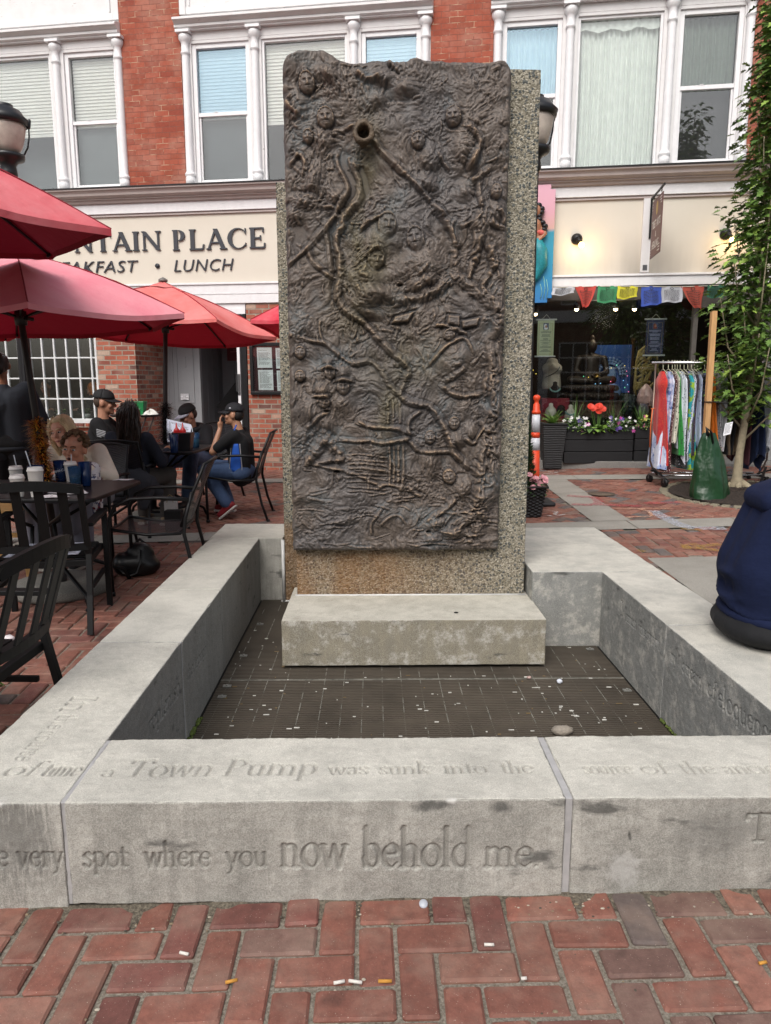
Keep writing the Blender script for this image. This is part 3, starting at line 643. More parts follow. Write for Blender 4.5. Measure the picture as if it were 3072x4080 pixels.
def fbm(x, y, oc=5, seed=0, gain=.5):
    s = 0; a = 1; f = 1
    for o in range(oc): s = s + a * vnoise(x * f + 17 * o, y * f - 9 * o, seed + o); a *= gain; f *= 2.03
    return s
def stone(name, b, mat, parent, text=None, r=.007, chips=0, label=None, z_tilt=0):
    """a stone block with worn round edges; text = {face: [segments]} cut in real depth. faces: top front right left back"""
    x0, y0, z0, x1, y1, z1 = b; text = text or {}; Vs = []; Fs = []; off = 0; c0 = np.array([x0 + r, y0 + r, z0 + r]); c1 = np.array([x1 - r, y1 - r, z1 - r]); Cs = []
    for f in ('top', 'front', 'right', 'left', 'back'):
        (ul, uh), (vl, vh) = {'top': ((x0, x1), (y0, y1)), 'front': ((x0, x1), (z0, z1)), 'back': ((x0, x1), (z0, z1)), 'right': ((y0, y1), (z0, z1)), 'left': ((y0, y1), (z0, z1))}[f]
        st = .0036 if f in text else .03
        mk = lambda l, h: np.unique(np.concatenate([np.arange(l, h, st), [h], l + np.array([.002, .0045, .007, .014]), h - np.array([.002, .0045, .007, .014])]))
        us, vs = mk(ul, uh), mk(vl, vh); U, V = np.meshgrid(us, vs)
        dep = carve(U, V, text[f]) if f in text else np.zeros(U.shape)
        nz = .0012 * fbm(U * 30 + y0 * 7, V * 30, 3, 3) + .0016 * fbm(U * 5, V * 5 + x0, 2, 8); dep = dep + np.where(dep > .0002, .0, nz + .0008)
        one = np.ones(U.shape)
        P = {'top': (U, V, one * z1), 'front': (U, one * y0, V), 'back': (U, one * y1, V), 'right': (one * x1, U, V), 'left': (one * x0, U, V)}[f]
        P = np.stack(P, -1).reshape(-1, 3); q = np.clip(P, c0, c1); d = P - q; L = np.linalg.norm(d, axis=1, keepdims=True)
        ch = 0
        if chips: # broken arrises
            e = np.sort(np.abs(d), axis=1)[:, 1:2]; n1 = fbm(P[:, 0] * 9 + P[:, 2] * 3, P[:, 1] * 9 + P[:, 2] * 5, 3, 21)[:, None]; ch = np.clip(n1 - .42, 0, .4) * chips * np.clip(e / r, 0, 1)
        P2 = q + d / L * (r - dep.reshape(-1, 1) - ch)
        Vs.append(P2); flip = f in ('left', 'back'); F = gridfaces(len(us), len(vs), off)
        if f in ('left', 'back'): F = F[:, ::-1]
        Fs.append(F); off += len(P2); Cs.append(np.clip(dep.reshape(-1, 1) / .006, 0, 1) * np.ones((1, 3)) if f in text else np.zeros((len(P2), 3)))
    return npmesh(name, np.concatenate(Vs), np.concatenate(Fs), mat, parent, np.concatenate(Cs))
def stonemat(name, top, side, dark, seed=0, green=0, grime=.85, inner=0, spots=()):
    t = NT(name); geo = t.n('ShaderNodeNewGeometry'); sn = t.n('ShaderNodeSeparateXYZ'); t.l(geo.outputs['Normal'], sn.inputs[0])
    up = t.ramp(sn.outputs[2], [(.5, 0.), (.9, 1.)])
    sp = t.ramp(t.noise(260, 3, .8), [(.3, 0.), (.7, 1.)]); m1 = t.ramp(t.noise(4 + seed, 7, .68), [(.36, 0.), (.66, 1.)])
    v = t.mapping((7, 7, .8)); run = t.ramp(t.noise(3.1, 6, .66, v), [(.40, 0.), (.68, 1.)])
    cs = t.mix(t.math('MULTIPLY', m1, grime), side, dark); cs = t.mix(t.math('MULTIPLY', run, grime * .8), cs, dark)
    eff = t.ramp(t.noise(9, 7, .75), [(.50, 0.), (.62, .85)]); cs = t.mix(t.math('MULTIPLY', eff, green), cs, '#b9b5ac')
    ct = t.mix(t.ramp(t.noise(2.6 + seed, 6, .7), [(.42, 0.), (.70, .9)]), top, t.mix(.6, top, dark)); ct = t.mix(t.ramp(t.noise(11, 6, .75), [(.52, 0.), (.68, .6)]), ct, t.mix(.5, top, dark))
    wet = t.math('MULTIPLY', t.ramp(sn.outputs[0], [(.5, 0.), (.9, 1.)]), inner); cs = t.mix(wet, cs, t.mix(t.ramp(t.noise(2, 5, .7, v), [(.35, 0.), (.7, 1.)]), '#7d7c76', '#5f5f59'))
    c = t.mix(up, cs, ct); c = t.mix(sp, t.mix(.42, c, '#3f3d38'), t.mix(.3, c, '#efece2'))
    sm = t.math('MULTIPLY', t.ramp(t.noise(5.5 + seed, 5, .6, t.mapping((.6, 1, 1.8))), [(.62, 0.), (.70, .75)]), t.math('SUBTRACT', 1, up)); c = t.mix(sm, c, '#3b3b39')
    sc = t.ramp(t.noise(1.7, 8, .8), [(.70, 0.), (.72, .7)]); c = t.mix(sc, c, '#d4d3cf')
    for (P_, r_, sc_, col_, th_, op_) in spots:
        mp = t.n('ShaderNodeVectorMath', operation='SUBTRACT'); t.l(t.obj(), mp.inputs[0]); mp.inputs[1].default_value = P_; m2 = t.n('ShaderNodeVectorMath', operation='MULTIPLY'); t.l(mp.outputs[0], m2.inputs[0]); m2.inputs[1].default_value = sc_; ln = t.n('ShaderNodeVectorMath', operation='LENGTH'); t.l(m2.outputs[0], ln.inputs[0])
        k_ = t.math('ADD', t.math('MULTIPLY', t.math('DIVIDE', ln.outputs['Value'], r_), .34), t.math('MULTIPLY', t.noise(16, 5, .7, v if col_ == '#4b4b49' else None), .62)); kk = t.ramp(k_, [(th_ - .09, op_), (th_ + .05, 0.)]); c = t.mix(kk if col_[1] > '9' else t.math('MULTIPLY', kk, t.math('SUBTRACT', 1, up)), c, col_)
    a = t.n('ShaderNodeAttribute', attribute_name='Col'); c = t.mix(t.math('MULTIPLY', a.outputs['Fac'], .36), c, '#55534e')
    t.set(c, .88); t.bump(t.math('ADD', t.noise(300, 4, .8), t.math('MULTIPLY', t.noise(60, 3), .6)), .35, .003); return t.mat
LIME = stonemat('limestone', '#c8c5ba', '#b6b4ac', '#6b6a64', inner=.8, spots=(((.17, 1.9, .285), .13, (1, 1, 3.2), '#3c3d3c', .46, .75), ((.36, 1.9, .275), .07, (1, 1, 2), '#3c3d3c', .46, .7), ((.06, 1.9, .13), .13, (1, 1, 2.2), '#4a4a48', .48, .35), ((.735, 1.9, .185), .03, (2.4, 1, .8), '#1d1c1b', .46, .9), ((.72, 1.9, .08), .10, (1, 1, 1), '#c9c8c4', .47, .5), ((-1.07, 1.9, .30), .07, (1, 1, 2.2), '#d9d8d4', .46, .8), ((.22, 1.9, .30), .035, (1, 1, 1.4), '#d2d1cc', .45, .8), ((-1.02, 1.9, .19), .18, (1, 1, .7), '#4b4b49', .50, .5), ((1.0, 1.9, .2), .25, (1, 1, 1.6), '#5a5a57', .5, .4)))
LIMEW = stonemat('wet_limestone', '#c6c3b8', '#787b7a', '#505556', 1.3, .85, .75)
CAULK = M('caulk', '#a3a2a2', .5, var=.12, sc=20, bump=.3, bsc=50)
# ================================================================ BASIN
BAS = thing('stone_basin', 'low square limestone fountain basin carved with lines of text', 'fountain basin', (.3, 4.0, 0))
BAS_OFF = Vector((.3, 4.0, 0))
def bstone(b, text=None, mat=LIME, chips=.01):
    o = stone('stone_block', b, mat, BAS, text, chips=chips); o.location = -BAS_OFF; return o
T = textsegs
def flipx(segs, c): return [(c - a, b, c - p, q, w) for a, b, p, q, w in segs]
XL, XLi, XRi, XR, YF, YFi, ZB = -1.265, -.885, 1.435, 1.82, 1.905, 2.282, .305
bx = lambda x0, y0, x1, y1, zb=-.24: (x0, y0, zb, x1, y1, ZB)
def vert(segs, ox, oy):    # text running toward the camera along a wall top, letter tops to the right
    return [(ox + b, oy - a, ox + q, oy - p, w) for a, b, p, q, w in segs]
top = T('of', -1.134, 2.057, .05, .10, 0, .15) + T('time', -1.015, 2.055, .05, .115, 0, .15)
top += vert(T('In', 0, 0, .062, .135), -1.14, 2.625) + vert(T('the', 0, 0, .04, .115), -1.128, 2.475) + vert(T('course', 0, 0, .042, .205), -1.135, 2.35)
face = flipx([(YFi * 0 + a, b, p, q, w) for a, b, p, q, w in T('', 0, 0, .04)], 0)
bstone(bx(XL, YF, XLi - .004, 3.218, -.24), {'top': top, 'front': T('e very', -1.085, .104, .046, .19, -.01), 'right': T('replenish', 2.70, .102, .052, .47, -.05)})
top = T('a', -.828, 2.05, .036, .04) + T('Town', -.765, 2.048, .062, .27, 0, .12) + T('Pump', -.463, 2.05, .062, .285, 0, .12) + T('was', -.144, 2.05, .042, .125) + T('sunk', .013, 2.05, .042, .157) + T('into', .211, 2.05, .042, .135) + T('the', .387, 2.05, .042, .1)
fr = T('spot', -.839, .100, .046, .128, -.01) + T('where', -.664, .099, .046, .19, -.01) + T('you', -.432, .097, .046, .125, -.01) + T('now', -.275, .094, .072, .195, -.01) + T('behold', -.04, .091, .072, .32, -.01) + T('me.', .314, .088, .062, .165, -.01)
bstone(bx(XLi + .004, YF, .546, YFi, -.02), {'top': top, 'front': fr}, chips=.03)
bstone(bx(.566, YF, XR, YFi, -.02), {'top': T('source', .64, 2.042, .042, .15) + T('of', .815, 2.04, .042, .09) + T('the', .94, 2.038, .042, .105) + T('ancient', 1.069, 2.036, .042, .235), 'front': T('The', 1.068, .163, .056, .22)}, chips=.03)
bstone(bx(XL, 3.222, XLi, 4.083), {'right': T('the trough.', 3.275, .085, .042, .43, -.03)})
bstone(bx(XL, 4.088, XLi, 5.505))
bstone(bx(XL, 5.51, -.705, 6.10))
rt = lambda segs: [(-a, b, -p, q, w) for a, b, p, q, w in segs]     # read from far to near on the right wall
L1 = [(4.085 - a, b, 4.085 - p, q, w) for a, b, p, q, w in T('I', 0, .142, .056, .05)] + [(3.99 - a, b, 3.99 - p, q, w) for a, b, p, q, w in T('must interrupt', 0, .135, .040, .50, .02)]
bstone(bx(XRi, 3.425, XR, 4.448), {'left': L1}, LIMEW)
L2 = [(3.36 - a, b, 3.36 - p, q, w) for a, b, p, q, w in T('my', 0, .145, .040, .075) + T('stream', .145, .148, .042, .2) + T('of', .40, .150, .046, .08) + T('eloquence', .50, .142, .055, .44, .08)]
bstone(bx(XRi, YFi + .003, XR, 3.42), {'left': L2}, LIMEW)
bstone(bx(.995, 4.453, XR, 5.90), None, LIMEW)
for q in [(x - .0105, YF + .006, -.02, x + .0105, YFi - .004) for x in (-.885, .556)] + [(XL + .004, 3.2165, -.2, XLi - .004, 3.2235), (XRi + .004, 3.419, -.2, XR - .004, 3.426), (XRi + .004, 4.4475, -.2, XR - .004, 4.4535)]: mb = MB(); mb.box(*q, ZB - .003); mb.build('caulk_joint', CAULK, BAS, bev=.002, loc=-BAS_OFF)
# grating floor
ZG = -.185
mb = MB(); y = YFi + .012
while y < 5.5: mb.box(XLi + .012, y, ZG - .03, XRi - .012, y + .0115, ZG); y += .0205
g1 = mb.build('floor_grate', M('grate_bar', '#4d463d', .6, .1, var=.25, sc=3), BAS, loc=-BAS_OFF)
mb = MB(); x = XLi + .06
rg_ = random.Random(2)
while x < XRi:
    y = YFi + .012; mb.box(x, y, ZG - .012, x + .0045, 5.5, ZG - .003)
    while y < 5.45:
        L = rg_.uniform(.02, .12)
        if rg_.random() < .6: mb.box(x, y, ZG - .0028, x + .0045, min(5.5, y + L), ZG + .0012)
        y += L + rg_.uniform(.004, .05)
    x += .108
for y in (3.02, 3.92): mb.box(XLi + .012, y, ZG - .02, XRi - .012, y + .006, ZG + .0016); mb.box(XLi + .012, y + .012, ZG - .02, XRi - .012, y + .018, ZG + .0016)
o = mb.build('cross_rod', M('grate_rod', '#6f6d65', .7, .1, var=.55, sc=22), BAS, loc=-BAS_OFF)
mb = MB(); mb.box(XLi - .002, YFi - .002, -.5, XRi + .002, 6.0, -.42); mb.box(XLi, YFi, ZG - .03, XLi + .006, 5.5, ZG - .002); mb.box(XRi - .006, YFi, ZG - .03, XRi, 5.5, ZG - .002); mb.build('pit_floor', M('wet_pit', '#0e0d0c', .6), BAS, loc=-BAS_OFF)
def clip(x, y):
    m = MB(); m.box(x - .022, y - .014, ZG + .002, x + .022, y + .014, ZG + .008); m.lathe([(.008, 0), (.008, .006)], (x, y, ZG + .008), 10); return m.build('grate_clip', M('clip_metal', '#8b8b86', .5, .5, var=.3), BAS, loc=-BAS_OFF)
for x in (-.80, -.35, .93, 1.36):
    for y in (2.985, 3.06): clip(x, y)
for x, y in ((-.82, 3.7), (-.82, 3.84), (-.81, 4.3), (-.8, 4.9), (1.38, 3.75), (1.37, 2.45), (-.78, 2.4), (1.36, 4.38)): clip(x, y)
rng = random.Random(8); mb = MB()
for k in range(330):
    x, y = rng.uniform(XLi + .03, XRi - .03), YFi + .03 + 2.6 * rng.random() ** 1.3
    if -.52 < x < 1.0 and y > 4.05: continue
    a = rng.choice((.003, .004, .005, .008, .013)) * rng.uniform(.7, 1.3); b = rng.uniform(.0018, .0045); mb.box(x - a, y - b, ZG + .0005, x + a, y + b, ZG + .002 + rng.random() * .002, rng.choice((0, 0, 0, 1)))
o = tag(mb.build('droppings', [M('dropping', '#c3c2bb', .8), M('leaf_bit', '#7a6748', .8)], BAS, loc=-BAS_OFF), kind='stuff')
moss = MB()
for k in range(260):
    side = rng.random() < .75; x = (XLi + rng.uniform(.002, .02)) if side else (XRi - rng.uniform(.002, .012)); y = (rng.uniform(2.55, 3.45) if side else rng.uniform(2.9, 3.4)); r = rng.uniform(.004, .011); moss.ell((x, y, ZG + .004 + r * .5), (r, r, r * .8), 6, 4)
tag(moss.build('moss', M('moss', '#4d5a25', .95, var=.5, sc=50), BAS, loc=-BAS_OFF), kind='stuff')
# ================================================================ MONUMENT
MON = thing('fountain_monument', 'tall bronze relief panel on a pebbled concrete slab standing in the stone basin', 'monument', (.23, 4.6, -.18)); MOFF = -Vector((.23, 4.6, -.18))
def aggregate():
    t = NT('exposed_aggregate'); vo = t.n('ShaderNodeTexVoronoi', i_Scale=52.0, i_Randomness=1.0); w = t.n('ShaderNodeVectorMath', operation='ADD'); nn = t.n('ShaderNodeTexNoise', i_Scale=40.0); t.l(t.obj(), nn.inputs[0]); sc = t.n('ShaderNodeVectorMath', operation='MULTIPLY'); t.l(nn.outputs['Color'], sc.inputs[0]); sc.inputs[1].default_value = (.016,) * 3; t.l(t.obj(), w.inputs[0]); t.l(sc.outputs[0], w.inputs[1]); t.l(w.outputs[0], vo.inputs['Vector'])
    rnd = t.n('ShaderNodeSeparateColor'); t.l(vo.outputs['Color'], rnd.inputs[0])
    peb = t.ramp(vo.outputs['Distance'], [(.38, 1.), (.52, 0.)]); dk = t.ramp(rnd.outputs[0], [(.50, 0.), (.54, 1.)])
    v2 = t.n('ShaderNodeTexVoronoi', i_Scale=135.0); t.l(t.obj(), v2.inputs['Vector']); r2 = t.n('ShaderNodeSeparateColor'); t.l(v2.outputs['Color'], r2.inputs[0])
    base = t.ramp(r2.outputs[0], [(0, '#59554a'), (.3, '#7f7867'), (.7, '#979080'), (1, '#b5ae9f')])
    pc = t.ramp(rnd.outputs[1], [(0, '#2f3233'), (.5, '#4a4e4e'), (1, '#6d6d68')])
    c = t.mix(t.math('MULTIPLY', peb, dk), base, pc)
    c = t.mix(t.ramp(t.noise(1.3, 5, .6), [(.4, 0.), (.7, .35)]), c, t.mix(.5, c, '#4d5a4c'))
    sx = t.n('ShaderNodeSeparateXYZ'); t.l(t.obj(), sx.inputs[0])
    zr = t.ramp(t.math('MULTIPLY', sx.outputs[2], .5), [(.04, 1.), (.19, .9), (.23, 0.)])          # rust that ran down below the bronze
    rn = t.mapping((1, 1, .3)); rust = t.math('MULTIPLY', zr, t.ramp(t.noise(2.6, 5, .6, rn), [(.34, .25), (.58, .95)]))
    lf = t.ramp(sx.outputs[0], [(0, 1.), (.35, .75), (.75, .12), (1, .0)]); c = t.mix(t.math('MULTIPLY', rust, lf), c, t.mix(.62, c, '#86561a'))
    t.set(c, .85); h = t.math('ADD', t.math('MULTIPLY', vo.outputs['Distance'], -.8), t.math('MULTIPLY', v2.outputs['Distance'], -.5)); t.bump(h, 1, .01); return t.mat
AGG = aggregate()
def slab(b, name, wob=.004):
    return stone(name, b, AGG, MON, None, r=.006, chips=.02)
s1 = slab((-.505, 4.60, .11, .975, 4.98, 3.268), 'concrete_slab'); s1.location = MOFF
s2 = slab((-.69, 5.47, -.24, .45, 5.85, 2.87), 'concrete_slab'); s2.location = MOFF
o = stone('plinth', (-.545, 4.085, -.165, 1.006, 4.80, .115), stonemat('stained_limestone', '#c2beb0', '#7f7559', '#574f3a', 2.1, 1.0, .75), MON, None, r=.006, chips=.012); o.location = MOFF
mb = MB(); mb.box(-.44, 4.25, -.3, .9, 4.75, -.165); mb.build('plinth_foot', DARK, MON, loc=MOFF)
for P, r_ in (([(-.515, 4.592, .117), (.985, 4.592, .117)], .007), ([(-.70, 5.462, -.19), (-.70, 5.462, .30)], .013), ([(-.72, 5.462, ZG), (-.52, 5.462, ZG)], .009)): mb = MB(); mb.tube(P, r_, 6); mb.build('caulk_joint', M('white_caulk', '#c6c6c4', .6), MON, loc=MOFF)
mb = MB(); mb.lathe([(.014, 0), (.014, .0012)], (.49, 4.22, .1155), 12); mb.build('drain_hole', DARK, MON, loc=MOFF)
# ---------------------------------------------------------------- bronze relief: a height field modelled stroke by stroke
def relief():
    YP = 4.60; nx, nz = 400, 860
    u = np.linspace(0, 1, nx); w = np.linspace(0, 1, nz); U, Wd = np.meshgrid(u, w)
    zb = .425 + .006 * fbm(U * 9, U * 0 + 3, 3, 5); topz = 3.285 + .012 * fbm(U * 8, U * 0 + 1, 4, 7) + .055 * np.exp(-((U - .13) / .10) ** 4) + .02 * np.exp(-((U - .58) / .03) ** 2) - .012 * np.exp(-((U - .3) / .05) ** 2)
    topz = topz - .05 * np.clip((.03 - U) / .03, 0, 1) ** 2 - .06 * np.clip((U - .965) / .035, 0, 1) ** 2
    Z = zb + (topz - zb) * Wd
    xl = -.515 + .007 * fbm(Wd * 26, Wd * 0, 4, 11) - .004; xr = .792 + .006 * fbm(Wd * 22, Wd * 0 + 9, 4, 13)
    X = xl + (xr - xl) * U
    px = lambda x, y: (lambda p: (p.x, p.z))(AY(x, y, YP - .06))
    H = .030 * fbm(X * 3.2, Z * 3.2, 3, 31)
    wx = X + .07 * fbm(X * 3, Z * 3, 3, 5); wz = Z + .07 * fbm(X * 3 + 8, Z * 3, 3, 6); dirn = .5 + .9 * fbm(X * 1.1 + 3, Z * 1.1, 2, 77)
    ca_, sa_ = .8, .6; r1, r2 = wx * ca_ + wz * sa_, -wx * sa_ + wz * ca_; q1, q2 = wx * ca_ - wz * sa_, wx * sa_ + wz * ca_
    rid = lambda n: 1 - 2.4 * np.abs(n)
    n1 = fbm(wx * 8, wz * 8, 4, 41, .6); bl1 = np.clip(dirn, 0, 1); n2 = fbm(r1 * 9, r2 * 30, 3, 43, .55) * bl1 + fbm(q1 * 30, q2 * 9, 3, 47, .55) * (1 - bl1); n3 = fbm(X * 60, Z * 60, 3, 45, .6); n5 = fbm(wx * 17, wz * 21, 3, 49, .55)
    patch = np.clip(.55 + 1.1 * fbm(X * 4.2, Z * 4.2, 2, 93), .12, 1)
    H += .011 * np.tanh(2.2 * n1) + (.0068 * rid(n2) + .0048 * rid(n5)) * patch + .0035 * n3 * patch
    rough = np.ones(X.shape)
    def stroke(pts, wd, h, wd2=None, flat=0):
        nonlocal H, rough
        P = [px(*p) for p in pts]; P = np.array(cr(P, 5)); best = np.full(X.shape, 9.); tt = np.zeros(X.shape)
        for i in range(len(P) - 1):
            (x0, y0), (x1, y1) = P[i], P[i + 1]; m = wd * 4
            js = (Z > min(y0, y1) - m) & (Z < max(y0, y1) + m) & (X > min(x0, x1) - m) & (X < max(x0, x1) + m)
            if not js.any(): continue
            A, B = X[js], Z[js]; dx, dy = x1 - x0, y1 - y0; t = np.clip(((A - x0) * dx + (B - y0) * dy) / (dx * dx + dy * dy + 1e-12), 0, 1); d = np.hypot(A - x0 - t * dx, B - y0 - t * dy)
            o = best[js]; k = d < o; o2 = np.where(k, d, o); best[js] = o2; q = tt[js]; q[k] = ((i + t) / (len(P) - 1))[k]; tt[js] = q
        ww = (wd + ((wd2 if wd2 else wd) - wd) * tt) * (1.12 + .35 * n1); x = best / ww; H = H + h * (.9 + .45 * n5) * np.clip(np.minimum(tt, 1 - tt) / .10 + .15, 0, 1) * (np.exp(-(x / .62) ** 2) * .55 + .45 * np.where(x < 1, np.clip(1 - x * x, 0, 1) ** .8, 0)) - (.006 * np.exp(-((x - 1.35) / .3) ** 2) if h > .008 else 0)
        if h > 0: H = H + np.where(x < 1, .0022 * np.sin(best / ww * 9 + 3 * n1), 0)
    def bump(cx, cy, rx, ry, h, rot=0, pw=.5, hair=0):
        nonlocal H
        x, z = px(cx, cy); k = .00154; c, s = cos(rot), sin(rot); A = ((X - x) * c + (Z - z) * s) / (rx * k); B = (-(X - x) * s + (Z - z) * c) / (ry * k); q = A * A + B * B
        dome = np.where(q < 1, np.clip(1 - q, 0, 1) ** pw, 0)
        q = q * (1 + .35 * n1); dome = np.where(q < 1.6, np.exp(-q * 1.5) - np.exp(-2.4), 0) * 1.5; H = H + h * dome - .003 * np.exp(-((np.sqrt(np.abs(q)) - 1.25) / .16) ** 2) + (np.where(q < 1, hair * np.sin(A * 13 + 2 * n1 + B * 3), 0) if hair else 0)
    def face(cx, cy, rx, ry, h=.04, turn=0, tilt=0, hair=1):
        nonlocal H
        x, z = px(cx, cy); k = .00154; c, s = cos(tilt), sin(tilt); A = ((X - x) * c + (Z - z) * s) / (rx * k); B = (-(X - x) * s + (Z - z) * c) / (ry * k); q = A * A + B * B
        ins = q < 1; dome = np.where(ins, np.sqrt(np.clip(1 - q, 0, 1)), 0); H = np.where(ins, H * (1 - .85 * dome ** .5) + (.010 + h * dome), H) - .008 * np.exp(-((np.sqrt(q) - 1.15) / .13) ** 2)
        g = lambda a, b, ra, rb: np.exp(-((A - a - turn * .28) / ra) ** 2 - ((B - b) / rb) ** 2)
        f = h / .04
        H = H + f * (.013 * g(0, -.05, .12, .24) + .010 * g(0, -.22, .19, .11) - .013 * g(-.38, .11, .19, .11) - .013 * g(.38, .11, .19, .11) + .006 * g(-.36, .30, .26, .07) + .006 * g(.36, .30, .26, .07) + .007 * g(-.38, .09, .10, .05) + .007 * g(.38, .09, .10, .05) - .012 * g(0, -.36, .30, .05) + .008 * g(0, -.29, .24, .05) + .009 * g(0, -.44, .22, .05) + .010 * g(0, -.66, .25, .14) + .006 * g(-.55, -.15, .2, .2) + .006 * g(.55, -.15, .2, .2))
        if hair:
            hq = (A / 1.25) ** 2 + ((B - .15) / 1.25) ** 2; ring = np.where((hq < 1) & ((B > .80 - .55 * A * A + .08 * n1) | (np.abs(A) > .86)), np.clip(1 - hq, 0, 1) ** .4, 0); H = H + ring * (.022 + .007 * np.sin(A * 15 + B * 11 + 3 * n1))
    cA = lambda L, ox=1090, oy=170, k=.33: [(ox + a * k, oy + b * k) for a, b in L]
    cB = lambda L: cA(L, 1560, 170); cC = lambda L: cA(L, 1090, 850); cD = lambda L: cA(L, 1560, 850); cE = lambda L: cA(L, 1090, 1500); cF = lambda L: cA(L, 1560, 1500, .5777)
    # streams, trunk and branches
    stroke(cA([(860, 1340), (850, 1450), (930, 1640), (960, 1760), (930, 1880), (840, 2010), (740, 2130)]) + cC([(690, 220), (715, 420), (745, 640), (735, 830), (725, 960), (790, 1130)]), .028, -.03)
    stroke(cA([(790, 1310), (765, 1420), (800, 1540), (880, 1690), (900, 1800), (830, 1930)]) + cC([(650, 190), (670, 380), (700, 700)]), .014, .028)
    stroke(cA([(950, 1300), (960, 1450), (1030, 1620), (1055, 1760), (1030, 1880), (940, 2000), (840, 2150)]) + cC([(840, 160), (770, 260), (755, 400), (795, 520), (805, 650), (800, 780), (770, 900), (780, 1030), (850, 1160), (950, 1240), (1100, 1330), (1250, 1490), (1400, 1650), (1620, 1880)]) + cF([(60, 130), (180, 190), (260, 205), (340, 310), (380, 400), (430, 520), (500, 600), (560, 640)]), .024, .046, .019)
    stroke(cC([(320, 1500), (480, 1545), (610, 1570), (720, 1650), (880, 1780), (1000, 1810), (1150, 1790), (1260, 1860), (1340, 1980), (1430, 2110), (1600, 2250)]), .012, .03, .018)
    stroke(cC([(410, 380), (440, 520), (520, 630), (640, 730), (720, 780)]), .018, .03, .012); stroke(cC([(160, 640), (270, 540), (410, 420), (560, 250), (700, 90), (860, 0)]), .014, .03, .02)
    stroke(cC([(560, 1290), (560, 1420), (590, 1520), (640, 1590)]), .008, .02)
    stroke(cD([(500, -80), (570, 10), (680, 150), (740, 290), (770, 430), (765, 560), (765, 730)]), .022, .045, .028)
    stroke(cD([(-40, 1090), (180, 1040), (400, 1000), (560, 920), (680, 815), (790, 780), (900, 850), (1050, 975), (1180, 1080), (1270, 1170), (1300, 1290), (1250, 1410), (1180, 1530)]), .028, .05, .036)
    stroke(cD([(1180, 1530), (1190, 1700), (1210, 1900)]) + cF([(680, 60), (690, 180), (670, 300), (640, 430), (610, 560), (590, 700), (580, 830), (545, 950), (470, 1010), (370, 1060)]), .05, .06, .03)
    stroke(cF([(700, -60), (715, 250), (700, 500), (670, 700), (640, 980)]), .055, .05, .04); stroke(cF([(640, 560), (600, 800), (620, 1000)]), .04, .03)
    stroke(cF([(620, 120), (520, 135), (420, 120), (340, 60)]), .015, .035); stroke(cF([(0, 350), (60, 370), (120, 440), (190, 510), (300, 515), (410, 520), (470, 570)]), .014, .038, .018); stroke(cF([(-20, 445), (50, 430), (100, 425)]), .012, .03)
    stroke(cF([(210, 230), (140, 280), (115, 330), (125, 420)]), .013, .032); stroke(cE([(1000, 540), (1180, 600), (1350, 615), (1530, 620), (1680, 700)]), .014, .036); stroke(cE([(820, 770), (980, 780), (1150, 770), (1300, 800), (1500, 775), (1660, 740)]), .013, .032)
    stroke(cE([(1240, 1350), (1350, 1300), (1500, 1320), (1660, 1360)]) + cF([(60, 770), (140, 790), (220, 830)]), .013, .03); stroke(cE([(400, 620), (480, 560), (560, 480), (650, 430)]), .014, .03); stroke(cE([(430, 1050), (700, 1100), (900, 1140), (1120, 1230), (1300, 1330)]), .010, .022)
    for k in range(9): y = 940 + 55 * k; stroke(cE([(880 + 20 * sin(k), y), (1100, y + 14 * sin(k * 2)), (1380, y + 40)]), .007, .012)
    for k, x in enumerate((1400, 1450, 1500, 1560)): stroke(cE([(x, 830), (x + 6, 1080), (x - 4, 1300)]), .010, .022)
    for k, x in enumerate((1380, 1440, 1520)): stroke(cE([(x, 300), (x + 4, 450), (x, 580)]), .010, .018)
    rs = random.Random(6)
    for k in range(64):
        x, y, L = rs.uniform(250, 2900), rs.uniform(1380, 2050), rs.uniform(90, 330); dy = rs.uniform(-60, 60)
        if x + L < 3000: stroke(cE([(x, y), (x + L * .5, y + dy * .4 + rs.uniform(-18, 18)), (x + L, y + dy)]), rs.uniform(.005, .010), rs.uniform(.006, .015))
    for k in range(150):
        x, y, a_, L = rs.uniform(1150, 2030), rs.uniform(240, 1900), rs.uniform(0, pi), rs.uniform(15, 60); stroke([(x, y), (x + L * .5 * cos(a_) + rs.uniform(-8, 8), y + L * .5 * sin(a_)), (x + L * cos(a_), y + L * sin(a_))], rs.uniform(.005, .012), rs.uniform(.006, .014))
    stroke(cE([(1180, 1900), (1175, 1780), (1250, 1660), (1310, 1580)]), .010, .024); stroke(cE([(1290, 1790), (1400, 1690), (1520, 1680), (1600, 1780)]), .008, .018)
    stroke(cA([(700, 1080), (850, 1060), (980, 1020)]), .018, .03); stroke(cA([(1210, 1180), (1300, 1310), (1420, 1440), (1560, 1560)]), .02, .03); stroke(cB([(80, 1540), (250, 1680), (400, 1850), (560, 2010), (640, 2110)]), .014, .034)
    stroke(cA([(1040, 1480), (1080, 1650), (1130, 1850), (1150, 2050)]), .035, -.025)
    # houses and hats
    for P in ([(0, 1330), (40, 1250), (270, 1190), (200, 1310)], [(840, 1300), (1060, 1260), (1030, 1360), (850, 1390)], [(680, 1230), (820, 1240), (820, 1370), (660, 1340)]):
        q = np.array([px(*p) for p in cD(P)]); ins = np.ones(X.shape, bool); s0 = None
        ar = sum(q[i][0] * q[(i + 1) % 4][1] - q[(i + 1) % 4][0] * q[i][1] for i in range(4)); sg = 1 if ar > 0 else -1; dmin = np.full(X.shape, 9.)
        for i in range(4):
            a, b = q[i], q[(i + 1) % 4]; d = sg * ((b[0] - a[0]) * (Z - a[1]) - (b[1] - a[1]) * (X - a[0])) / np.hypot(*(b - a)); dmin = np.minimum(dmin, d)
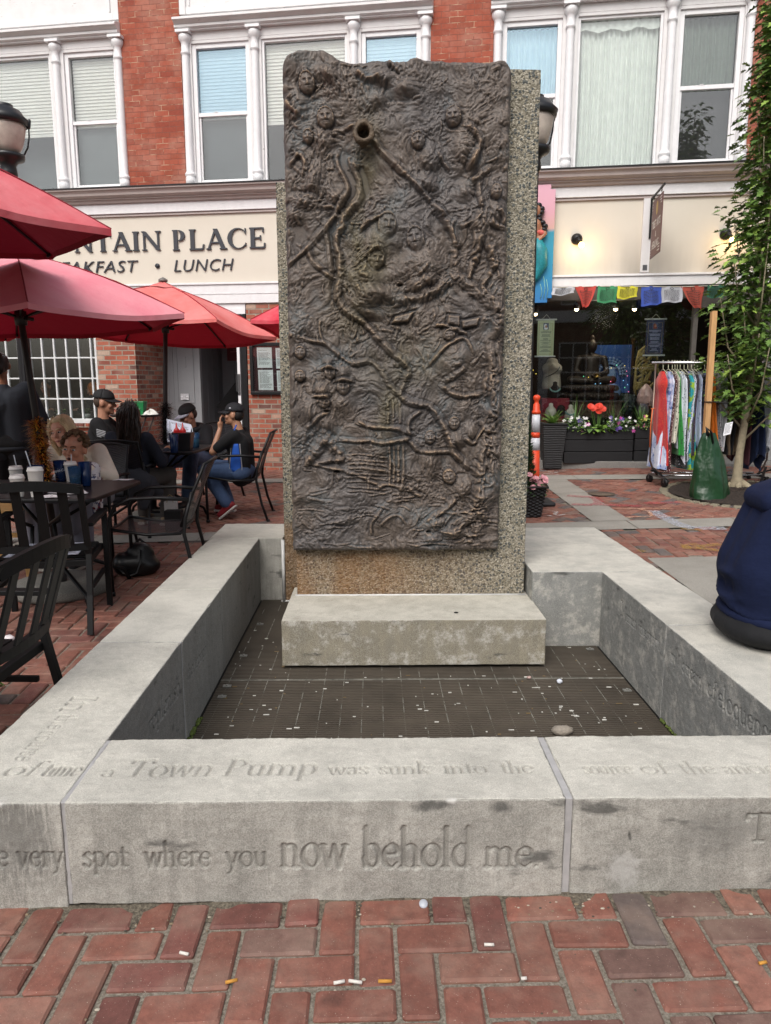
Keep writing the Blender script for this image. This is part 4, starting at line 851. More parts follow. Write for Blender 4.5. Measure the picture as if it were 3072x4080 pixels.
        H = np.where(dmin > 0, H * .3 + .034 * np.clip(dmin / .006, 0, 1), H) - .016 * np.exp(-((dmin + .008) / .006) ** 2)
    stroke(cD([(520, 1350), (650, 1360), (800, 1410), (920, 1470)]), .013, .05)
    # figures: torsos and limbs
    for c, L in ((cA, [(300, 760, 130, 170, .035, 0), (480, 1680, 110, 190, .045, -.3), (600, 1190, 110, 140, .03, 0), (370, 1930, 190, 90, .045, -.15), (1230, 720, 150, 100, .04, .4), (640, 400, 150, 80, .04, -.3), (1340, 440, 180, 90, .04, .1), (1560, 580, 170, 100, .04, .1), (250, 2080, 110, 110, .03, 0), (760, 1870, 110, 80, .03, .3)]),
                 (cB, [(860, 1290, 190, 230, .045, -.3), (430, 1430, 150, 150, .04, .3), (430, 1720, 170, 110, .05, -.5), (870, 1800, 110, 110, .035, 0), (980, 1440, 60, 140, .05, -.3), (1250, 2050, 120, 150, .05, 0), (1080, 1950, 70, 160, .035, .1)]),
                 (cC, [(1130, 820, 190, 270, .065, .2), (1260, 380, 240, 190, .05, .5), (1290, 980, 220, 110, .055, -.1), (1060, 1080, 200, 160, .05, .3), (1200, 1220, 140, 60, .03, -.2)]),
                 (cD, [(420, 640, 250, 260, .06, 0), (1080, 130, 130, 150, .045, 0), (380, 830, 180, 60, .04, .2), (760, 1750, 260, 200, .045, .2), (330, 920, 120, 60, .03, 0)]),
                 (cE, [(450, 420, 160, 170, .05, -.6), (640, 560, 150, 150, .04, 0), (830, 330, 140, 130, .035, 0), (740, 1100, 130, 40, .03, 0), (880, 1720, 150, 60, .028, .1)]),
                 (cF, [(265, 590, 65, 110, .04, 0), (445, 440, 60, 70, .045, 0), (480, 760, 85, 75, .05, .5), (300, 1000, 90, 35, .035, .2), (430, 1070, 90, 40, .04, .1), (590, 1050, 50, 60, .035, 0), (270, 1110, 70, 40, .03, 0), (545, 380, 50, 60, .03, 0)])):
        for x, y, rx, ry, h, ro in L: q = c([(x, y)])[0]; kk = .5777 if c is cF else .33; bump(q[0], q[1], rx * kk, ry * kk, h, ro, .55, .0022)
    for c, L, wd, h in ((cA, [(230, 640), (160, 730), (230, 830), (310, 890)], .014, .034), (cA, [(200, 1490), (300, 1360), (380, 1460), (380, 1580)], .016, .034), (cA, [(600, 2000), (680, 1985), (740, 2010)], .012, .03), (cA, [(1000, 360), (1060, 420), (1150, 470), (1290, 430)], .02, .04), (cA, [(1400, 210), (1430, 280), (1500, 350)], .018, .04),
                        (cB, [(900, 1020), (1000, 1100), (1060, 1220), (1000, 1400), (920, 1520)], .02, .04), (cB, [(560, 1340), (620, 1450), (700, 1560)], .014, .03), (cB, [(1180, 1520), (1080, 1600), (960, 1700)], .02, .034), (cB, [(1060, 1680), (1060, 1850), (1080, 2000)], .018, .03), (cB, [(1290, 2020), (1360, 2120), (1330, 2210)], .016, .034),
                        (cD, [(1050, 260), (1030, 420), (990, 590)], .032, .055), (cD, [(1180, 380), (1210, 520), (1240, 670)], .032, .055), (cD, [(990, 600), (950, 700), (930, 800)], .022, .035), (cD, [(1200, 700), (1130, 800), (1090, 880), (1120, 970)], .02, .04), (cD, [(1180, 100), (1260, 160), (1370, 190)], .016, .04), (cD, [(1040, 260), (1000, 120), (1060, 0)], .026, .035), (cD, [(450, 1830), (600, 1650), (720, 1560), (880, 1510), (980, 1700)], .014, .036), (cD, [(640, 2030), (780, 1940), (880, 1860)], .018, .03),
                        (cE, [(610, 720), (560, 850), (440, 980), (390, 1090)], .034, .05), (cE, [(620, 730), (740, 850), (800, 940), (790, 1020)], .034, .052), (cE, [(800, 1000), (680, 1010), (500, 1050)], .02, .03), (cF, [(440, 830), (380, 900), (300, 950), (240, 990)], .018, .04), (cF, [(500, 420), (560, 460), (600, 400), (630, 350)], .012, .04), (cC, [(1000, 870), (1050, 970), (1150, 1010)], .02, .035), (cC, [(1130, 650), (1050, 740), (1160, 780)], .016, .03)):
        stroke(c(L), wd, h, wd * .75)
    for k in range(8): a = -1.0 + k * .28; stroke(cC([(1330 - 20 * k, 30 + 8 * k), (1180 - 14 * k, 60 + 30 * k), (1060 - 10 * k, 130 + 40 * k)]) if k < 3 else cC([(1300 - 24 * (k - 3), 390 + 12 * k), (1130, 420 + 24 * (k - 3)), (990, 510 + 30 * (k - 3))]), .010, .022)
    # faces
    for c, x, y, rx, ry, h, tu, ti in ((cA, 405, 505, 88, 118, .045, .4, .1), (cA, 630, 925, 95, 118, .05, .1, .1), (cA, 420, 1150, 60, 75, .035, 0, 0), (cB, 740, 910, 85, 110, .05, -.6, .1), (cB, 315, 1200, 75, 95, .045, -.5, .2), (cB, 1255, 1810, 60, 85, .05, .3, 0), (cC, 1370, 140, 105, 150, .055, .7, -.05), (cC, 1240, 560, 90, 120, .05, .7, -.1), (cD, 285, 310, 100, 140, .05, -.6, .15), (cD, 690, 1470, 65, 70, .035, -.4, .1), (cC, 685, 1920, 60, 85, .04, -.1, .05), (cC, 845, 2090, 72, 100, .045, 0, 0), (cC, 325, 1680, 60, 75, .035, .2, 0), (cC, 325, 1960, 60, 70, .035, 0, 0), (cE, 610, 300, 70, 80, .045, .6, -.2), (cF, 428, 320, 36, 48, .045, 0, 0), (cF, 262, 415, 36, 50, .045, 0, 0), (cF, 395, 685, 44, 56, .045, -.5, .3)):
        q = c([(x, y)])[0]; kk = .5777 if c is cF else .33; face(q[0], q[1], rx * kk, ry * kk, h, tu, ti)
    for c, x, y, rx, ry, h in ((cC, 830, 1910, 95, 90, .05), (cC, 660, 1800, 75, 70, .04), (cE, 590, 165, 85, 85, .055)): q = c([(x, y)])[0]; bump(q[0], q[1], rx * .33, ry * .33, h, 0, .5)
    stroke(cC([(570, 1880), (660, 1850), (760, 1880)]), .012, .036); stroke(cC([(740, 2030), (840, 2000), (960, 2030)]), .012, .04); stroke(cE([(490, 235), (580, 235), (670, 235)]), .011, .04)
    for p in cE([(640, 420), (770, 1140)]) + cF([(255, 1068)]) + cD([(95, 870)]):
        x, z = px(*p); H = H - .05 * np.exp(-((X - x) / .014) ** 4 - ((Z - z) / .007) ** 4)
    # spout seat
    sx_, sz_ = px(*cA([(1090, 1160)])[0]); q = np.hypot(X - sx_, Z - sz_); H = H + .03 * np.clip(1 - q / .11, 0, 1)
    cr1 = fbm(wx * 34, wz * 38, 3, 101, .6); cr2 = fbm(X * 80, Z * 80, 3, 103, .6); H = H + (.0036 * rid(cr1) + .0026 * rid(cr2)) * (.4 + .6 * patch)
    # soften, edges roll back
    def blur(A, n):
        for _ in range(n): A = .5 * A + .125 * (np.roll(A, 1, 0) + np.roll(A, -1, 0) + np.roll(A, 1, 1) + np.roll(A, -1, 1))
        return A
    H = blur(H, 1); H = np.clip(H, -.035, .14)
    ed = np.minimum(np.minimum(X - xl, xr - X), np.minimum(Z - zb, topz - Z)); roll = np.sqrt(np.clip(1 - (1 - np.clip(ed / .03, 0, 1)) ** 2, 0, 1))
    Yv = YP - .02 - (.045 + H * .74) * (.25 + .75 * roll) - .012 * roll
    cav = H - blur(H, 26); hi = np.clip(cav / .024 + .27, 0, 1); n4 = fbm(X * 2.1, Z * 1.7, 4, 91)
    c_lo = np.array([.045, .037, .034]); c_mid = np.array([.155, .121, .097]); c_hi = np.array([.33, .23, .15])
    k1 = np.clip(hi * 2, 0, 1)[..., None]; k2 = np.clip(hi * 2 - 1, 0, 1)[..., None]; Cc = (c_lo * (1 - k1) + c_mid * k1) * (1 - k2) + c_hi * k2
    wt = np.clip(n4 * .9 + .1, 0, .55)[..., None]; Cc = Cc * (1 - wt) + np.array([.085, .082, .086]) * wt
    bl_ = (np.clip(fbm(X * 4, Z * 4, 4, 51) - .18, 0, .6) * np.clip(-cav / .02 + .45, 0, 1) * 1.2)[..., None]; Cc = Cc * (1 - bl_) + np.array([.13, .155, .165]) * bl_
    ol = np.zeros(X.shape)
    for (x, y, rx, rz, m) in ((1470, 760, .07, .38, .9), (1440, 1020, .20, .28, .85), (1440, 1260, .22, .2, .55), (1600, 1440, .28, .2, .5), (1560, 1660, .08, .22, .9)): a, b = px(x, y); ol = np.maximum(ol, m * np.exp(-((X - a) / rx) ** 2 - ((Z - b) / rz) ** 2) * np.clip(.75 + fbm(X * 7, Z * 3, 3, 61), 0, 1))
    ol = ol[..., None]; Cc = Cc * (1 - ol) + (np.array([.17, .145, .08]) * (.35 + .9 * hi[..., None])) * ol
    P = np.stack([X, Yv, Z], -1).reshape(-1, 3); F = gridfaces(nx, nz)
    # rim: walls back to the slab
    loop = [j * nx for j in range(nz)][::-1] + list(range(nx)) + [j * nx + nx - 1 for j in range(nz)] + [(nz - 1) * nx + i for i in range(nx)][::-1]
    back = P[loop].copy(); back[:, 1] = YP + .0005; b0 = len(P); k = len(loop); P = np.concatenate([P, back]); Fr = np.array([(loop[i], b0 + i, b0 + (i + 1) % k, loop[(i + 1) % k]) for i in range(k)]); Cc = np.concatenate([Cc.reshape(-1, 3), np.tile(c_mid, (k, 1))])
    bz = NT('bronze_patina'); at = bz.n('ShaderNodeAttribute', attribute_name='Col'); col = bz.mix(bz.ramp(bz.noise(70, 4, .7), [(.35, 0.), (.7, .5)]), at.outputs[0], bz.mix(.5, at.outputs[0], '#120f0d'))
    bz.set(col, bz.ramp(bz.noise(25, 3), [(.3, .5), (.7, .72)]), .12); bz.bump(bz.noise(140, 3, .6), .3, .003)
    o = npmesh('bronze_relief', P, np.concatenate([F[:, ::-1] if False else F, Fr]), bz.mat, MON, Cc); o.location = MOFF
    # spout
    m = MB(); rg = random.Random(3); prof = []
    n = 22; rings = [(.034, .0), (.026, -.03), (.024, .20)]
    outer = [(.055, .10), (.052, .04), (.050, .0), (.058, -.03), (.064, -.045), (.062, -.058), (.047, -.064), (.037, -.058), (.034, -.03), (.033, .09), (.001, .09)]
    vs = []
    for i, (r, d) in enumerate(outer):
        for j in range(n):
            g = 2 * pi * j / n; rr = r * (1 + (.09 * sin(3 * g + i * .6) + .06 * sin(7 * g + i)) * (1 if i < 7 else .3)); vs.append((sx_ + rr * cos(g) * .95, YP - .13 + d, sz_ + rr * sin(g)))
    fs = [(i * n + j, (i + 1) * n + j, (i + 1) * n + (j + 1) % n, i * n + (j + 1) % n) for i in range(len(outer) - 1) for j in range(n)]
    m.add(vs, fs, 0, True); sp = m.build('spout', M('spout_bronze', '#5a4c3c', .6, .2, var=.4, sc=30, bump=.6, bsc=60), MON, loc=MOFF, fixn=True)
    m = MB(); m.lathe([(.0335, .0), (.001, .0)], (sx_, YP - .06, sz_), 18, ax=(0, -1, 0)); m.build('spout_bore', DARK, MON, loc=MOFF)
relief()

# ================================================================ LEFT SIDE: umbrellas, tables, chairs
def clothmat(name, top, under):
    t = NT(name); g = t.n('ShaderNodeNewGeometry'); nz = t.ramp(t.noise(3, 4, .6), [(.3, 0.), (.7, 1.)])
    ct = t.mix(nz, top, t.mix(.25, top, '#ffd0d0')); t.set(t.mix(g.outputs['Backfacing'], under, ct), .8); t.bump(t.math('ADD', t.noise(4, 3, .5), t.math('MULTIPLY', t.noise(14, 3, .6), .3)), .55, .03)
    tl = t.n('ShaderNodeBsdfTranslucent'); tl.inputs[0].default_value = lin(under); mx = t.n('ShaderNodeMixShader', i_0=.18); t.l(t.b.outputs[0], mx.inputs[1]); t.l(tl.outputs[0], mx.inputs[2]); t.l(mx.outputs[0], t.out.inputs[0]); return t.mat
POLE = M('umbrella_pole_paint', '#1d1718', .45, var=.15, sc=20)
def umbrella(label, base, top, ang, tilt, mat, r=1.2, h=.48):
    base, top = Vector(base), Vector(top); root = thing('patio_umbrella', label, 'umbrella', base, 0, 'red umbrellas over the patio tables'); c = top - base
    V = [c + Vector((r * cos(ang + k * pi / 3), r * sin(ang + k * pi / 3), r * cos(ang + k * pi / 3) * tilt[0] + r * sin(ang + k * pi / 3) * tilt[1])) for k in range(6)]
    ap = c + Vector((-tilt[0] * .0, 0, h)); rg = random.Random(len(label))
    def panels(rad, lift, sag, n=10, m=8, hem=0):
        mb = MB()
        for k in range(6):
            a, b = V[k], V[(k + 1) % 6]
            def fn(u, v, a=a, b=b):
                e = a * (1 - u) + b * u; e = e + (c - e) * .07 * (4 * u * (1 - u)); p = ap + (e - ap) * (v * rad)
                s = -sag * 4 * u * (1 - u) * v + .05 * sin(pi * v * rad) * (1 if rad > .9 else 0)
                return p + Vector((0, 0, lift + s + .004 * sin(9 * u + 7 * v + k)))
            mb.grid(fn, n, m)
            if hem: mb.grid(lambda u, v, f=fn: Vector(f(u, 1)) - Vector((0, 0, .035 * v)), n, 1)
        return mb
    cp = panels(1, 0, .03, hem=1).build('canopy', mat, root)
    panels(.2, .035, .0, 6, 3).build('vent', mat, cp)
    mb = MB(); mb.lathe([(.05, 0), (.05, .02), (.03, .035), (.0001, .05)], ap + Vector((0, 0, .03)), 12); mb.build('finial', M('finial_plastic', '#6b6762', .5), root)
    for k in range(6): mb = MB(); mb.tube([ap + (V[k] - ap) * t_ + Vector((0, 0, .004 + .05 * sin(pi * t_))) for t_ in (.2, .4, .6, .8, 1)], .0045, 5); mb.build('seam', mat, cp)
    hub = c + Vector((0, 0, h - .06)); slide = c + Vector((0, 0, .02))
    mb = MB(); mb.tube([(0, 0, .0), slide, hub], .024, 12); mb.build('pole', POLE, root)
    mb = MB(); mb.lathe([(.04, -.05), (.045, 0), (.04, .05)], slide, 12); mb.tube([slide + Vector((.04, -.01, -.0)), slide + Vector((.10, -.03, -.01))], .014, 8); mb.build('crank', POLE, root)
    for k in range(6):
        mb = MB(); P = [hub] + [ap + (V[k] - ap) * t + Vector((0, 0, -.02 + .05 * sin(pi * t))) for t in (.25, .5, .75, .985)]; mb.tube(P, .009, 6); mb.cap(V[k] + (ap - V[k]) * .03 + Vector((0, 0, -.03)), .011, V[k] + (ap - V[k]) * .02 + Vector((0, 0, -.01)), .009, 8)
        mid = ap + (V[k] - ap) * .55; mb.tube([slide, mid + Vector((0, 0, .02))], .008, 6); mb.build('rib', POLE, root)
    return root
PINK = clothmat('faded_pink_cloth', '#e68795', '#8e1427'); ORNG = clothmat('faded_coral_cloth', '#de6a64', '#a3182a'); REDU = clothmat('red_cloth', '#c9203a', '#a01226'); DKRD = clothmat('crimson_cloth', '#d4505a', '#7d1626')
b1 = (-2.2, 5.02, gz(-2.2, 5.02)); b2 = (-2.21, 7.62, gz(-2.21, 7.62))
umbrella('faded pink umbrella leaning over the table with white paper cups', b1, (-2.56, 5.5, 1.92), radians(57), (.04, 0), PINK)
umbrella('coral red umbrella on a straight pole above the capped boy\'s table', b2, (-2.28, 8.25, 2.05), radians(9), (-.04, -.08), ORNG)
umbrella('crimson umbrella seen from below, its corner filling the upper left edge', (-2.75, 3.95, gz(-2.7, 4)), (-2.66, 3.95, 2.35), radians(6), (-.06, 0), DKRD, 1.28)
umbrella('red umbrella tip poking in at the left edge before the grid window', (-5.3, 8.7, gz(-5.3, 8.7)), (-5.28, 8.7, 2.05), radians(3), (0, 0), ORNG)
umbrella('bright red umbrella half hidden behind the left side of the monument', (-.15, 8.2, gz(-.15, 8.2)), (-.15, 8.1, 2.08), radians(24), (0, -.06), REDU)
def perf():
    t = NT('expanded_metal_mesh'); sx = t.n('ShaderNodeSeparateXYZ'); t.l(t.obj(), sx.inputs[0]); v = t.math('ADD', sx.outputs[1], sx.outputs[2])
    a = t.math('SINE', t.math('MULTIPLY', t.math('ADD', sx.outputs[0], v), 300)); b = t.math('SINE', t.math('MULTIPLY', t.math('SUBTRACT', sx.outputs[0], v), 300))
    hole = t.math('GREATER_THAN', t.math('MULTIPLY', a, b), .12); tr = t.n('ShaderNodeBsdfTransparent'); mx = t.n('ShaderNodeMixShader'); t.set('#242326', .4)
    t.l(hole, mx.inputs[0]); t.l(t.b.outputs[0], mx.inputs[1]); t.l(tr.outputs[0], mx.inputs[2]); t.l(mx.outputs[0], t.out.inputs[0]); return t.mat
PERF = perf()
def mesh_chair(label, loc, rz, gp='black mesh armchairs'):
    """faces local +y; origin on the ground under the seat"""
    root = thing('mesh_armchair', label, 'chair', loc, rz, gp)
    mb = MB(); mb.grid(lambda u, v: (-.25 + .5 * u, -.22 + .46 * v, .425 + .03 * v - .02 * sin(pi * v) + (.0 if v < .9 else -.012) - .012 * sin(pi * u)), 12, 12); mb.build('seat', PERF, root)
    bk = lambda u, v: (-.235 + .47 * u, -.23 - .15 * v + .03 * (1 - 4 * (u - .5) ** 2) * -1 - .02 * v * v, .47 + .42 * v)
    mb = MB(); mb.grid(bk, 12, 12); mb.build('backrest', PERF, root)
    mb = MB(); mb.tube([bk(0, 0), bk(0, .5), bk(0, 1), bk(.25, 1.03), bk(.5, 1.04), bk(.75, 1.03), bk(1, 1), bk(1, .5), bk(1, 0), bk(.5, 0), bk(0, 0)], .012, 8); mb.build('back_frame', BLACKM, root)
    mb = MB(); mb.tube([(-.25, -.22, .42), (-.25, 0, .415), (-.25, .24, .455), (0, .245, .44), (.25, .24, .455), (.25, 0, .415), (.25, -.22, .42), (-.25, -.22, .42)], .011, 8); mb.build('seat_frame', BLACKM, root)
    for s in (-1, 1):
        x = s * .265
        mb = MB(); mb.tube([(x * 1.04, .24, 0), (x * 1.03, .245, .3), (x * 1.03, .24, .52), (x * 1.03, .19, .62), (x * 1.03, .09, .665), (x * 1.02, -.1, .67), (x, -.29, .655)], .0135, 8); mb.lathe([(.018, 0), (.018, .025), (.012, .03)], (x * 1.04, .24, 0), 8); mb.build('front_leg', BLACKM, root)
        mb = MB(); mb.tube([(x * 1.08, -.36, 0), (x * 1.03, -.30, .18), (x * .98, -.25, .42), (x * .94, -.26, .52), (x * .92, -.31, .7)], .0135, 8); mb.lathe([(.018, 0), (.018, .025), (.012, .03)], (x * 1.08, -.36, 0), 8); mb.build('rear_leg', BLACKM, root)
    return root
gp3 = lambda x, y, dz=0: (x, y, gz(x, y) + dz)
mesh_chair('empty black mesh armchair beside the basin wall above the black bag', gp3(-1.56, 5.12), radians(94))
mesh_chair('black mesh armchair the boy in the black jersey sits on', gp3(-1.44, 7.52), radians(92))
mesh_chair('black mesh armchair with a grey jacket over it, under the dark haired woman', gp3(-2.34, 7.0), radians(-3))
mesh_chair('black mesh armchair behind the blonde woman in cream, turned to the street', gp3(-2.40, 6.06), radians(180))
mesh_chair('black mesh armchair under the boy reading a menu by the entrance', gp3(-1.98, 8.62), radians(160))
SLAT = M('black_aluminium', '#0d0d0e', .55, var=.12, sc=15, spec=.25)
def slat_chair(label, loc, rz):
    root = thing('slat_armchair', label, 'chair', loc, rz, 'black slat back armchairs'); w = .27
    bk = lambda u, v: Vector((-w + 2 * w * u, -.24 - .13 * v - .045 * (1 - (2 * u - 1) ** 2), .46 + .40 * v + .03 * (1 - (2 * u - 1) ** 2) * v))
    for nm, v, hh in (('top_rail', 1, .055), ('lower_rail', .12, .04)):
        mb = MB(); P = [bk(i / 10, v) for i in range(11)]
        for a, b in zip(P[:-1], P[1:]): mb.beam(a, b + (b - a) * .02, .026, hh)
        mb.build(nm, SLAT, root)
    for i in range(4):
        u = .17 + .22 * i; mb = MB(); mb.beam(bk(u, .13), bk(u, .98), .052, .010, (0, 1, 0)); mb.build('slat', SLAT, root, bev=.002)
    mb = MB()
    for k in range(5): mb.box(-w + .02, -.2 + .085 * k, .425, w - .02, -.2 + .085 * k + .075, .44)
    mb.build('seat', SLAT, root, bev=.003)
    mb = MB(); mb.box(-w, .2, .385, w, .235, .425); mb.box(-w + .002, -.24, .385, w - .002, -.205, .424); mb.box(-w, -.2048, .385, -w + .03, .1998, .4252); mb.box(w - .03, -.2048, .385, w, .1998, .4252); mb.build('seat_frame', SLAT, root, bev=.004)
    for s in (-1, 1):
        x = s * w
        mb = MB(); mb.beam((x, -.36, 0), (x, -.29, .22), .034, .03); mb.beam((x, -.29, .22), (x, -.24, .46), .034, .03); mb.beam((x, -.24, .46), (x, -.375, .885), .034, .028); mb.build('rear_leg', SLAT, root, bev=.003)
        mb = MB(); mb.box(x + s * .02 - .017, .21, 0, x + s * .02 + .017, .245, .625); mb.build('front_leg', SLAT, root, bev=.003)
        mb = MB(); mb.box(x + s * .012 - .026, -.26, .625, x + s * .012 + .026, .27, .648); mb.build('armrest', SLAT, root, bev=.004)
        mb = MB(); mb.box(x - .012, -.2, .24, x + .012, .21, .265); mb.build('side_rail', SLAT, root, bev=.003)
    return root
slat_chair('black slat back armchair at the left edge with its back to the basin', gp3(-1.66, 2.74), radians(88))
slat_chair('black slat back armchair holding laminated menus at the cup laden table', gp3(-1.99, 4.40), radians(11))
TOP = M('black_table_top', '#111013', .42, var=.2, sc=10, bump=.05, spec=.25)
def cafe_table(label, cx, cy, wx, wy, z, rz, legs):
    root = thing('cafe_table', label, 'table', gp3(cx, cy), rz, 'black cafe tables'); h = z - gz(cx, cy)
    pts = []
    for sx, sy, a0 in ((1, 1, 0), (-1, 1, 90), (-1, -1, 180), (1, -1, 270)):
        for i in range(6): a = radians(a0 + 18 * i); pts.append((sx * (wx / 2 - .07) + .07 * cos(a), sy * (wy / 2 - .07) + .07 * sin(a)))
    mb = MB(); mb.hexa([(x, y, h - .028) for x, y in pts], [(x, y, h) for x, y in pts]); mb.build('table_top', TOP, root, bev=.008)
    for sx in (-1, 1):
        for sy in (-1, 1):
            mb = MB(); X, Y = sx * (wx / 2 - .10), sy * (wy / 2 - .10)
            if legs == 'curved': mb.tube([(sx * .05, sy * .05, h - .25), (X * .45, Y * .45, h - .16), (X * .75, Y * .75, h - .05), (X * .9, Y * .9, h - .03)], .012, 8); mb.tube([(sx * .05, sy * .05, h - .25), (sx * .06, sy * .06, .32), (X * .55, Y * .55, .2), (X * .92, Y * .92, .1), (X, Y, .0)], .014, 8); mb.lathe([(.028, 0), (.028, .012), (.015, .02)], (X, Y, 0), 10)
            mb.build('leg', BLACKM, root)
    return root
cafe_table('black cafe table crowded with white paper cups and blue tumblers', -2.26, 4.93, 1.08, .92, .775, radians(-2), 'curved')
cafe_table('black cafe table with a condiment caddy between the seated diners', -2.22, 7.42, 1.02, .9, .835, radians(-3), 'curved')
GRAN = M('granite_speckle', '#77756f', .7, var=.5, sc=180, bump=.2)
for (x, y, z), lb in ((b1, 'round speckled granite umbrella base under the cup laden table'), (b2, 'round speckled granite umbrella base under the far table')):
    r = thing('umbrella_base', lb, 'umbrella base', (x, y, gz(x, y)), 0, 'granite umbrella bases')
    mb = MB(); mb.lathe([(.33, .0), (.335, .02), (.335, .06), (.325, .068), (.0001, .07)], (0, 0, 0), 40); mb.build('disc', GRAN, r)
    mb = MB(); mb.lathe([(.034, .07), (.034, .33), (.03, .335)], (0, 0, 0), 16); mb.build('sleeve', CHROMEG, r)
# tinsel garlands wound on the poles
def tinsel(label, p0, p1, mats, n, r, seed):
    rg = random.Random(seed); p0, p1 = Vector(p0), Vector(p1); ax = (p1 - p0).normalized(); u = ax.orthogonal().normalized(); w = ax.cross(u); mb = MB()
    for i in range(n):
        t = rg.random(); a = rg.uniform(0, 2 * pi); L = r * rg.uniform(.55, 1.15) * (1 + .45 * sin(t * 30)); d = (u * cos(a) + w * sin(a) + ax * rg.uniform(-.5, .5)).normalized(); c = p0 + (p1 - p0) * t + d * .022; e = c + d * L + Vector((0, 0, -L * .25)); s = d.cross(ax).normalized() * rg.uniform(.0018, .0035)
        m = (c + e) / 2 + Vector((rg.gauss(0, .006), rg.gauss(0, .006), rg.gauss(0, .006))); mb.add([c - s, c + s, m + s, m - s, e], [(0, 1, 2, 3), (3, 2, 4)], rg.choice(range(len(mats))))
    return tag(mb.build('tinsel_garland', mats), label, 'garland')
FOIL = [M('copper_foil', '#f08a28', .35, .1, var=.3, sc=90), M('gold_foil', '#ffb848', .35, .1, var=.3, sc=90), M('black_foil', '#151313', .25, .6), M('brown_foil', '#8a4412', .35, .4)]
pt = lambda b, t, f: Vector(b) + (Vector(t) - Vector(b)) * f
tinsel('orange and black tinsel garland wound round the leaning umbrella pole', pt(b1, (-2.56, 5.5, 1.92), .40), pt(b1, (-2.56, 5.5, 1.92), .63), FOIL, 2400, .066, 1)
tinsel('black tinsel garland wound round the straight umbrella pole', pt(b2, (-2.28, 8.25, 2.05), .385), pt(b2, (-2.28, 8.25, 2.05), .60), [M('black_foil', '#151313', .25, .6), M('black_foil2', '#2a292c', .2, .8), M('silver_foil', '#8a8a92', .2, .9)] , 1700, .085, 2)
# table ware
def tw(px, py, z): d = ray(px, py); t = (z - CAM_H) / d.z; p = Vector((0, 0, CAM_H)) + d * t; return p
PAPER = M('paper_cup', '#d9d5cf', .7, var=.04); LID = M('cup_lid', '#e2ddd8', .5, var=.04); STRAW = M('straw', '#cfd6df', .4)
T1, T2 = .776, .836
def cup(label, p, h=.118, r=.043, straw=None, gp='white paper cups on the near table'):
    root = thing('paper_cup', label, 'paper cup', p, 0, gp); mb = MB(); mb.lathe([(r * .74, 0), (r * .75, .002), (r, h), (r * 1.02, h + .001)], (0, 0, 0), 24); mb.build('cup', PAPER, root)
    mb = MB(); mb.lathe([(r * 1.07, h - .006), (r * 1.07, h + .003), (r * .98, h + .006), (r * .96, h + .016), (r * .86, h + .02), (r * .84, h + .014), (.0001, h + .014)], (0, 0, 0), 24); mb.build('lid', LID, root)
    if straw: mb = MB(); mb.tube([(.008, 0, h + .01), Vector((.008, 0, h + .01)) + Vector(straw)], .0035, 8); mb.build('straw', STRAW, root)
    return root
cup('shorter white paper cup in front, nearest the left table edge', tw(74, 1978, T1))
cup('white paper cup with a straw, half hidden behind the shorter cup', tw(68, 1935, T1), straw=(-.012, 0, .085))
cup('tallest white paper cup beside the table corner chair', tw(148, 1978, T1), .165, .046)
cup('white paper cup with a straw between the blue tumblers', tw(285, 1918, T1), .125, .043, (.004, 0, .06))
def tumbler(label, p, mat, h=.165, r=.042, liquid=None, straw=None, lv=.55, gp=None):
    root = thing('tumbler', label, 'tumbler', p, 0, gp); mb = MB(); mb.lathe([(r * .72, .0), (r * .74, .004), (r, h), (r * .94, h), (r * .7, .01), (.0001, .01)], (0, 0, 0), 24); mb.build('glass_body', mat, root)
    if liquid: mb = MB(); mb.lathe([(r * .72, .011), (r * (.72 + .24 * lv), h * lv), (.0001, h * lv)], (0, 0, 0), 20); mb.build('drink', liquid, root)
    if straw: mb = MB(); mb.tube([(0, 0, .02), Vector((0, 0, .02)) + Vector(straw)], .0035, 8); mb.build('straw', STRAW, root)
    return root
def blueglass(name, c, a):
    t = NT(name); t.set(c, .2); tr = t.n('ShaderNodeBsdfTransparent'); tr.inputs[0].default_value = lin(c); mx = t.n('ShaderNodeMixShader', i_0=a); t.l(t.b.outputs[0], mx.inputs[1]); t.l(tr.outputs[0], mx.inputs[2]); t.l(mx.outputs[0], t.out.inputs[0]); return t.mat
BLU = blueglass('dark_blue_plastic', '#0f2c58', .35); LBLU = blueglass('light_blue_plastic', '#5a8ab8', .84); COLA = M('cola', '#160b07', .2); COFF = M('iced_drink', '#3a2c12', .3); JUICE = M('juice', '#7d7a2c', .3)
gB = 'blue plastic tumblers on the tables'
o = tumbler('dark blue tumbler with pale script lettering beside the orange garland', tw(244, 1917, T1), BLU, .15, .047, gp=gB)
textmesh('Pepsi-Cola', .026, M('tumbler_print', '#c7cbd6', .5), 'script_mark', o, (-.038, -.046, .065), (radians(86), radians(-10), 0), shear=.3)
tumbler('pale topped blue tumbler half full of brown iced drink', tw(302, 1940, T1), LBLU, .14, .044, COFF, gp=gB)
tumbler('tall dark blue tumbler nearest the cream sleeve', tw(343, 1935, T1), BLU, .165, .046, COLA, gp=gB)
tumbler('dark blue tumbler with a white straw behind the tallest paper cup', tw(150, 1950, T1), BLU, .16, .053, COLA, (-.05, -.02, .24), gp=gB)
tumbler('dark blue tumbler with cola beside the condiment caddy', tw(695, 1803, T2), BLU, .17, .045, COLA, (-.03, .0, .2), lv=.4, gp=gB)
tumbler('blue tumbler of yellow green juice near the yawning boy', tw(780, 1783, T2), LBLU, .15, .045, JUICE, (-.035, 0, .2), lv=.6, gp=gB)
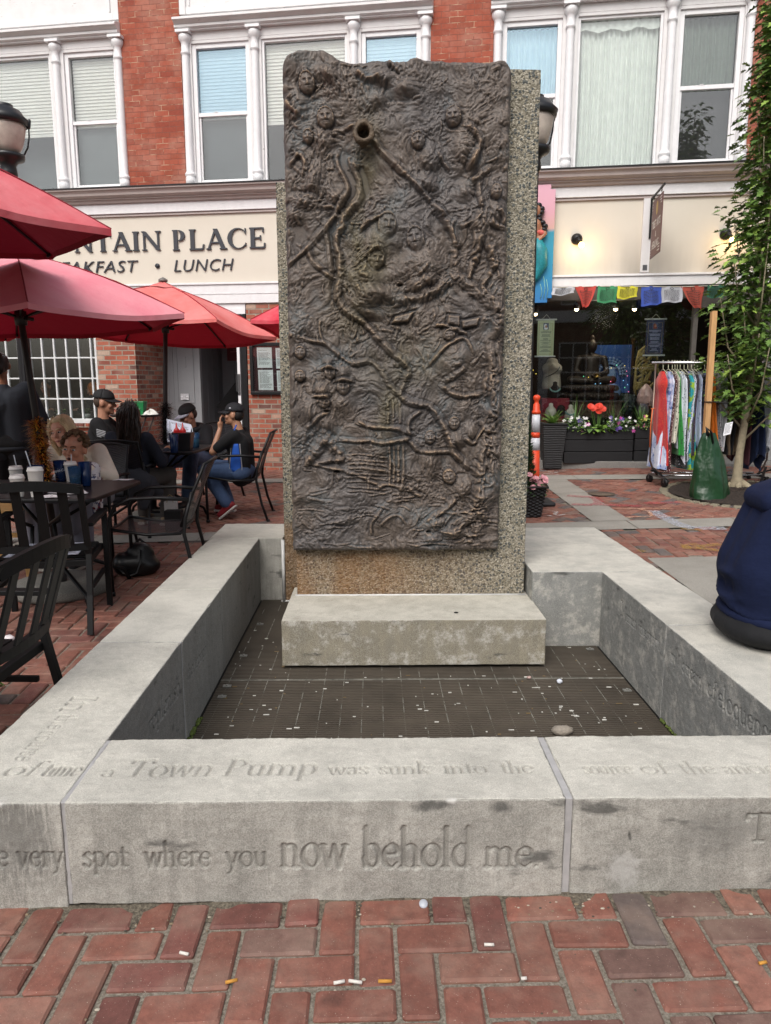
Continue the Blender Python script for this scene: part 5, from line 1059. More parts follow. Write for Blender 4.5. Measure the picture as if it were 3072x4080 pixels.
cad = thing('condiment_caddy', 'black square caddy holding red squeeze bottles', 'caddy', tw(728, 1793, T2)); mb = MB(); mb.hexa([(-.085, -.06, 0), (.085, -.06, 0), (.085, .06, 0), (-.085, .06, 0)], [(-.105, -.08, .17), (.105, -.08, .17), (.105, .08, .17), (-.105, .08, .17)]); mb.build('box', M('black_plastic', '#131217', .4), cad, bev=.006)
for x in (-.05, .01): bt = thing('ketchup_bottle', 'red squeeze bottle standing ' + ('at the left end' if x < 0 else 'in the middle') + ' of the black caddy', 'bottle', tw(728, 1793, T2) + Vector((x, 0, .1)), 0, 'red squeeze bottles'); mb = MB(); mb.lathe([(.03, 0), (.031, .09), (.022, .105), (.012, .115), (.004, .165), (.0001, .167)], (0, 0, 0), 16); mb.build('body', M('ketchup_red', '#c01a1c', .35), bt)
INK = M('print_ink', '#4a4a4c', .8)
def paper(name, label, cat, P, mat, lines=0, seed=1, gp=None, ink=INK, parent=None, margin=.1):
    """a printed sheet given by its four corners (lower left, lower right, upper right, upper left)"""
    P = [Vector(p) for p in P]; q = lambda u, v: (P[0] * (1 - u) + P[1] * u) * (1 - v) + (P[3] * (1 - u) + P[2] * u) * v
    n = (P[1] - P[0]).cross(P[3] - P[0]).normalized(); mb = MB(); mb.hexa([p - n * .0012 for p in P], P); o = mb.build(name, mat, parent)
    if label: tag(o, label, cat, gp)
    if lines:
        rg = random.Random(seed); m = MB()
        for i in range(lines):
            v = 1 - margin - (1 - 2 * margin) * (i + .3) / lines; u = margin
            if rg.random() < .15: continue
            e = 1 - margin - rg.random() * .3
            while u < e:
                w = rg.uniform(.04, .14); th = .3 / lines; m.add([q(u, v) + n * .001, q(min(u + w, 1 - margin), v) + n * .001, q(min(u + w, 1 - margin), v + th) + n * .001, q(u, v + th) + n * .001], [(0, 1, 2, 3)]); u += w + .025
        m.build('printing', ink, o)
    return o
SHEET = M('white_sheet', '#dfe0e4', .4, var=.03); LAM = M('laminated_sheet', '#d5d9ea', .12, var=.04)
p = tw(500, 1912, T1); paper('number_card', 'white table number card by the far right corner of the near table', 'card', [p + Vector(v) for v in ((-.085, -.035, .003), (.03, -.035, .003), (.055, .03, .003), (-.06, .03, .003))], SHEET)
textmesh('4', .05, INK, 'table_number', None, p + Vector((-.02, -.02, .0045)), (0, 0, radians(180))).parent = bpy.data.objects['number_card']
def crumple(name, label, cat, p, rx, ry, rz_, mat, seed, n=14):
    rg = random.Random(seed); ph = [rg.uniform(0, 6) for _ in range(6)]; mb = MB()
    def fn(u, v):
        a = 2 * pi * u; r = v; z = rz_ * (1 - r ** 2) * (1 + .5 * sin(3 * a + ph[0]) + .4 * sin(7 * a + ph[1] + 3 * r)) + .004; k = 1 + .18 * sin(2 * a + ph[2]) + .12 * sin(5 * a + ph[3]); return Vector(p) + Vector((rx * r * k * cos(a), ry * r * k * sin(a), max(.002, z)))
    mb.grid(fn, 40, 9); return tag(mb.build(name, mat, solid=.002), label, cat)
NAP = M('napkin', '#d6cfd0', .8, var=.05)
crumple('napkin', 'crumpled white napkin beside the tumbler of brown drink', 'napkin', tw(275, 1965, T1), .11, .08, .035, NAP, 3); crumple('napkin', 'torn white napkin lying at the left edge of the near table', 'napkin', tw(15, 1960, T1), .12, .06, .012, NAP, 6); crumple('napkin', 'small white napkin lying flat before the tallest paper cup', 'napkin', tw(205, 1982, T1), .09, .035, .008, NAP, 9)
p = Vector(gp3(-1.99, 4.40)); z = p.z + .447; ca = radians(11); ro = lambda x, y, dz=0: (p.x + x * cos(ca) - y * sin(ca), p.y + x * sin(ca) + y * cos(ca), z + dz)
paper('menu', 'laminated white menu lying in the middle of the slat chair seat', 'menu', [ro(-.21, -.2, .003), ro(.06, -.2, .003), ro(.08, .16, .003), ro(-.17, .17, .003)], LAM, 16, 5, 'laminated menus on the chair')
paper('menu', 'narrow laminated menu at the right side of the slat chair seat', 'menu', [ro(.075, -.19, .002), ro(.2, -.19, .002), ro(.19, .16, .002), ro(.095, .16, .002)], LAM, 24, 6, 'laminated menus on the chair')
# black leather bag under the empty mesh chair, bags on the ground
bg = thing('leather_bag', 'black leather handbag slumped on the bricks under the empty mesh chair', 'handbag', gp3(-1.80, 5.40), radians(8)); mb = MB()
mb.ell((0, 0, .09), (.165, .10, .095)); mb.ell((.03, .01, .15), (.11, .075, .10)); mb.ell((.08, 0, .07), (.10, .09, .07)); mb.ell((-.10, -.02, .09), (.07, .08, .09)); mb.ell((0, 0, .03), (.15, .1, .04)); LEA = M('black_leather', '#0d0d0f', .38, var=.2, sc=12, bump=.25, bsc=30)
mb.build('body', LEA, bg, remesh=.014, smooth=4)
mb = MB(); mb.tube([(-.10, -.07, .13), (-.09, -.11, .06), (-.04, -.125, .02), (.02, -.12, .04), (.05, -.10, .12), (.05, -.06, .2)], .012, 6, flat=.4); mb.tube([(-.02, .02, .22), (.03, .03, .265), (.08, .02, .22)], .012, 6); mb.build('strap', LEA, bg)
sb = thing('shopping_bag', 'small black paper bag standing on the bricks below the far table', 'bag', gp3(-1.93, 6.95)); mb = MB(); mb.hexa([(-.075, -.05, 0), (.075, -.05, 0), (.075, .05, 0), (-.075, .05, 0)], [(-.08, -.055, .2), (.08, -.055, .2), (.08, .055, .2), (-.08, .055, .2)]); mb.build('body', M('black_card', '#141315', .6), sb, bev=.003)
wb = thing('shopping_bag', 'small white paper bag with twine handles behind the black bag', 'bag', gp3(-2.0, 7.12)); mb = MB(); mb.hexa([(-.06, -.035, 0), (.06, -.035, 0), (.06, .035, 0), (-.06, .035, 0)], [(-.06, -.03, .26), (.06, -.03, .26), (.06, .03, .26), (-.06, .03, .26)]); mb.build('body', M('white_card', '#c4c0bd', .6), wb, bev=.003); mb = MB(); mb.tube([(-.03, -.03, .25), (-.025, -.03, .31), (0, -.03, .33), (.025, -.03, .31), (.03, -.03, .25)], .004, 6); mb.build('handle', M('twine', '#9c8560', .8), wb)
# wooden high chair at the left edge
hc = thing('high_chair', 'pale wooden high chair frame half hidden behind the slat chair', 'high chair', gp3(-2.86, 5.5), radians(15)); WD = M('pale_wood', '#b08a55', .5, var=.2, sc=6, stretch=(6, 6, 1))
for x, y in ((-.2, -.2), (.2, -.2), (-.2, .2), (.2, .2)): mb = MB(); mb.beam((x * 1.15, y * 1.15, 0), (x * .8, y * .8, .72), .035, .035, (0, 1, 0)); mb.build('leg', WD, hc, bev=.004)
mb = MB(); mb.box(-.2, -.2, .5, .2, .2, .525); mb.build('seat', WD, hc, bev=.004); mb = MB(); mb.beam((-.22, -.225, .2), (.22, -.225, .2), .03, .03); mb.build('footrest', WD, hc); mb = MB(); mb.beam((-.2, -.21, .34), (.2, -.21, .34), .03, .03); mb.build('front_rail', WD, hc)
# tray stand with a green bucket by the wall
ts = thing('tray_stand', 'folding chrome tray stand with a black oval tray by the brick pier', 'tray stand', fw(-1.95, -.45, gz(-3.4, 11.2)), -.1); mb = MB(); mb.lathe([(.36, 0), (.4, .03), (.38, .035), (.0001, .012)], (0, 0, .90), 28); mb.build('tray', BLACKM, ts)
for s in (-1, 1):
    for y in (-.15, .15): mb = MB(); mb.tube([(-.22 * s, y, 0), (.18 * s, y, .84), (.2 * s, y, .9)], .012, 8); mb.build('leg', CHROMEG, ts)
p = fw(-1.93, -.45, gz(-3.4, 11.2) + .915); bk = thing('bucket', 'green plastic bucket standing on the black tray', 'bucket', p); mb = MB(); mb.hexa([(-.09, -.07, 0), (.09, -.07, 0), (.09, .07, 0), (-.09, .07, 0)], [(-.115, -.09, .2), (.115, -.09, .2), (.115, .09, .2), (-.115, .09, .2)]); mb.box(-.12, -.095, .2, .12, .095, .212); mb.build('body', M('green_plastic', '#1d7a43', .4), bk, bev=.01); mb = MB(); mb.tube([(-.118, -.0, .19), (-.06, -.1, .1), (.05, -.1, .09), (.118, 0, .19)], .004, 6); mb.build('handle', CHROMEG, bk)
crumple('wiping_cloth', 'white wiping cloth heaped on the tray beside the green bucket', 'cloth', fw(-1.72, -.5, gz(-3.4, 11.2) + .92), .12, .07, .05, M('white_cloth', '#cfcdc6', .9, var=.06, bump=.3), 4)
# street lamps
LG = NT('lamp_globe'); LG.set(LG.mix(LG.ramp(LG.noise(6, 4), [(.3, 0.), (.7, 1.)]), '#a3968c', '#cabfb2'), .35)
LAMPM = M('lamp_paint', '#141518', .4, var=.2, sc=20)
def lamp(label, x, y):
    z0 = gz(x, y); r = thing('street_lamp', label, 'street lamp', (x, y, z0), 0, 'black street lamps'); H = 3.74 - z0
    mb = MB(); n = 24; pr = [(.16, 0), (.16, .5), (.11, .56), (.075, .7), (.062, 1.5), (.055, H - .1)]
    vs = [(ra * (1 + (.12 if (j % 2 and 0.6 < z) else 0)) * cos(2 * pi * j / n), ra * (1 + (.12 if (j % 2 and .6 < z) else 0)) * sin(2 * pi * j / n), z) for ra, z in pr for j in range(n)]; fs = [(i * n + j, i * n + (j + 1) % n, (i + 1) * n + (j + 1) % n, (i + 1) * n + j) for i in range(len(pr) - 1) for j in range(n)]; mb.add(vs, fs); mb.build('post', LAMPM, r)
    mb = MB(); mb.lathe([(.06, H - .12), (.085, H - .1), (.085, H - .06), (.075, H), (.10, H + .0372), (.16, H + .0620), (.17, H + .0868), (.17, H + .1116), (.12, H + .1240)], (0, 0, 0), 24); mb.build('fitter', LAMPM, r)
    mb = MB(); mb.lathe([(.11, H + .1240), (.15, H + .1860), (.178, H + .2790), (.195, H + .3720), (.195, H + .4092)], (0, 0, 0), 28); mb.build('globe', LG.mat, r)
    mb = MB(); mb.lathe([(.222, H + .4061), (.226, H + .4340), (.235, H + .4588), (.195, H + .4960), (.16, H + .5456), (.10, H + .5704), (.09, H + .5890), (.09, H + .6014), (.0001, H + .6107)], (0, 0, 0), 28); mb.build('cap', LAMPM, r)
    for a in (20, 140, 260):
        a = radians(a); q = lambda rr, z: (rr * cos(a), rr * sin(a), z); mb = MB(); mb.tube([q(.15, H + .1054), q(.2, H + .1984), q(.222, H + .3100), q(.226, H + .4216)], .009, 6); mb.cap(q(.222, H + .4092), .022, q(.235, H + .4712), .018, 8); mb.build('bracket', LAMPM, r)
    return r
lamp('fluted black street lamp with an acorn globe at the left edge', -3.86, 8.3); lamp('black street lamp whose acorn globe peeks out behind the monument', 1.64, 8.0)
# menu case, signs on the entrance
mc = thing('menu_case', 'black framed menu case on the brick pier right of the entrance', 'menu case', fw(-.31, -.004, 1.31), -FA); mb = MB()
mb.box(0, -.05, 0, .72, -.0, .05); mb.box(0, -.05, .72, .72, 0, .77); mb.box(0, -.0495, .0502, .05, 0, .7198); mb.box(.67, -.0495, .0502, .72, 0, .7198); mb.build('frame', BLACKM, mc, bev=.006)
mb = MB(); mb.box(.0502, -.012, .0502, .6698, -.002, .7198); mb.build('backing', M('maroon_board', '#3a1720', .7, var=.4, sc=5), mc)
for x0, z0, sd in ((.11, .40, 1), (.12, .07, 2), (.40, .39, 3), (.41, .06, 4)): paper('menu_sheet', None, None, [(x0, -.014, z0), (x0 + .23, -.014, z0), (x0 + .225, -.014, z0 + .30), (x0 - .005, -.014, z0 + .30)], M('menu_paper', '#e6eef0', .5, var=.12, sc=9), 20, sd, parent=mc)
m = MB(); m.box(.0502, -.040, .0502, .6698, -.038, .7198); m.build('pane', GL, mc)
sg = tag(MB().box(-.07, -.004, -.05, .07, 0, .05).build('notice', SHEET, loc=fw(-1.79, .935, 1.26), rot=(0, 0, -FA)), 'small white notice about the restroom on the grey entrance panel', 'notice')
for i, tx in enumerate(('RESTROOM', 'FOR', 'CUSTOMERS', 'ONLY')): textmesh(tx, .026, INK, 'notice_line', sg, (0, -.006, .022 - i * .024), align='CENTER')
rs = tag(MB().box(-.19, -.006, -.2, .19, 0, .2).build('red_sign', M('dark_red_board', '#5e1a20', .5, var=.1), loc=fw(-1.22, 1.98, 2.08), rot=(0, 0, -FA)), 'dark red sign hung inside the entrance doorway', 'sign')
m = MB()
for i, w in enumerate((.11, .07, .13)): m.box(-w, -.008, .02 - i * .035, w, -.0062, .033 - i * .035)
m.build('sign_line', M('faded_red_print', '#9a5a5c', .6), rs)
paper('framed_notice', 'white sheet in a black frame inside the entrance doorway', 'notice', [fw(-.92, 1.96, 1.80), fw(-.66, 1.96, 1.80), fw(-.66, 1.96, 2.16), fw(-.92, 1.96, 2.16)], M('dim_sheet', '#a9abb0', .6), 12, 9)
st = thing('menu_stand', 'slanted black host stand inside the entrance doorway', 'stand', fw(-1.12, 1.5, .2), -FA + .5); mb = MB(); mb.beam((.05, 0, 0), (-.05, 0, .95), .04, .04, (0, 1, 0)); mb.build('post', BLACKM, st); mb = MB(); mb.beam((-.22, 0, .8), (.12, 0, 1.22), .26, .03, (0, 1, 0)); mb.build('desk', BLACKM, st)

# ================================================================ RIGHT SIDE: shop window, planters, rack, tree
def FS(x, y, off=0):       # pixel -> facade coordinates at a depth behind (+) the shop wall
    d = ray(x, y); n = -FN; o = Vector((0, 0, CAM_H)); t = ((FP + n * off) - o).dot(n) / d.dot(n); p = o + d * t; return (p - FP).dot(FD), p.z
# ---- prayer flags on a cord
cordz = lambda s: 2.775 + .012 * sin((s - 4) * 2.6)
mb = MB(); mb.tube([fw(3.7 + k * .15, -.12, cordz(3.7 + k * .15)) for k in range(23)], .005, 6); tag(mb.build('flag_cord', M('cord', '#c9c4b6', .8)), 'thin cord strung with prayer flags below the shop fascia', 'cord')
def flag(label, x0, x1, y1, col, shape=0, sd=1):
    s0, s1 = FS(2050 + x0 * .6134, 1160, -.12)[0], FS(2050 + x1 * .6134, 1160, -.12)[0]; z1 = FS(2050, 650 + y1 * .6134, -.12)[1]; rg = random.Random(sd); ph = rg.uniform(0, 6)
    def fn(u, v):
        s = s0 + (s1 - s0) * u; z = cordz(s) + (z1 - cordz(s)) * v
        if shape == 1: s = s0 + (s1 - s0) * (u + v * (.58 - u) * .75)
        if shape == 2: s = s0 + (s1 - s0) * (u + v * (.72 - u) * .6 + .1 * v); z -= .03 * u * v
        if shape == 3: z += .035 * v * (u ** 3)
        return fw(s + .012 * sin(5 * v + ph) * v, -.12 - .018 * sin(2 * pi * u * 1.4 + ph) * (.3 + v), z + .006 * sin(9 * u + ph))
    o = MB().grid(fn, 14, 10).build('prayer_flag', M('flag_' + col[1:], col, .85, var=.1, sc=6)); tag(o, label, 'prayer flag', 'prayer flags strung over the shop window')
    m = MB()
    for i in range(9):
        v = .22 + .075 * i; u = .14
        while u < .84:
            w = rg.uniform(.03, .1); k = [Vector(fn(*q)) + FN * .004 for q in ((u, v), (min(.86, u + w), v), (min(.86, u + w), v + .03), (u, v + .03))]; m.add(k, [(3, 2, 1, 0)]); u += w + .02
    for a in range(8): g = 2 * pi * a / 8; m.add([Vector(fn(.5 + .1 * cos(t), .12 + .09 * sin(t))) + FN * .004 for t in (g, g + .5)] + [Vector(fn(.5 + .05 * cos(t), .12 + .045 * sin(t))) + FN * .004 for t in (g + .5, g)], [(0, 1, 2, 3)])
    m.build('print', M('flagink' + col[1:], '#33332f' if col != '#b5b7bd' else '#5a5a5c', .8), o); return o
flag('white prayer flag, leftmost, folded short beside the painted panel', 245, 390, 864, '#b5b7bc', 3, 1)
flag('red prayer flag drawn to a point, left of the green one', 392, 532, 942, '#b8443a', 1, 2)
flag('mid green prayer flag between red and yellow', 540, 668, 916, '#3f8a5e', 0, 3); flag('yellow prayer flag between green and blue', 668, 800, 894, '#c9c238', 3, 4)
flag('blue prayer flag between the yellow and white ones', 824, 955, 940, '#3c55a8', 3, 5); flag('white printed prayer flag between blue and red', 953, 1090, 920, '#b5b7bd', 0, 6)
flag('brick red prayer flag twisted to a corner, right of the white one', 1075, 1232, 950, '#a84c3d', 2, 7); flag('dark green prayer flag next to the tree crown', 1250, 1365, 896, '#2c6049', 0, 8)
# ---- hanging sign on its white board
bd = thing('sign_post_board', 'white board fixed upright on the cream shop fascia', 'board', fw(5.25, 0, 2.965), -FA); mb = MB(); mb.box(0, -.045, 0, .115, -.0005, .955); mb.build('board', PEEL, bd, bev=.004); mb = MB(); mb.box(.03, -.05, .03, .09, -.0455, .10); mb.build('plate', CHROMEG, bd)
br = thing('sign_bracket', 'black iron bracket sticking out over the shop window', 'bracket', fw(5.335, -.045, 3.42), -FA); mb = MB(); mb.box(0, -.02, -.02, .025, -.0003, .50); mb.build('wall_bar', BLACKM, br); mb = MB(); mb.box(.003, -.78, .475, .022, -.0203, .50); mb.build('arm', BLACKM, br)
for y in (-.16, -.62): mb = MB(); mb.tube([(.012, y, .476), (.012, y - .02, .455), (.012, y, .435), (.012, y + .012, .45)], .006, 6); mb.build('hook', BLACKM, br)
hs = thing('hanging_sign', 'maroon hanging sign with white lettering edge on to the shop front', 'sign', fw(5.347, -.045, 3.42), -FA)
mb = MB(); mb.hexa([(0, -.10, -.30), (0, -.70, -.30), (0, -.70, .42), (0, -.10, .42)], [(.012, -.10, -.30), (.012, -.70, -.30), (.012, -.70, .42), (.012, -.10, .42)]); mb.build('board', M('maroon_sign', '#5d3a36', .5, var=.06), hs, fixn=True)
SW = M('sign_white', '#c9c6c2', .5)
for i, (tx, sz, z) in enumerate((('TIBET ARTS', .135, .06), ('&', .10, -.06), ('HEALING', .135, -.20))): textmesh(tx, sz, SW, 'sign_lettering', hs, (-.002, -.40, z), (pi / 2, 0, -pi / 2), align='CENTER', sx=.72, off=.003)
mb = MB(); mb.ell((-.001, -.40, .29), (.001, .06, .085), 16, 10); mb.build('emblem', M('emblem_gold', '#a58a45', .5), hs)
mb = MB()
for y0, sg in ((-.13, -1), (-.67, 1)):
    for zc, sz in ((.38, -1), (-.26, 1)):
        for k, L in enumerate((.13, .09, .06)): mb.box(-.002, min(y0, y0 + sg * .012) + 0, zc + sz * .035 * k - .006, -.0005, max(y0, y0 + sg * L), zc + sz * .035 * k + .006)
mb.build('corner_ornament', SW, hs)
BULB = emit('lit_bulb', '#ffd08a', 22)
for s, z, lb in ((4.395, 3.43, 'left of the hanging sign'), (6.33, 3.44, 'beside the tree crown')):
    r = thing('wall_lamp', 'small black wall lamp with a bare lit bulb ' + lb, 'wall lamp', fw(s, 0, z), -FA, 'black wall lamps'); mb = MB(); mb.lathe([(.075, 0), (.075, .02), (.06, .04), (.04, .07)], (0, -.0005, 0), 20, ax=(0, -1, 0)); mb.build('base', BLACKM, r)
    mb = MB(); mb.tube([(0, -.05, 0), (.02, -.10, -.03), (.04, -.12, -.06)], .03, 10); mb.build('socket', BLACKM, r); mb = MB(); mb.ell((.055, -.135, -.10), .036); mb.build('bulb', BULB, r)
    ld = bpy.data.lights.new('lamp_light', 'POINT'); ld.energy = 3; ld.color = (1, .66, .30); ld.shadow_soft_size = .04; lo = bpy.data.objects.new('lamp_light', ld); COL.objects.link(lo); lo.location = fw(s + .055, -.20, z - .14)
# ---- painted panel with a carved mermaid
pn = thing('painted_panel', 'painted sea panel with a carved dark haired swimmer at the monument\'s right edge', 'painted panel', fw(3.50, -.10, 2.58), -FA); t = NT('sea_paint'); sx = t.n('ShaderNodeSeparateXYZ'); t.l(t.obj(), sx.inputs[0])
t.set(t.ramp(t.math('ADD', t.math('MULTIPLY', sx.outputs[2], .645), t.math('MULTIPLY', t.noise(5, 3), .06)), [(0, '#2b6fae'), (.35, '#1f8bb0'), (.62, '#2a8ba3'), (.66, '#c99f94'), (.8, '#cf9aa6'), (1, '#d3a0b0')]), .5)
mb = MB(); c = .06; pts = [(c, 0), (.58 - c, 0), (.58 - c, c), (.58, c), (.58, 1.48), (.58 - c, 1.48), (.58 - c, 1.54), (c, 1.54), (c, 1.48), (0, 1.48), (0, c), (c, c)]; mb.hexa([(x, 0, z) for x, z in pts], [(x, -.03, z) for x, z in pts]); mb.build('board', t.mat, pn, fixn=True, bev=.004)
mb = MB(); mb.cap((.33, -.06, 1.02), .085, (.33, -.06, .82), .06); mb.cap((.33, -.06, 1.1), .04, (.33, -.06, 1.02), .04); mb.ell((.33, -.08, 1.2), (.07, .06, .09)); mb.cap((.36, -.07, 1.0), .035, (.46, -.09, .9), .028); mb.cap((.46, -.09, .9), .027, (.36, -.12, .80), .022); mb.build('mermaid_body', M('carved_skin', '#9a6a4f', .5, var=.08), pn, remesh=.014, smooth=2)
mb = MB(); mb.cap((.33, -.08, .93), .05, (.41, -.09, .91), .038); mb.build('mermaid_top', M('coral_cloth', '#c4584f', .6), pn)
mb = MB()
for k in range(9): mb.ell((.36 + .03 * sin(k * 1.3) + .02 * k * .5, -.07, 1.27 - k * .045), (.045, .05, .035))
mb.build('mermaid_hair', M('carved_hair', '#15141a', .5), pn)
mb = MB(); mb.tube([(.33, -.06, .82), (.40, -.07, .68), (.42, -.07, .5), (.36, -.06, .34), (.28, -.05, .24)], [.08, .10, .085, .05, .03], 14); mb.build('tail', M('teal_scales', '#1c7f88', .5, var=.3, sc=40), pn)
mb = MB()
for x, z, h in ((.47, .05, .3), (.51, .05, .26), (.43, .05, .2)): mb.tube([(x, -.034, z), (x + .015, -.036, z + h * .5), (x - .01, -.034, z + h)], .008, 6, 0, flat=.5)
mb.build('seaweed', M('seaweed', '#8fc0a8', .6), pn)
# ---- scrolls hanging inside the shop glass
def scroll(label, x0, y0, x1, y1, col, ink, seed, skin):
    s0, zt = FS(x0, y0, .10); s1, zb_ = FS(x1, y1, .10); w = s1 - s0; h = zt - zb_; r = thing('wall_scroll', label, 'scroll', fw(s0, .10, zb_), -FA, 'scrolls hanging in the shop window')
    m = MB(); m.box(.02, -.001, .01, w - .02, .001, h - .01); m.build('cloth', M('scroll_' + col[1:], col, .7, var=.05), r)
    for z in (0, h): m = MB(); m.tube([(-.01, 0, z), (w + .01, 0, z)], .011, 8); m.build('rod', M('scroll_rod', '#b9bbb9', .5), r)
    m = MB(); b = .045; 
    for a, c, d, e in ((b, .03, w - b, .033), (b, h - .05, w - b, h - .047)): m.box(a, -.003, c, d, -.0015, e)
    for a in (b, w - b): m.box(a - .0015, -.0031, .0332, a + .0015, -.0015, h - .0502)
    m.build('border', M('gold_border', '#8d7a45', .6), r)
    m = MB(); m.box(w * .36, -.003, h * .73, w * .64, -.0015, h * .91); pf = m.build('portrait', M('portrait_ground', '#3d4a66' if skin else '#a8a29a', .6), r); m = MB(); m.ell((w * .5, -.0035, h * .81), (w * .055, .001, h * .045), 12, 8); m.build('face', M('portrait_face', '#9a6d52', .6), pf); m = MB(); m.ell((w * .5, -.0032, h * .765), (w * .10, .001, h * .032), 12, 8); m.ell((w * .47, -.0030, h * .83), (w * .075, .001, h * .055), 12, 8); m.build('clothing', M('portrait_cloth' + str(skin), '#d5d8de' if skin else '#7a2a24', .6), pf)
    rg = random.Random(seed); m = MB()
    for i in range(23):
        z = h * .69 - i * h * .0255; L = w * rg.uniform(.12, .3)
        if i % 4 == 3: continue
        m.box(w / 2 - L, -.003, z, w / 2 + L, -.0015, z + .006)
    m.build('verse', M('verse' + ink[1:], ink, .7), r); m = MB(); m.tube([(w * .3, 0, h + .01), (w * .5, 0, h + .07), (w * .7, 0, h + .01)], .003, 5); m.build('cord', M('cord', '#c9c4b6', .8), r)
scroll('pale green scroll with a portrait and verses inside the shop glass', 2138, 1274, 2210, 1420, '#aab393', '#4f5648', 1, 1)
scroll('navy scroll with a portrait and gold border inside the shop glass', 2572, 1272, 2645, 1416, '#23284a', '#8f93ad', 2, 0)
# ---- things in the window, drawn from d2 crop coordinates
def D2(x, y, off): s, z = FS(2080 + x * .372, 1200 + y * .372, off); return s, z
def at2(x, y, off): s, z = D2(x, y, off); return fw(s, off, z)
BRZ = M('dark_bronze', '#33281f', .45, .4, var=.35, sc=14); SZ = .00148
fz = at2(345, 1040, .5).z; s0 = D2(205, 1040, .5)[0]; s1 = D2(500, 1040, .5)[0]
o = MB().box(s0, .35, .78, s1, .85, fz).build('display_block', M('red_velvet', '#74202c', .9), loc=FP, rot=(0, 0, -FA), bev=.01); tag(o, 'red cloth covered display block in the shop window', 'display block')
def bust(label, x, ytop, ybot, off, mat, beads):
    p = at2(x, ybot, off); h = at2(x, ytop, off).z - p.z; r = thing('necklace_bust', label, 'display bust', p, -FA, 'jewellery busts'); mb = MB(); mb.lathe([(.055, 0), (.075, .02), (.085, h * .35), (.07, h * .6), (.032, h * .78), (.03, h * .95), (.0001, h)], (0, 0, 0), 18); b = mb.build('bust', mat, r, rot=None)
    if beads: mb = MB(); [mb.ell((.075 * sin(a), -.075 * cos(a * .8) - .012, h * (.62 - .22 * cos(a))), .012, 8, 6) for a in [k * .22 for k in range(-6, 7)]]; mb.build('necklace', M('turquoise', '#79a5a3', .4, var=.3), r)
BW = M('white_bust', '#bdb8ac', .6)
bust('black velvet bust with a turquoise necklace on the red cloth', 348, 858, 1040, .45, M('black_velvet', '#121114', .9), 1); bust('white jewellery bust left of the fern planter', 305, 1090, 1250, .3, BW, 0); bust('black jewellery bust behind the fern planter', 412, 1055, 1230, .4, M('black_velvet', '#121114', .9), 0); bust('white jewellery bust beside the carved chest', 515, 1105, 1290, .3, BW, 1)
p = at2(312, 940, .7); r = thing('praying_statue', 'pale stone statue of a standing praying figure in the shop window', 'statue', p, -FA); h = at2(312, 610, .7).z - p.z; mb = MB(); mb.lathe([(.14, 0), (.145, h * .1), (.125, h * .5), (.155, h * .72), (.12, h * .8), (.085, h * .84)], (0, 0, 0), 18); mb.ell((0, 0, h * .9), (.09, .09, h * .11)); mb.cap((-.11, -.08, h * .62), .04, (0, -.15, h * .74), .03); mb.cap((.11, -.08, h * .62), .04, (0, -.15, h * .74), .03); mb.cap((0, -.15, h * .7), .025, (0, -.15, h * .83), .012); mb.build('figure', M('pale_stone', '#a59d90', .8, var=.12, bump=.3), r, remesh=.018, smooth=3)
mb = MB(); mb.tube([(.1 * cos(a) * (1 if a < 3.1 else 1), -.13 - .03 * abs(sin(a)), h * (.72 - .34 * abs(sin(a / 2)))) for a in [k * .4 for k in range(16)]], .006, 6); mb.build('rosary', M('rosary', '#1f1b18', .5), r)
p = at2(790, 1250, .38); h = at2(790, 1064, .38).z - p.z; r = thing('carved_chest', 'dark carved wooden chest low in the shop window', 'chest', p, -FA); mb = MB(); mb.box(-.36, 0, 0, .36, .45, h - .03); mb.box(-.39, -.03, h - .0297, .39, .48, h); mb.build('body', M('dark_carved_wood', '#3a2a20', .5, var=.3), r, bev=.005)
for x in (-.17, .17):
    mb = MB(); mb.box(x - .14, -.012, .05, x + .14, -.0003, .062); mb.box(x - .14, -.012, h - .075, x + .14, -.0003, h - .063)
    for k in range(6):
        for j in range(4): mb.ell((x - .11 + k * .044, -.006, .085 + j * (h - .17) / 3.3), (.017, .009, .017), 8, 5)
    mb.build('carved_panel', M('carved_relief', '#5a4636', .55, var=.3), r)
p = at2(745, 1055, .45); r = thing('seated_statue', 'dark bronze seated meditating statue on a two tier lotus base', 'statue', p, -FA); k = at2(745, 570, .45).z - p.z
mb = MB(); mb.lathe([(.37, 0), (.38, .02), (.37, .1), (.34, .11), (.36, .13), (.37, .2), (.35, .215), (.0001, .22)], (0, .2, 0), 36); mb.build('lotus_base', BRZ, r)
for ti, (z, rr) in enumerate(((.055, .385), (.165, .375))):
    mb = MB()
    for j in range(26): a = pi + pi * j / 25; mb.ell((rr * cos(a), .2 + rr * sin(a), z), (.034, .034, .045), 8, 6)
    mb.build('petals', BRZ, r)
mb = MB(); mb.cap((-.09, .22, .26), .075, (-.30, .10, .29), .06); mb.cap((-.30, .10, .29), .06, (.02, .0, .27), .04); mb.cap((.09, .22, .26), .075, (.30, .10, .29), .06); mb.cap((.30, .10, .29), .06, (-.02, -.01, .27), .04); mb.cap((0, .24, .3), .13, (0, .24, .55), .12); mb.ell((0, .24, .6), (.19, .1, .08)); mb.cap((-.18, .24, .6), .055, (-.23, .2, .4), .042); mb.cap((-.23, .2, .4), .04, (-.03, .06, .35), .03); mb.cap((.18, .24, .6), .055, (.23, .2, .4), .042); mb.cap((.23, .2, .4), .04, (.03, .06, .35), .03); mb.cap((0, .24, .65), .04, (0, .23, .72), .04); mb.ell((0, .22, .78), (.075, .085, .1)); mb.ell((0, .22, .9), (.035, .035, .05)); mb.build('figure', BRZ, r, remesh=.016, smooth=2)
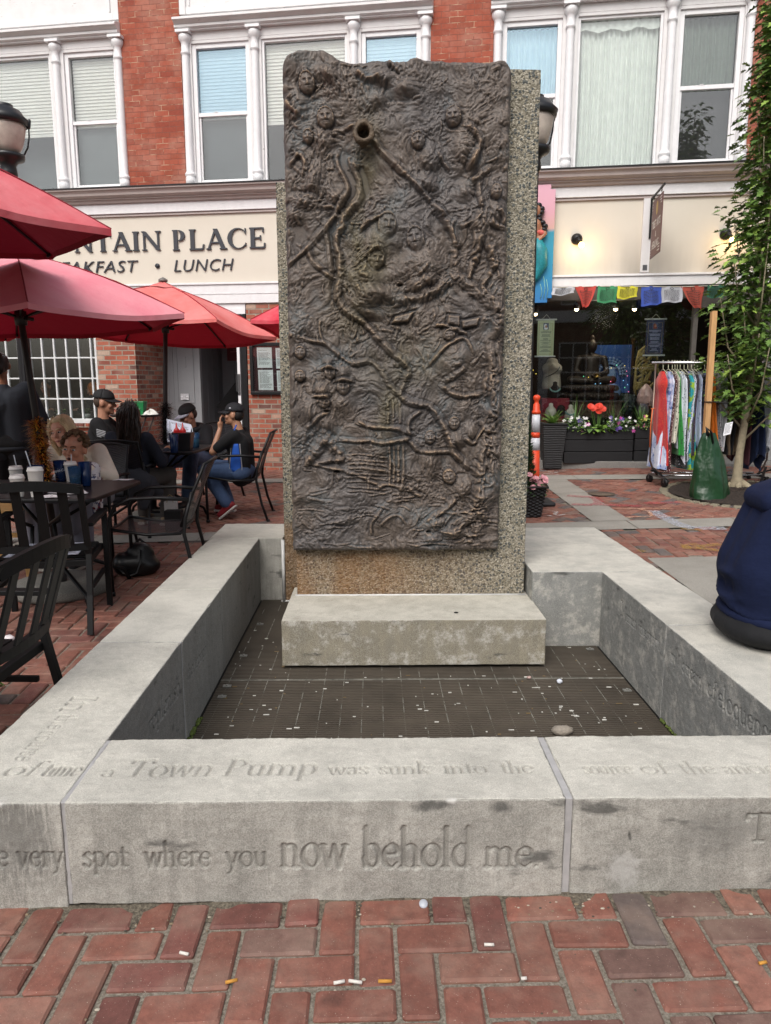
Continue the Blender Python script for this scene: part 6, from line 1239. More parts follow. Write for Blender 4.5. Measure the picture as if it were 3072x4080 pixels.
mb = MB(); mb.lathe([(.05, 0), (.055, .02), (.02, .03), (.05, .05), (.06, .055)], (.06, -.03, .32), 16); mb.build('offering_bowl', M('brass', '#b08d4a', .3, .8), r)
tz = FS(2080 + 780 * .372, 1200 + 470 * .372, 1.15); bz_ = FS(2080 + 780 * .372, 1200 + 980 * .372, 1.15); s1 = FS(2080 + 1160 * .372, 1500, 1.15)[0]
def sheetg(u, v): return fw(tz[0] + (s1 - tz[0]) * u, 1.15 + .01 * sin(9 * u), bz_[1] + (tz[1] - bz_[1]) * v)
o = MB().grid(sheetg, 10, 6).build('blue_hanging', M('blue_cloth', '#2c4f8f', .9, var=.3, sc=3)); tag(o, 'blue cloth hanging at the back of the shop window', 'wall hanging')
c = at2(935, 780, 1.10); mb = MB()
for rr in (.24, .20, .16):
    for j in range(15): a = pi * j / 14; mb.ell(c + FD * (rr * cos(a)) + Vector((0, 0, rr * sin(a))), .022, 8, 5)
mb.ell(c + Vector((0, 0, -.02)), (.11, .04, .14)); mb.ell(c + Vector((0, 0, -.27)), (.2, .04, .14)); PBL = M('pale_blue_plaster', '#6f8db8', .7, var=.25, sc=9); tag(mb.build('halo_head', PBL), 'pale blue plaster head with a fan halo behind the bronze statue', 'statue')
# gold relief panel
s0, z0 = D2(1195, 1040, .7); s1, z1 = D2(1480, 480, .7); r = thing('gilded_panel', 'black panel with gilded carved figures at the right of the shop window', 'relief panel', fw(s0, .7, z0), -FA); w, h = s1 - s0, z1 - z0; GO = M('old_gilt', '#8f7d48', .5, .3, var=.3, sc=14)
m = MB(); m.box(0, 0, 0, w, .03, h); m.build('board', M('black_lacquer', '#121110', .5), r); m = MB(); m.tube([(w * .08, -.01, h * .05), (0, -.01, h * .2), (.01, -.01, h * .7), (w * .12, -.01, h * .9), (w * .4, -.01, h), (w * .8, -.01, h)], .02, 8); m.build('scroll_frame', GO, r)
rg = random.Random(12); m = MB()
for k in range(42):
    x, z = rg.uniform(.12, .95) * w, rg.uniform(.06, .93) * h; a = rg.uniform(0, pi); L = rg.uniform(.03, .09); m.cap((x - L * cos(a), -.01, z - L * sin(a)), rg.uniform(.012, .03), (x + L * cos(a), -.012, z + L * sin(a)), rg.uniform(.008, .022), 8)
m.build('carved_figures', GO, r)
p = at2(1318, 1120, .42); h = at2(1318, 880, .42).z - p.z; mb = MB(); mb.lathe([(.09, 0), (.12, h * .2), (.118, h * .45), (.08, h * .75), (.03, h * .94), (.0001, h)], (0, 0, 0), 9, sm=False); tag(mb.build('crystal_flame', M('rose_quartz', '#bf9c96', .25, var=.25, sc=9), loc=p), 'large pale pink teardrop crystal in the shop window', 'crystal')
p = at2(1295, 1250, .36); h = at2(1295, 1080, .36).z - p.z; mb = MB(); mb.ell((0, 0, h * .5), (.085, .07, h * .5), 10, 7); rg = random.Random(2); [mb.ell((rg.uniform(-.06, .06), rg.uniform(-.06, .0), h * rg.uniform(.5, .95)), .018, 5, 3) for k in range(24)]; tag(mb.build('geode', M('amethyst', '#5d5560', .4, var=.5, sc=30, bump=.5), loc=p), 'grey violet amethyst geode below the pink crystal', 'geode')
p = at2(1120, 1200, .5); h = at2(1120, 990, .5).z - p.z; mb = MB(); mb.ell((0, 0, h * .5), (.12, .09, h * .52), 9, 7); rg = random.Random(5); [mb.ell((rg.uniform(-.1, .1), rg.uniform(-.09, .0), h * rg.uniform(.2, .95)), .03, 5, 4) for k in range(20)]; tag(mb.build('dark_rock', M('dark_green_rock', '#26312f', .6, var=.4, sc=20, bump=.5), loc=p), 'dark green rock standing in the shop window', 'rock')
mb = MB(); rg = random.Random(9)
for x, y in ((1100, 690), (1120, 750), (1128, 800), (1085, 850), (1130, 895), (1100, 925), (1140, 970), (955, 715), (1015, 685), (950, 860), (660, 805), (712, 815), (785, 885), (120, 738), (150, 778), (840, 880)): mb.ell(at2(x, y, .30), .006, 6, 4, rg.randrange(4))
tag(mb.build('fairy_lights', [emit('fairy_' + n, c, 1.6) for n, c in (('green', '#7fffc0'), ('blue', '#8fd0ff'), ('pink', '#ff80b0'), ('yellow', '#ffe060'))]), 'string of tiny coloured lights in the shop window', 'fairy lights')
SP = emit('spot_bulb', '#ffdca8', 14)
for i, (x, y, lb) in enumerate(((585, 82, 'left, above the statue'), (1003, 80, 'middle, under the blue flag'), (1205, 80, 'right, near the navy scroll'), (143, 132, 'leftmost, at the monument edge'))):
    r = thing('spot_lamp', 'lit ceiling spot lamp in the shop, ' + lb, 'spot lamp', at2(x, y, .8), -FA, 'spot lamps in the shop ceiling'); mb = MB(); mb.lathe([(.045, .0), (.055, .04), (.04, .1), (.02, .13)], (0, 0, 0), 14); mb.build('housing', BLACKM, r); mb = MB(); mb.ell((0, 0, -.005), .03); mb.build('bulb', SP, r)
ld = bpy.data.lights.new('shop_light', 'POINT'); ld.energy = 9; ld.color = (1, .86, .66); ld.shadow_soft_size = .2; lo = bpy.data.objects.new('shop_light', ld); COL.objects.link(lo); lo.location = fw(4.9, .6, 2.45)
ld = bpy.data.lights.new('dining_light', 'POINT'); ld.energy = 9; ld.color = (1, .82, .6); ld.shadow_soft_size = .2; lo = bpy.data.objects.new('dining_light', ld); COL.objects.link(lo); lo.location = fw(-3.9, 1.6, 2.45)
sp, zz = FS(227, 1288, .9); r = thing('pendant_bulb', 'small lit bulb hanging inside the grid window', 'light bulb', fw(sp, .9, zz)); mb = MB(); mb.ell((0, 0, 0), .03); mb.build('bulb', SP, r); mb = MB(); mb.tube([(0, 0, .03), (0, 0, 2.64 - zz)], .005, 5); mb.build('flex', BLACKM, r)
# ---- plants
def leafset(mb, fn, n, seed, mi=lambda r: 0, shape=None, size=(.03, .06), droop=.3):
    rg = random.Random(seed)
    for i in range(n):
        p, d = fn(rg); d = d.normalized(); L = rg.uniform(*size); s = d.cross(Vector((rg.gauss(0, .4), rg.gauss(0, .4), 1))).normalized(); up = s.cross(d)
        S = shape or [(0, 0), (.3, .2), (.6, .22), (1, 0), (.6, -.22), (.3, -.2)]
        mb.add([p + d * (a * L) + s * (b * L) - Vector((0, 0, droop * L * a * a)) + up * (abs(b) * L * .25) for a, b in S], [tuple(range(len(S)))], mi(rg))
LEAFS = [M('leaf_dark', '#2f4a22', .55, var=.3), M('leaf_mid', '#4a6b2c', .5, var=.3), M('leaf_light', '#6f8f3a', .5, var=.3)]
def blossom(mb, p, r, n, d, mi):
    d = Vector(d).normalized(); a = d.orthogonal().normalized(); b = d.cross(a)
    for k in range(n): g = 2 * pi * k / n; q = lambda t, rr, h: p + a * (rr * cos(t)) + b * (rr * sin(t)) + d * h; mb.add([p, q(g - .42, r * .6, r * .15), q(g - .3, r, r * .3), q(g + .3, r, r * .3), q(g + .42, r * .6, r * .15)], [(0, 1, 2, 3, 4)], mi)
BLK = M('black_stained_wood', '#111114', .65, var=.35, sc=8, stretch=(.6, 4, 6), bump=.2)
def planter(label, x, y, z, w, d, h, rz):
    r = thing('wooden_planter', label, 'planter', (x, y, z), rz, 'black wooden planter boxes'); 
    for k in range(3):
        zz0 = .075 + k * (h - .075) / 3; mb = MB(); o = .012 * (k > 0) * 0; hh = (h - .075) / 3 - .008
        mb.box(-w / 2, 0, zz0, w / 2, .03, zz0 + hh); mb.box(-w / 2, d - .03, zz0, w / 2, d, zz0 + hh); mb.box(-w / 2, .0303, zz0 + .001, -w / 2 + .03, d - .0303, zz0 + hh - .001); mb.box(w / 2 - .03, .0303, zz0 + .001, w / 2, d - .0303, zz0 + hh - .001); mb.build('board_ring', BLK, r, bev=.005)
    for sx in (-1, 1):
        for yy in (.05, d - .12): mb = MB(); mb.box(sx * (w / 2 - .13) - .04, yy, 0, sx * (w / 2 - .13) + .04, yy + .07, .0745); mb.build('foot', BLK, r)
    mb = MB(); mb.box(-w / 2 + .031, .031, h - .06, w / 2 - .031, d - .031, h - .03); mb.build('soil', M('soil', '#1d1712', .95, bump=.5), r); return r
pz = .315
P1 = planter('long black wooden planter of white, purple and red flowers', 3.09, 10.02, pz, .94, .36, .565, radians(-2)); P2 = planter('shorter black wooden planter of yellow flowers behind the clothes rack', 3.97, 9.98, pz + .02, .78, .36, .56, radians(-2))
WF, PF, VF, RF, YF_, OF, MF = [M('petal_' + n, c, .6, var=.08) for n, c in (('white', '#e6e3e2'), ('pink', '#d35a9a'), ('violet', '#5a3f8f'), ('red', '#d0402c'), ('yellow', '#d8cf6a'), ('orange', '#c8562a'), ('magenta', '#b03c8c'))]
def spread(x0, x1, y0, y1, z0, z1): return lambda rg: (Vector((rg.uniform(x0, x1), rg.uniform(y0, y1), z0 + (z1 - z0) * rg.random() ** 1.3)), Vector((rg.gauss(0, 1), rg.gauss(-.5, .8), rg.uniform(-.2, 1))))
def bedding(par, label, cat, xr, nl, fl, seed, zb=.52, zt=.68, grp='flowers in the planters'):
    r = thing('flower_plant', label, cat, par.location, par.rotation_euler.z, grp); mb = MB(); leafset(mb, spread(xr[0], xr[1], -.04, .26, zb, zt), nl, seed, lambda g: g.choice((0, 0, 1, 1, 2))); mb.build('leaves', LEAFS, r); rg = random.Random(seed + 50); mb = MB(); ms = []
    for mat, n, rad in fl:
        ms.append(mat)
        for k in range(n): blossom(mb, Vector((rg.uniform(*xr), rg.uniform(-.09, .2), rg.uniform(zb + .0, zt + .03))), rad * rg.uniform(.8, 1.15), 5, (rg.gauss(0, .4), -1, rg.uniform(.2, .9)), len(ms) - 1)
    mb.build('flowers', ms, r); return r
bedding(P1, 'white petunia clump spilling over the left end of the long planter', 'petunia', (-.47, -.16), 420, [(WF, 22, .024), (MF, 2, .03), (VF, 2, .035)], 1)
bedding(P1, 'white and purple petunia clump at the right end of the long planter', 'petunia', (.12, .46), 380, [(WF, 16, .022), (VF, 9, .032), (MF, 4, .026)], 2)
bedding(P2, 'yellow and pink petunia clump in the shorter planter', 'petunia', (-.36, .1), 340, [(YF_, 12, .026), (PF, 4, .028)], 3); bedding(P2, 'orange gerbera clump behind the red dresses', 'gerbera', (-.05, .3), 200, [(OF, 10, .035), (RF, 8, .05)], 4, .55, .9)
r = thing('flower_plant', 'red gerbera with broad leaves in the middle of the long planter', 'gerbera', P1.location, P1.rotation_euler.z, 'flowers in the planters'); mb = MB(); leafset(mb, lambda g: (Vector((g.uniform(-.14, .12), g.uniform(0, .2), .53)), Vector((g.gauss(0, 1), g.gauss(-.5, .7), g.uniform(.3, 1)))), 60, 8, lambda g: g.choice((1, 2, 2)), size=(.10, .2), droop=.5); mb.build('leaves', LEAFS, r); mb = MB(); rg = random.Random(3)
for k in range(7): x, z = rg.uniform(-.12, .05), rg.uniform(.78, .86); mb.tube([(x * .3, .1, .53), (x, .08, z)], .004, 5, 1); [blossom(mb, Vector((x, .07 - .003 * q, z + .004 * q)), .048 - .01 * q, 12, (rg.gauss(0, .3), -1, .6), 0) for q in range(3)]
mb.build('flowers', [RF, LEAFS[1]], r)
def grass(label, par, x, n, h, seed):
    r = thing('spike_plant', label, 'grass plant', par.location, par.rotation_euler.z, 'spiky grass in the planters'); mb = MB(); rg = random.Random(seed)
    for k in range(n):
        a = rg.uniform(0, 2 * pi); q = rg.uniform(.15, .6); L = h * rg.uniform(.7, 1.1); P = [Vector((x, .15, .52)) + Vector((cos(a) * q * L * t ** 1.6, sin(a) * q * L * t ** 1.6, L * t * (1 - .25 * q * t))) for t in (0, .35, .7, 1)]; s = Vector((-sin(a), cos(a), 0))
        for i in range(3): w0, w1 = .008 * (1 - i / 3.2), .008 * (1 - (i + 1) / 3.2); mb.add([P[i] - s * w0, P[i] + s * w0, P[i + 1] + s * w1, P[i + 1] - s * w1], [(0, 1, 2, 3)])
    mb.build('blades', LEAFS[1], r)
grass('spiky grass at the left of the long planter', P1, -.30, 12, .5, 1); grass('spiky grass at the right of the long planter', P1, .24, 12, .5, 2); grass('fine spiky grass in the shorter planter', P2, -.28, 40, .34, 3)
tp = thing('tall_planter', 'tall black ribbed square planter with a fern, left of the wooden boxes', 'planter', (2.47, 10.12, .315), radians(-2)); t = NT('ribbed_black'); sx = t.n('ShaderNodeSeparateXYZ'); t.l(t.obj(), sx.inputs[0]); wv = t.math('SINE', t.math('ADD', t.math('MULTIPLY', sx.outputs[2], 260), t.math('MULTIPLY', t.noise(9, 2), 5))); t.set('#121214', .6); t.bump(wv, .6, .006)
mb = MB(); mb.hexa([(-.115, -.115, 0), (.115, -.115, 0), (.115, .115, 0), (-.115, .115, 0)], [(-.165, -.165, .60), (.165, -.165, .60), (.165, .165, .60), (-.165, .165, .60)]); mb.build('body', t.mat, tp, bev=.008); mb = MB(); mb.box(-.172, -.172, .6003, .172, .172, .625); mb.build('rim', BLACKM, tp, bev=.006)
fe = thing('fern', 'bright green fern growing in the tall ribbed planter', 'fern', (2.47, 10.12, .93)); mb = MB(); rg = random.Random(6)
for k in range(60):
    a = rg.uniform(0, 2 * pi); L = rg.uniform(.16, .34); el = rg.uniform(.3, 1.3); d = Vector((cos(a) * cos(el), sin(a) * cos(el), sin(el))); s = Vector((-sin(a), cos(a), 0))
    for j in range(9):
        t0 = .15 + .09 * j; p = d * (L * t0) - Vector((0, 0, .35 * L * t0 * t0)); w = .035 * (1 - t0 * .8)
        for sg in (-1, 1): mb.add([p, p + s * sg * w * .6 + d * .012, p + s * sg * w + d * .02, p + s * sg * w * .5 - d * .004], [(0, 1, 2, 3)], rg.choice((1, 2, 2)))
mb.build('fronds', LEAFS, fe)
# delineator post
dl = thing('delineator_post', 'orange and white traffic delineator post behind the wicker planter', 'traffic post', (1.71, 7.75, gz(1.71, 7.75))); OR = M('safety_orange', '#d8451f', .45, var=.08); WB = M('reflective_white', '#c3c4ca', .35, var=.06)
def band(z0, z1, r0, r1, mat, nm): mb = MB(); mb.lathe([(r0, z0), (r1, z1)], (0, 0, 0), 20); return mb.build(nm, mat, dl)
rr = lambda z: .064 - .024 * z
for z0, z1, m, nm in ((.04, .58, OR, 'post'), (.5803, .71, WB, 'reflective_band'), (.7103, .77, OR, 'post'), (.7703, .96, WB, 'reflective_band')): band(z0, z1, rr(z0) + (.001 if m is WB else 0), rr(z1) + (.001 if m is WB else 0), m, nm)
mb = MB(); mb.lathe([(.046, .9603), (.047, .99), (.036, 1.0), (.034, 1.06), (.03, 1.065), (.022, 1.075), (.024, 1.1), (.037, 1.115), (.037, 1.145), (.02, 1.16), (.0001, 1.162)], (0, 0, 0), 20); mb.build('handle_top', OR, dl); mb = MB(); mb.box(-.2, -.2, .0, .2, .2, .045); mb.build('base', M('rubber', '#1d1d1f', .7, bump=.2), dl, bev=.02)
# wicker planter with a conifer
wk = NT('wicker'); sx = wk.n('ShaderNodeSeparateXYZ'); wk.l(wk.obj(), sx.inputs[0]); hz = wk.math('ADD', sx.outputs[0], sx.outputs[1]); row = wk.math('FLOOR', wk.math('MULTIPLY', sx.outputs[2], 62)); ph = wk.math('MULTIPLY', wk.math('MODULO', row, 2), pi); wv = wk.math('MULTIPLY', wk.math('SINE', wk.math('ADD', wk.math('MULTIPLY', hz, 95), ph)), wk.math('ABSOLUTE', wk.math('SINE', wk.math('MULTIPLY', sx.outputs[2], 62 * pi))))
wk.set(wk.mix(wk.ramp(wv, [(.0, 0.), (.6, 1.)]), '#09090a', '#232124'), .45); wk.bump(wv, 1, .012)
wp = thing('wicker_planter', 'black wicker style planter box at the right edge of the monument', 'planter', (1.44, 7.2, gz(1.44, 7.2)), radians(-2)); mb = MB(); mb.hexa([(-.27, -.13, 0), (.21, -.13, 0), (.21, .19, 0), (-.27, .19, 0)], [(-.29, -.16, .30), (.25, -.16, .30), (.25, .22, .30), (-.29, .22, .30)]); mb.build('body', wk.mat, wp, bev=.01)
mb = MB(); mb.tube([(-.295, -.165, .305), (.262, -.165, .305), (.262, .0, .325), (.262, .225, .305), (-.295, .225, .305), (-.295, -.165, .305)], .011, 8); mb.build('rim', M('wicker_rim', '#2a2422', .5), wp)
cf = thing('conifer', 'small dark conifer rising from the wicker planter', 'conifer', (1.47, 7.24, .44)); mb = MB(); leafset(mb, lambda g: (lambda z, a, q: (Vector((cos(a) * q, sin(a) * q, z)), Vector((cos(a), sin(a), .9))))(*(lambda z, a: (z, a, (.155 - .17 * z) * g.uniform(.4, 1)))(g.random() ** 1.2 * .8 + .02, g.uniform(0, 2 * pi))), 4200, 4, lambda g: g.choice((0, 0, 1)), [(0, 0), (.4, .13), (1, 0), (.4, -.13)], (.03, .06), .1)
mb.build('foliage', [M('conifer_dark', '#223a1e', .6, var=.3), M('conifer_tip', '#3c5a28', .6, var=.3)], cf); mb = MB(); mb.tube([(0, 0, -.15), (0, 0, .4)], .014, 8); mb.build('stem', M('bark', '#4a4036', .9), cf)
mm = thing('mum_plant', 'pink flowers at the foot of the conifer in the wicker planter', 'flowers', (1.60, 7.12, .47)); mb = MB(); rg = random.Random(2)
for k in range(16): p = Vector((rg.uniform(-.1, .09), rg.uniform(-.08, .08), rg.uniform(.0, .12))); [blossom(mb, p + Vector((0, -.004 * q, .003 * q)), .032 - .008 * q, 9, (rg.gauss(0, .5), -.8, .8), 0) for q in range(3)]
leafset(mb, spread(-.12, .1, -.1, .1, -.08, .08), 120, 7, lambda g: 1); mb.build('blooms', [M('pink_bloom', '#d79aa2', .6, var=.15), LEAFS[0]], mm)
# clothes rack
rk = thing('clothes_rack', 'rolling chrome clothes rack hung with bright dresses', 'clothes rack', (3.27, 8.6, .285), radians(1.5)); Lr = 1.42; TB = 1.43
mb = MB(); mb.tube([(-.05, 0, TB), (Lr + .05, 0, TB)], .015, 10); mb.build('top_bar', CHROME, rk)
for x in (0, Lr):
    mb = MB(); sg = 1 if x == 0 else -1; mb.tube([(x, 0, TB - .012), (x, 0, .3), (x + sg * .03, 0, .22), (x + sg * .11, -.0, .10)], .012, 8); mb.build('upright', M('bronzed_tube', '#6a5a52', .3, .8), rk)
    mb = MB(); mb.beam((x + sg * .1, -.22, .105), (x + sg * .1, .22, .105), .03, .02); mb.build('foot_bar', CHROMEG, rk)
    for y in (-.22, .22): mb = MB(); mb.lathe([(.022, -.013), (.05, -.013), (.052, 0), (.05, .013), (.022, .013)], (x + sg * .1, y, .05), 18, ax=(1, .3, 0)); mb.build('castor_wheel', BLACKM, rk); mb = MB(); mb.beam((x + sg * .1, y, .05), (x + sg * .1, y, .11), .035, .02); mb.build('castor_fork', CHROMEG, rk)
    mb = MB(); mb.beam((x + sg * .02, -.03, .21), (x + sg * .16, -.2, .06), .03, .02); mb.beam((x - sg * .02, -.1, .19), (x + sg * .13, -.04, .13), .025, .02); mb.build('fold_joint', BLACKM, rk, bev=.004)
for y, z in ((-.12, .125), (.12, .13)): mb = MB(); mb.tube([(.08, y, z), (Lr - .08, y, z)], .010, 8); mb.build('base_bar', CHROME, rk)
mb = MB(); mb.tube([(-.012, -.016, .9), (.016, -.01, .905), (.012, .016, .91), (-.016, .01, .9), (-.012, -.016, .895), (-.02, -.014, .7), (-.015, -.014, .45)], .007, 6); tag(mb.build('bungee_cord', M('orange_cord', '#c4602c', .6), loc=rk.location), 'orange cord tied round the left upright of the clothes rack', 'cord')
def pattern(name, base, a, b=None, sc=30, th=.55, kind='voronoi'):
    t = NT(name); v = t.n('ShaderNodeTexVoronoi', i_Scale=float(sc)); t.l(t.obj(), v.inputs['Vector']); f = v.outputs['Distance'] if kind == 'voronoi' else t.noise(sc, 3, .6)
    c = t.mix(t.ramp(f, [(th - .05, 1.), (th, 0.)]), base, a)
    if b: c = t.mix(t.ramp(t.noise(sc * .35, 3), [(.5, 0.), (.56, 1.)]), c, b)
    t.set(c, .8); t.b.inputs['Sheen Weight'].default_value = .2; t.bump(t.noise(9, 3, .5, t.mapping((3, 3, .3))), .3, .02); return t.mat
DR = [('red and orange dress with ruffled bust, first', pattern('dress_red', '#b5181f', '#d8742c', '#c22a1e', 42, .22), .0, 1.12, .14, 1), ('pale blue tie dyed dress beside the red one', pattern('dress_blue', '#9fb0d4', '#4a63a0', '#ccd3e4', 22, .45, 'n'), .10, 1.17, .15, 0), ('maroon dress with pale flowers', pattern('dress_maroon', '#4a1220', '#cfc0b4', None, 38, .34), .175, 1.20, .11, 0), ('cream patterned blouse between maroon and green', pattern('dress_cream', '#c9c6b6', '#3f3a34', None, 34, .33), .225, .85, .09, 0), ('bright green dress edge', pattern('dress_green', '#1f8a35', '#0d5a22', None, 30, .4, 'n'), .27, 1.0, .07, 0), ('white handkerchief hem dress with blue grey prints', pattern('dress_white', '#cfd4e0', '#55607c', None, 34, .28), .325, 1.02, .15, 2), ('black dress with white specks next to the teal one', pattern('dress_black', '#16161c', '#b9b9c4', None, 42, .25), .40, 1.15, .08, 0), ('teal, lime and purple tie dyed dress, widest on the rack', pattern('dress_teal', '#1b93a0', '#8fb02c', '#4e4a8c', 9, .5, 'n'), .47, 1.18, .15, 0), ('white and navy print dress right of the teal one', pattern('dress_whitenavy', '#c5cbd8', '#28304c', None, 46, .4), .54, 1.05, .13, 2), ('dark plum dress behind the wooden stake', pattern('dress_plum', '#2b1b2c', '#8a7f92', None, 40, .2), .60, 1.0, .09, 0), ('light blue striped dress just left of the stake', pattern('dress_lblue', '#b7c4dc', '#6d80ac', None, 26, .4, 'n'), .65, .95, .1, 2), ('navy print dress just right of the stake', pattern('dress_navy', '#273258', '#8f9cc0', None, 40, .3), .74, 1.0, .08, 0), ('orange dress right of the stake', M('dress_orange', '#d8741c', .8, var=.15), .80, 1.03, .08, 0), ('grey patterned dress by the orange one', pattern('dress_grey', '#a3a6ac', '#4c4e54', None, 36, .36), .86, .9, .08, 0), ('white trousers hanging straight by the tree', M('white_cotton', '#b9bcc0', .85, var=.05), .91, .95, .07, 0), ('brown trousers hanging straight behind the tree', M('brown_cotton', '#6e5c4a', .85, var=.12), .965, 1.0, .10, 3), ('black trousers between two brown pairs', M('black_cotton', '#16171b', .85, var=.2), 1.03, 1.0, .08, 3), ('taupe trousers behind the tree trunk', M('taupe_cotton', '#7a6855', .85, var=.12), 1.09, .96, .09, 3), ('dark red skirt behind the tree trunk', M('wine_cotton', '#3f1a24', .85, var=.2), 1.17, 1.02, .10, 2), ('navy denim dress right of the trunk', M('denim_navy', '#1d2c4e', .85, var=.25), 1.26, 1.10, .12, 2), ('white shawl at the right end of the rack', M('shawl_white', '#c9ccd2', .85, var=.05), 1.38, .95, .10, 2)]
for i, (lb, mat, x, L, w, kind) in enumerate(DR):
    rg = random.Random(i * 7 + 3); g = thing('dress' if kind != 3 else 'trousers', lb + ', on the rack', 'dress' if kind != 3 else 'trousers', rk.matrix_basis @ Vector((.09 + .62 * x if x < .68 else .51 + (x - .68) * 1.2, 0, TB)), radians(1.5 + rg.uniform(-4, 4)), 'clothes on the rack'); ph = [rg.uniform(0, 6) for _ in range(5)]
    mb = MB(); mb.tube([(0, 0, .02), (0, .02, .028), (0, .03, .01), (0, .005, -.03), (0, 0, -.07), (0, .15, -.13), (0, -.15, -.13), (0, 0, -.07)], .004, 6); mb.build('hanger', M('hanger_plastic', '#b9bba0', .4), g)
    def fn(u, v, w=w, L=L, kind=kind, ph=ph):
        a = 2 * pi * u; top = -.10; z = top - v * L * .96
        sh = min(1, .35 + v * 7) if v < .1 else 1; dy = (.15 * sh + .0 + .05 * v) * (1 if kind != 1 else 1 - .25 * exp(-((v - .22) / .05) ** 2)); dx = w * .62 * (.35 + .65 * min(1, v * 1.3 + .15)) * .5
        if kind == 3: dx = w * .5; dy = .16
        pl = 1 + .22 * sin(5 * a + ph[0]) * (.3 + v) + .12 * sin(9 * a + ph[1] + 2 * v) * v
        x = dx * pl * cos(a) + .012 * sin(4 * v + ph[2]) + .05 * v * sin(ph[4]); y = dy * pl * sin(a)
        if kind == 2: z -= .10 * v ** 3 * sin(2 * a + ph[3])
        if kind == 1: x += .03 * exp(-((v - .14) / .07) ** 2) * cos(a)
        return (x, y, z)
    MB().grid(fn, 40, 20).build('garment', mat, g)
# ---- tree, stake, bags
BARK = M('tree_bark', '#8a806a', .9, var=.25, sc=16, bump=.5, bsc=30)
tr = thing('oak_tree', 'slender young oak with a narrow column of lobed leaves at the right edge', 'tree', (4.17, 8.22, .30)); rg = random.Random(21)
mb = MB(); TP = [(-.02, 0, -.02), (-.03, 0, .04), (-.03, 0, .12), (-.025, 0, .4), (.0, 0, .7), (.03, .01, 1.1), (.06, .03, 1.9), (.10, .04, 2.8), (.12, .05, 3.8), (.14, .05, 4.9)]; mb.tube(TP, [.12, .08, .055, .042, .039, .035, .028, .022, .016, .007], 14)
for a in (.3, 1.7, 2.9, 4.2, 5.3): mb.tube([(0, 0, .07), (.12 * cos(a), .12 * sin(a), .02), (.2 * cos(a), .2 * sin(a), -.02)], [.05, .035, .015], 8)
mb.build('trunk', BARK, tr)
limbs = []; mb = MB()
for k in range(60):
    z0 = .55 + 4.1 * (k / 60) ** .95; a = k * 2.4 + rg.uniform(-.3, .3); L = (.55 + .55 * rg.random()) * (1 - .12 * z0 / 4); sp = .38 * (1.2 - .18 * z0) ; b0 = Vector((.0 + .03 * z0, .01 * z0, z0)); e = b0 + Vector((cos(a) * sp * L * 1.15, sin(a) * sp * L * 1.15, L * .95)); m = b0 + Vector((cos(a) * sp * L * .8, sin(a) * sp * L * .8, L * .38)); P = [b0, m, e]; limbs.append(P); mb.tube(P, [.014, .009, .004], 6)
mb.build('limbs', BARK, tr)
OAK = [(0, 0), (.15, .03), (.28, .20), (.36, .08), (.52, .30), (.60, .11), (.75, .26), (.82, .09), (1, 0), (.82, -.09), (.75, -.26), (.60, -.11), (.52, -.30), (.36, -.08), (.28, -.20), (.15, -.03)]
def oakleaf(g):
    P = g.choice(limbs); t = g.uniform(.2, 1.08); p = P[0] * (1 - t) ** 2 + P[1] * (2 * t * (1 - t)) + P[2] * t * t; a = g.uniform(0, 2 * pi); q = g.random() ** .6 * .17; d = Vector((cos(a), sin(a), g.uniform(-.35, .5))); return p + d * q, d
mb = MB(); leafset(mb, oakleaf, 5000, 77, lambda g: g.choice((0, 0, 1, 1, 1, 2)), OAK, (.09, .155), .35); OL = [M('oak_dark', '#455f2a', .5, var=.3, sc=3), M('oak_mid', '#5d7a36', .5, var=.25, sc=3), M('oak_light', '#86a046', .5, var=.2, sc=3)]; mb.build('crown', OL, tr)
sk = tag(MB().hexa([(-.03, -.03, 0), (.03, -.03, 0), (.03, .03, 0), (-.03, .03, 0)], [(-.028, -.028, 1.98), (.028, -.028, 1.98), (.028, .028, 1.97), (-.028, .028, 1.97)]).build('tree_stake', WOODL, bev=.003, loc=(3.66, 8.02, .26), rot=(0, radians(-.6), 0)), 'raw square timber stake standing in the green watering bag', 'stake')
mb = MB(); mb.tube([(3.62, 7.98, 1.28), (3.70, 7.98, 1.28), (3.71, 8.06, 1.28), (3.62, 8.06, 1.28), (3.62, 7.98, 1.28)], .012, 6, flat=.5); mb.tube([(3.70, 8.0, 1.28), (3.95, 8.1, 1.26), (4.14, 8.2, 1.27)], .008, 6); tag(mb.build('tree_tie', M('black_webbing', '#151515', .7)), 'black webbing tie from the stake to the young oak', 'tie')
def wbag(label, loc, rz, H, W):
    r = thing('watering_bag', label, 'watering bag', loc, rz, 'green tree watering bags'); t = NT('green_vinyl_' + str(int(H * 100))); t.set(t.mix(t.noise(4), '#0f2d18', '#1a4224'), .33); t.bump(t.math('ADD', t.noise(3, 3, .5, t.mapping((1.8, 1.8, .5))), t.math('MULTIPLY', t.noise(9, 2), .25)), .7, .06)
    def fn(u, v):
        a = 2 * pi * u; k = (1 - v) ** .75; rx = W * (.26 + .74 * k) * .5 * (1 + .14 * sin(2 * a + 3 * v) * (1 - v)); ry = .34 * (.12 + .88 * k) * .5; f = 1 + .05 * sin(5 * a + 6 * v) + .035 * sin(9 * a - 5 * v) + .05 * sin(12 * v + 2 * a) * (1 - v)
        return (rx * f * cos(a) + .10 * (1 - v) ** 2 * W * (1 + sin(a + 5)) * .6 - .03 * v, ry * f * sin(a), .01 + H * v)
    MB().grid(fn, 48, 26).build('bag', t.mat, r); mb = MB(); mb.tube([(-.06, -.04, H - .02), (-.09, -.06, H + .07), (-.03, -.05, H + .02), (-.01, -.06, H - .1)], .022, 8, flat=.35); mb.build('handle', M('black_webbing', '#151515', .7), r); return r
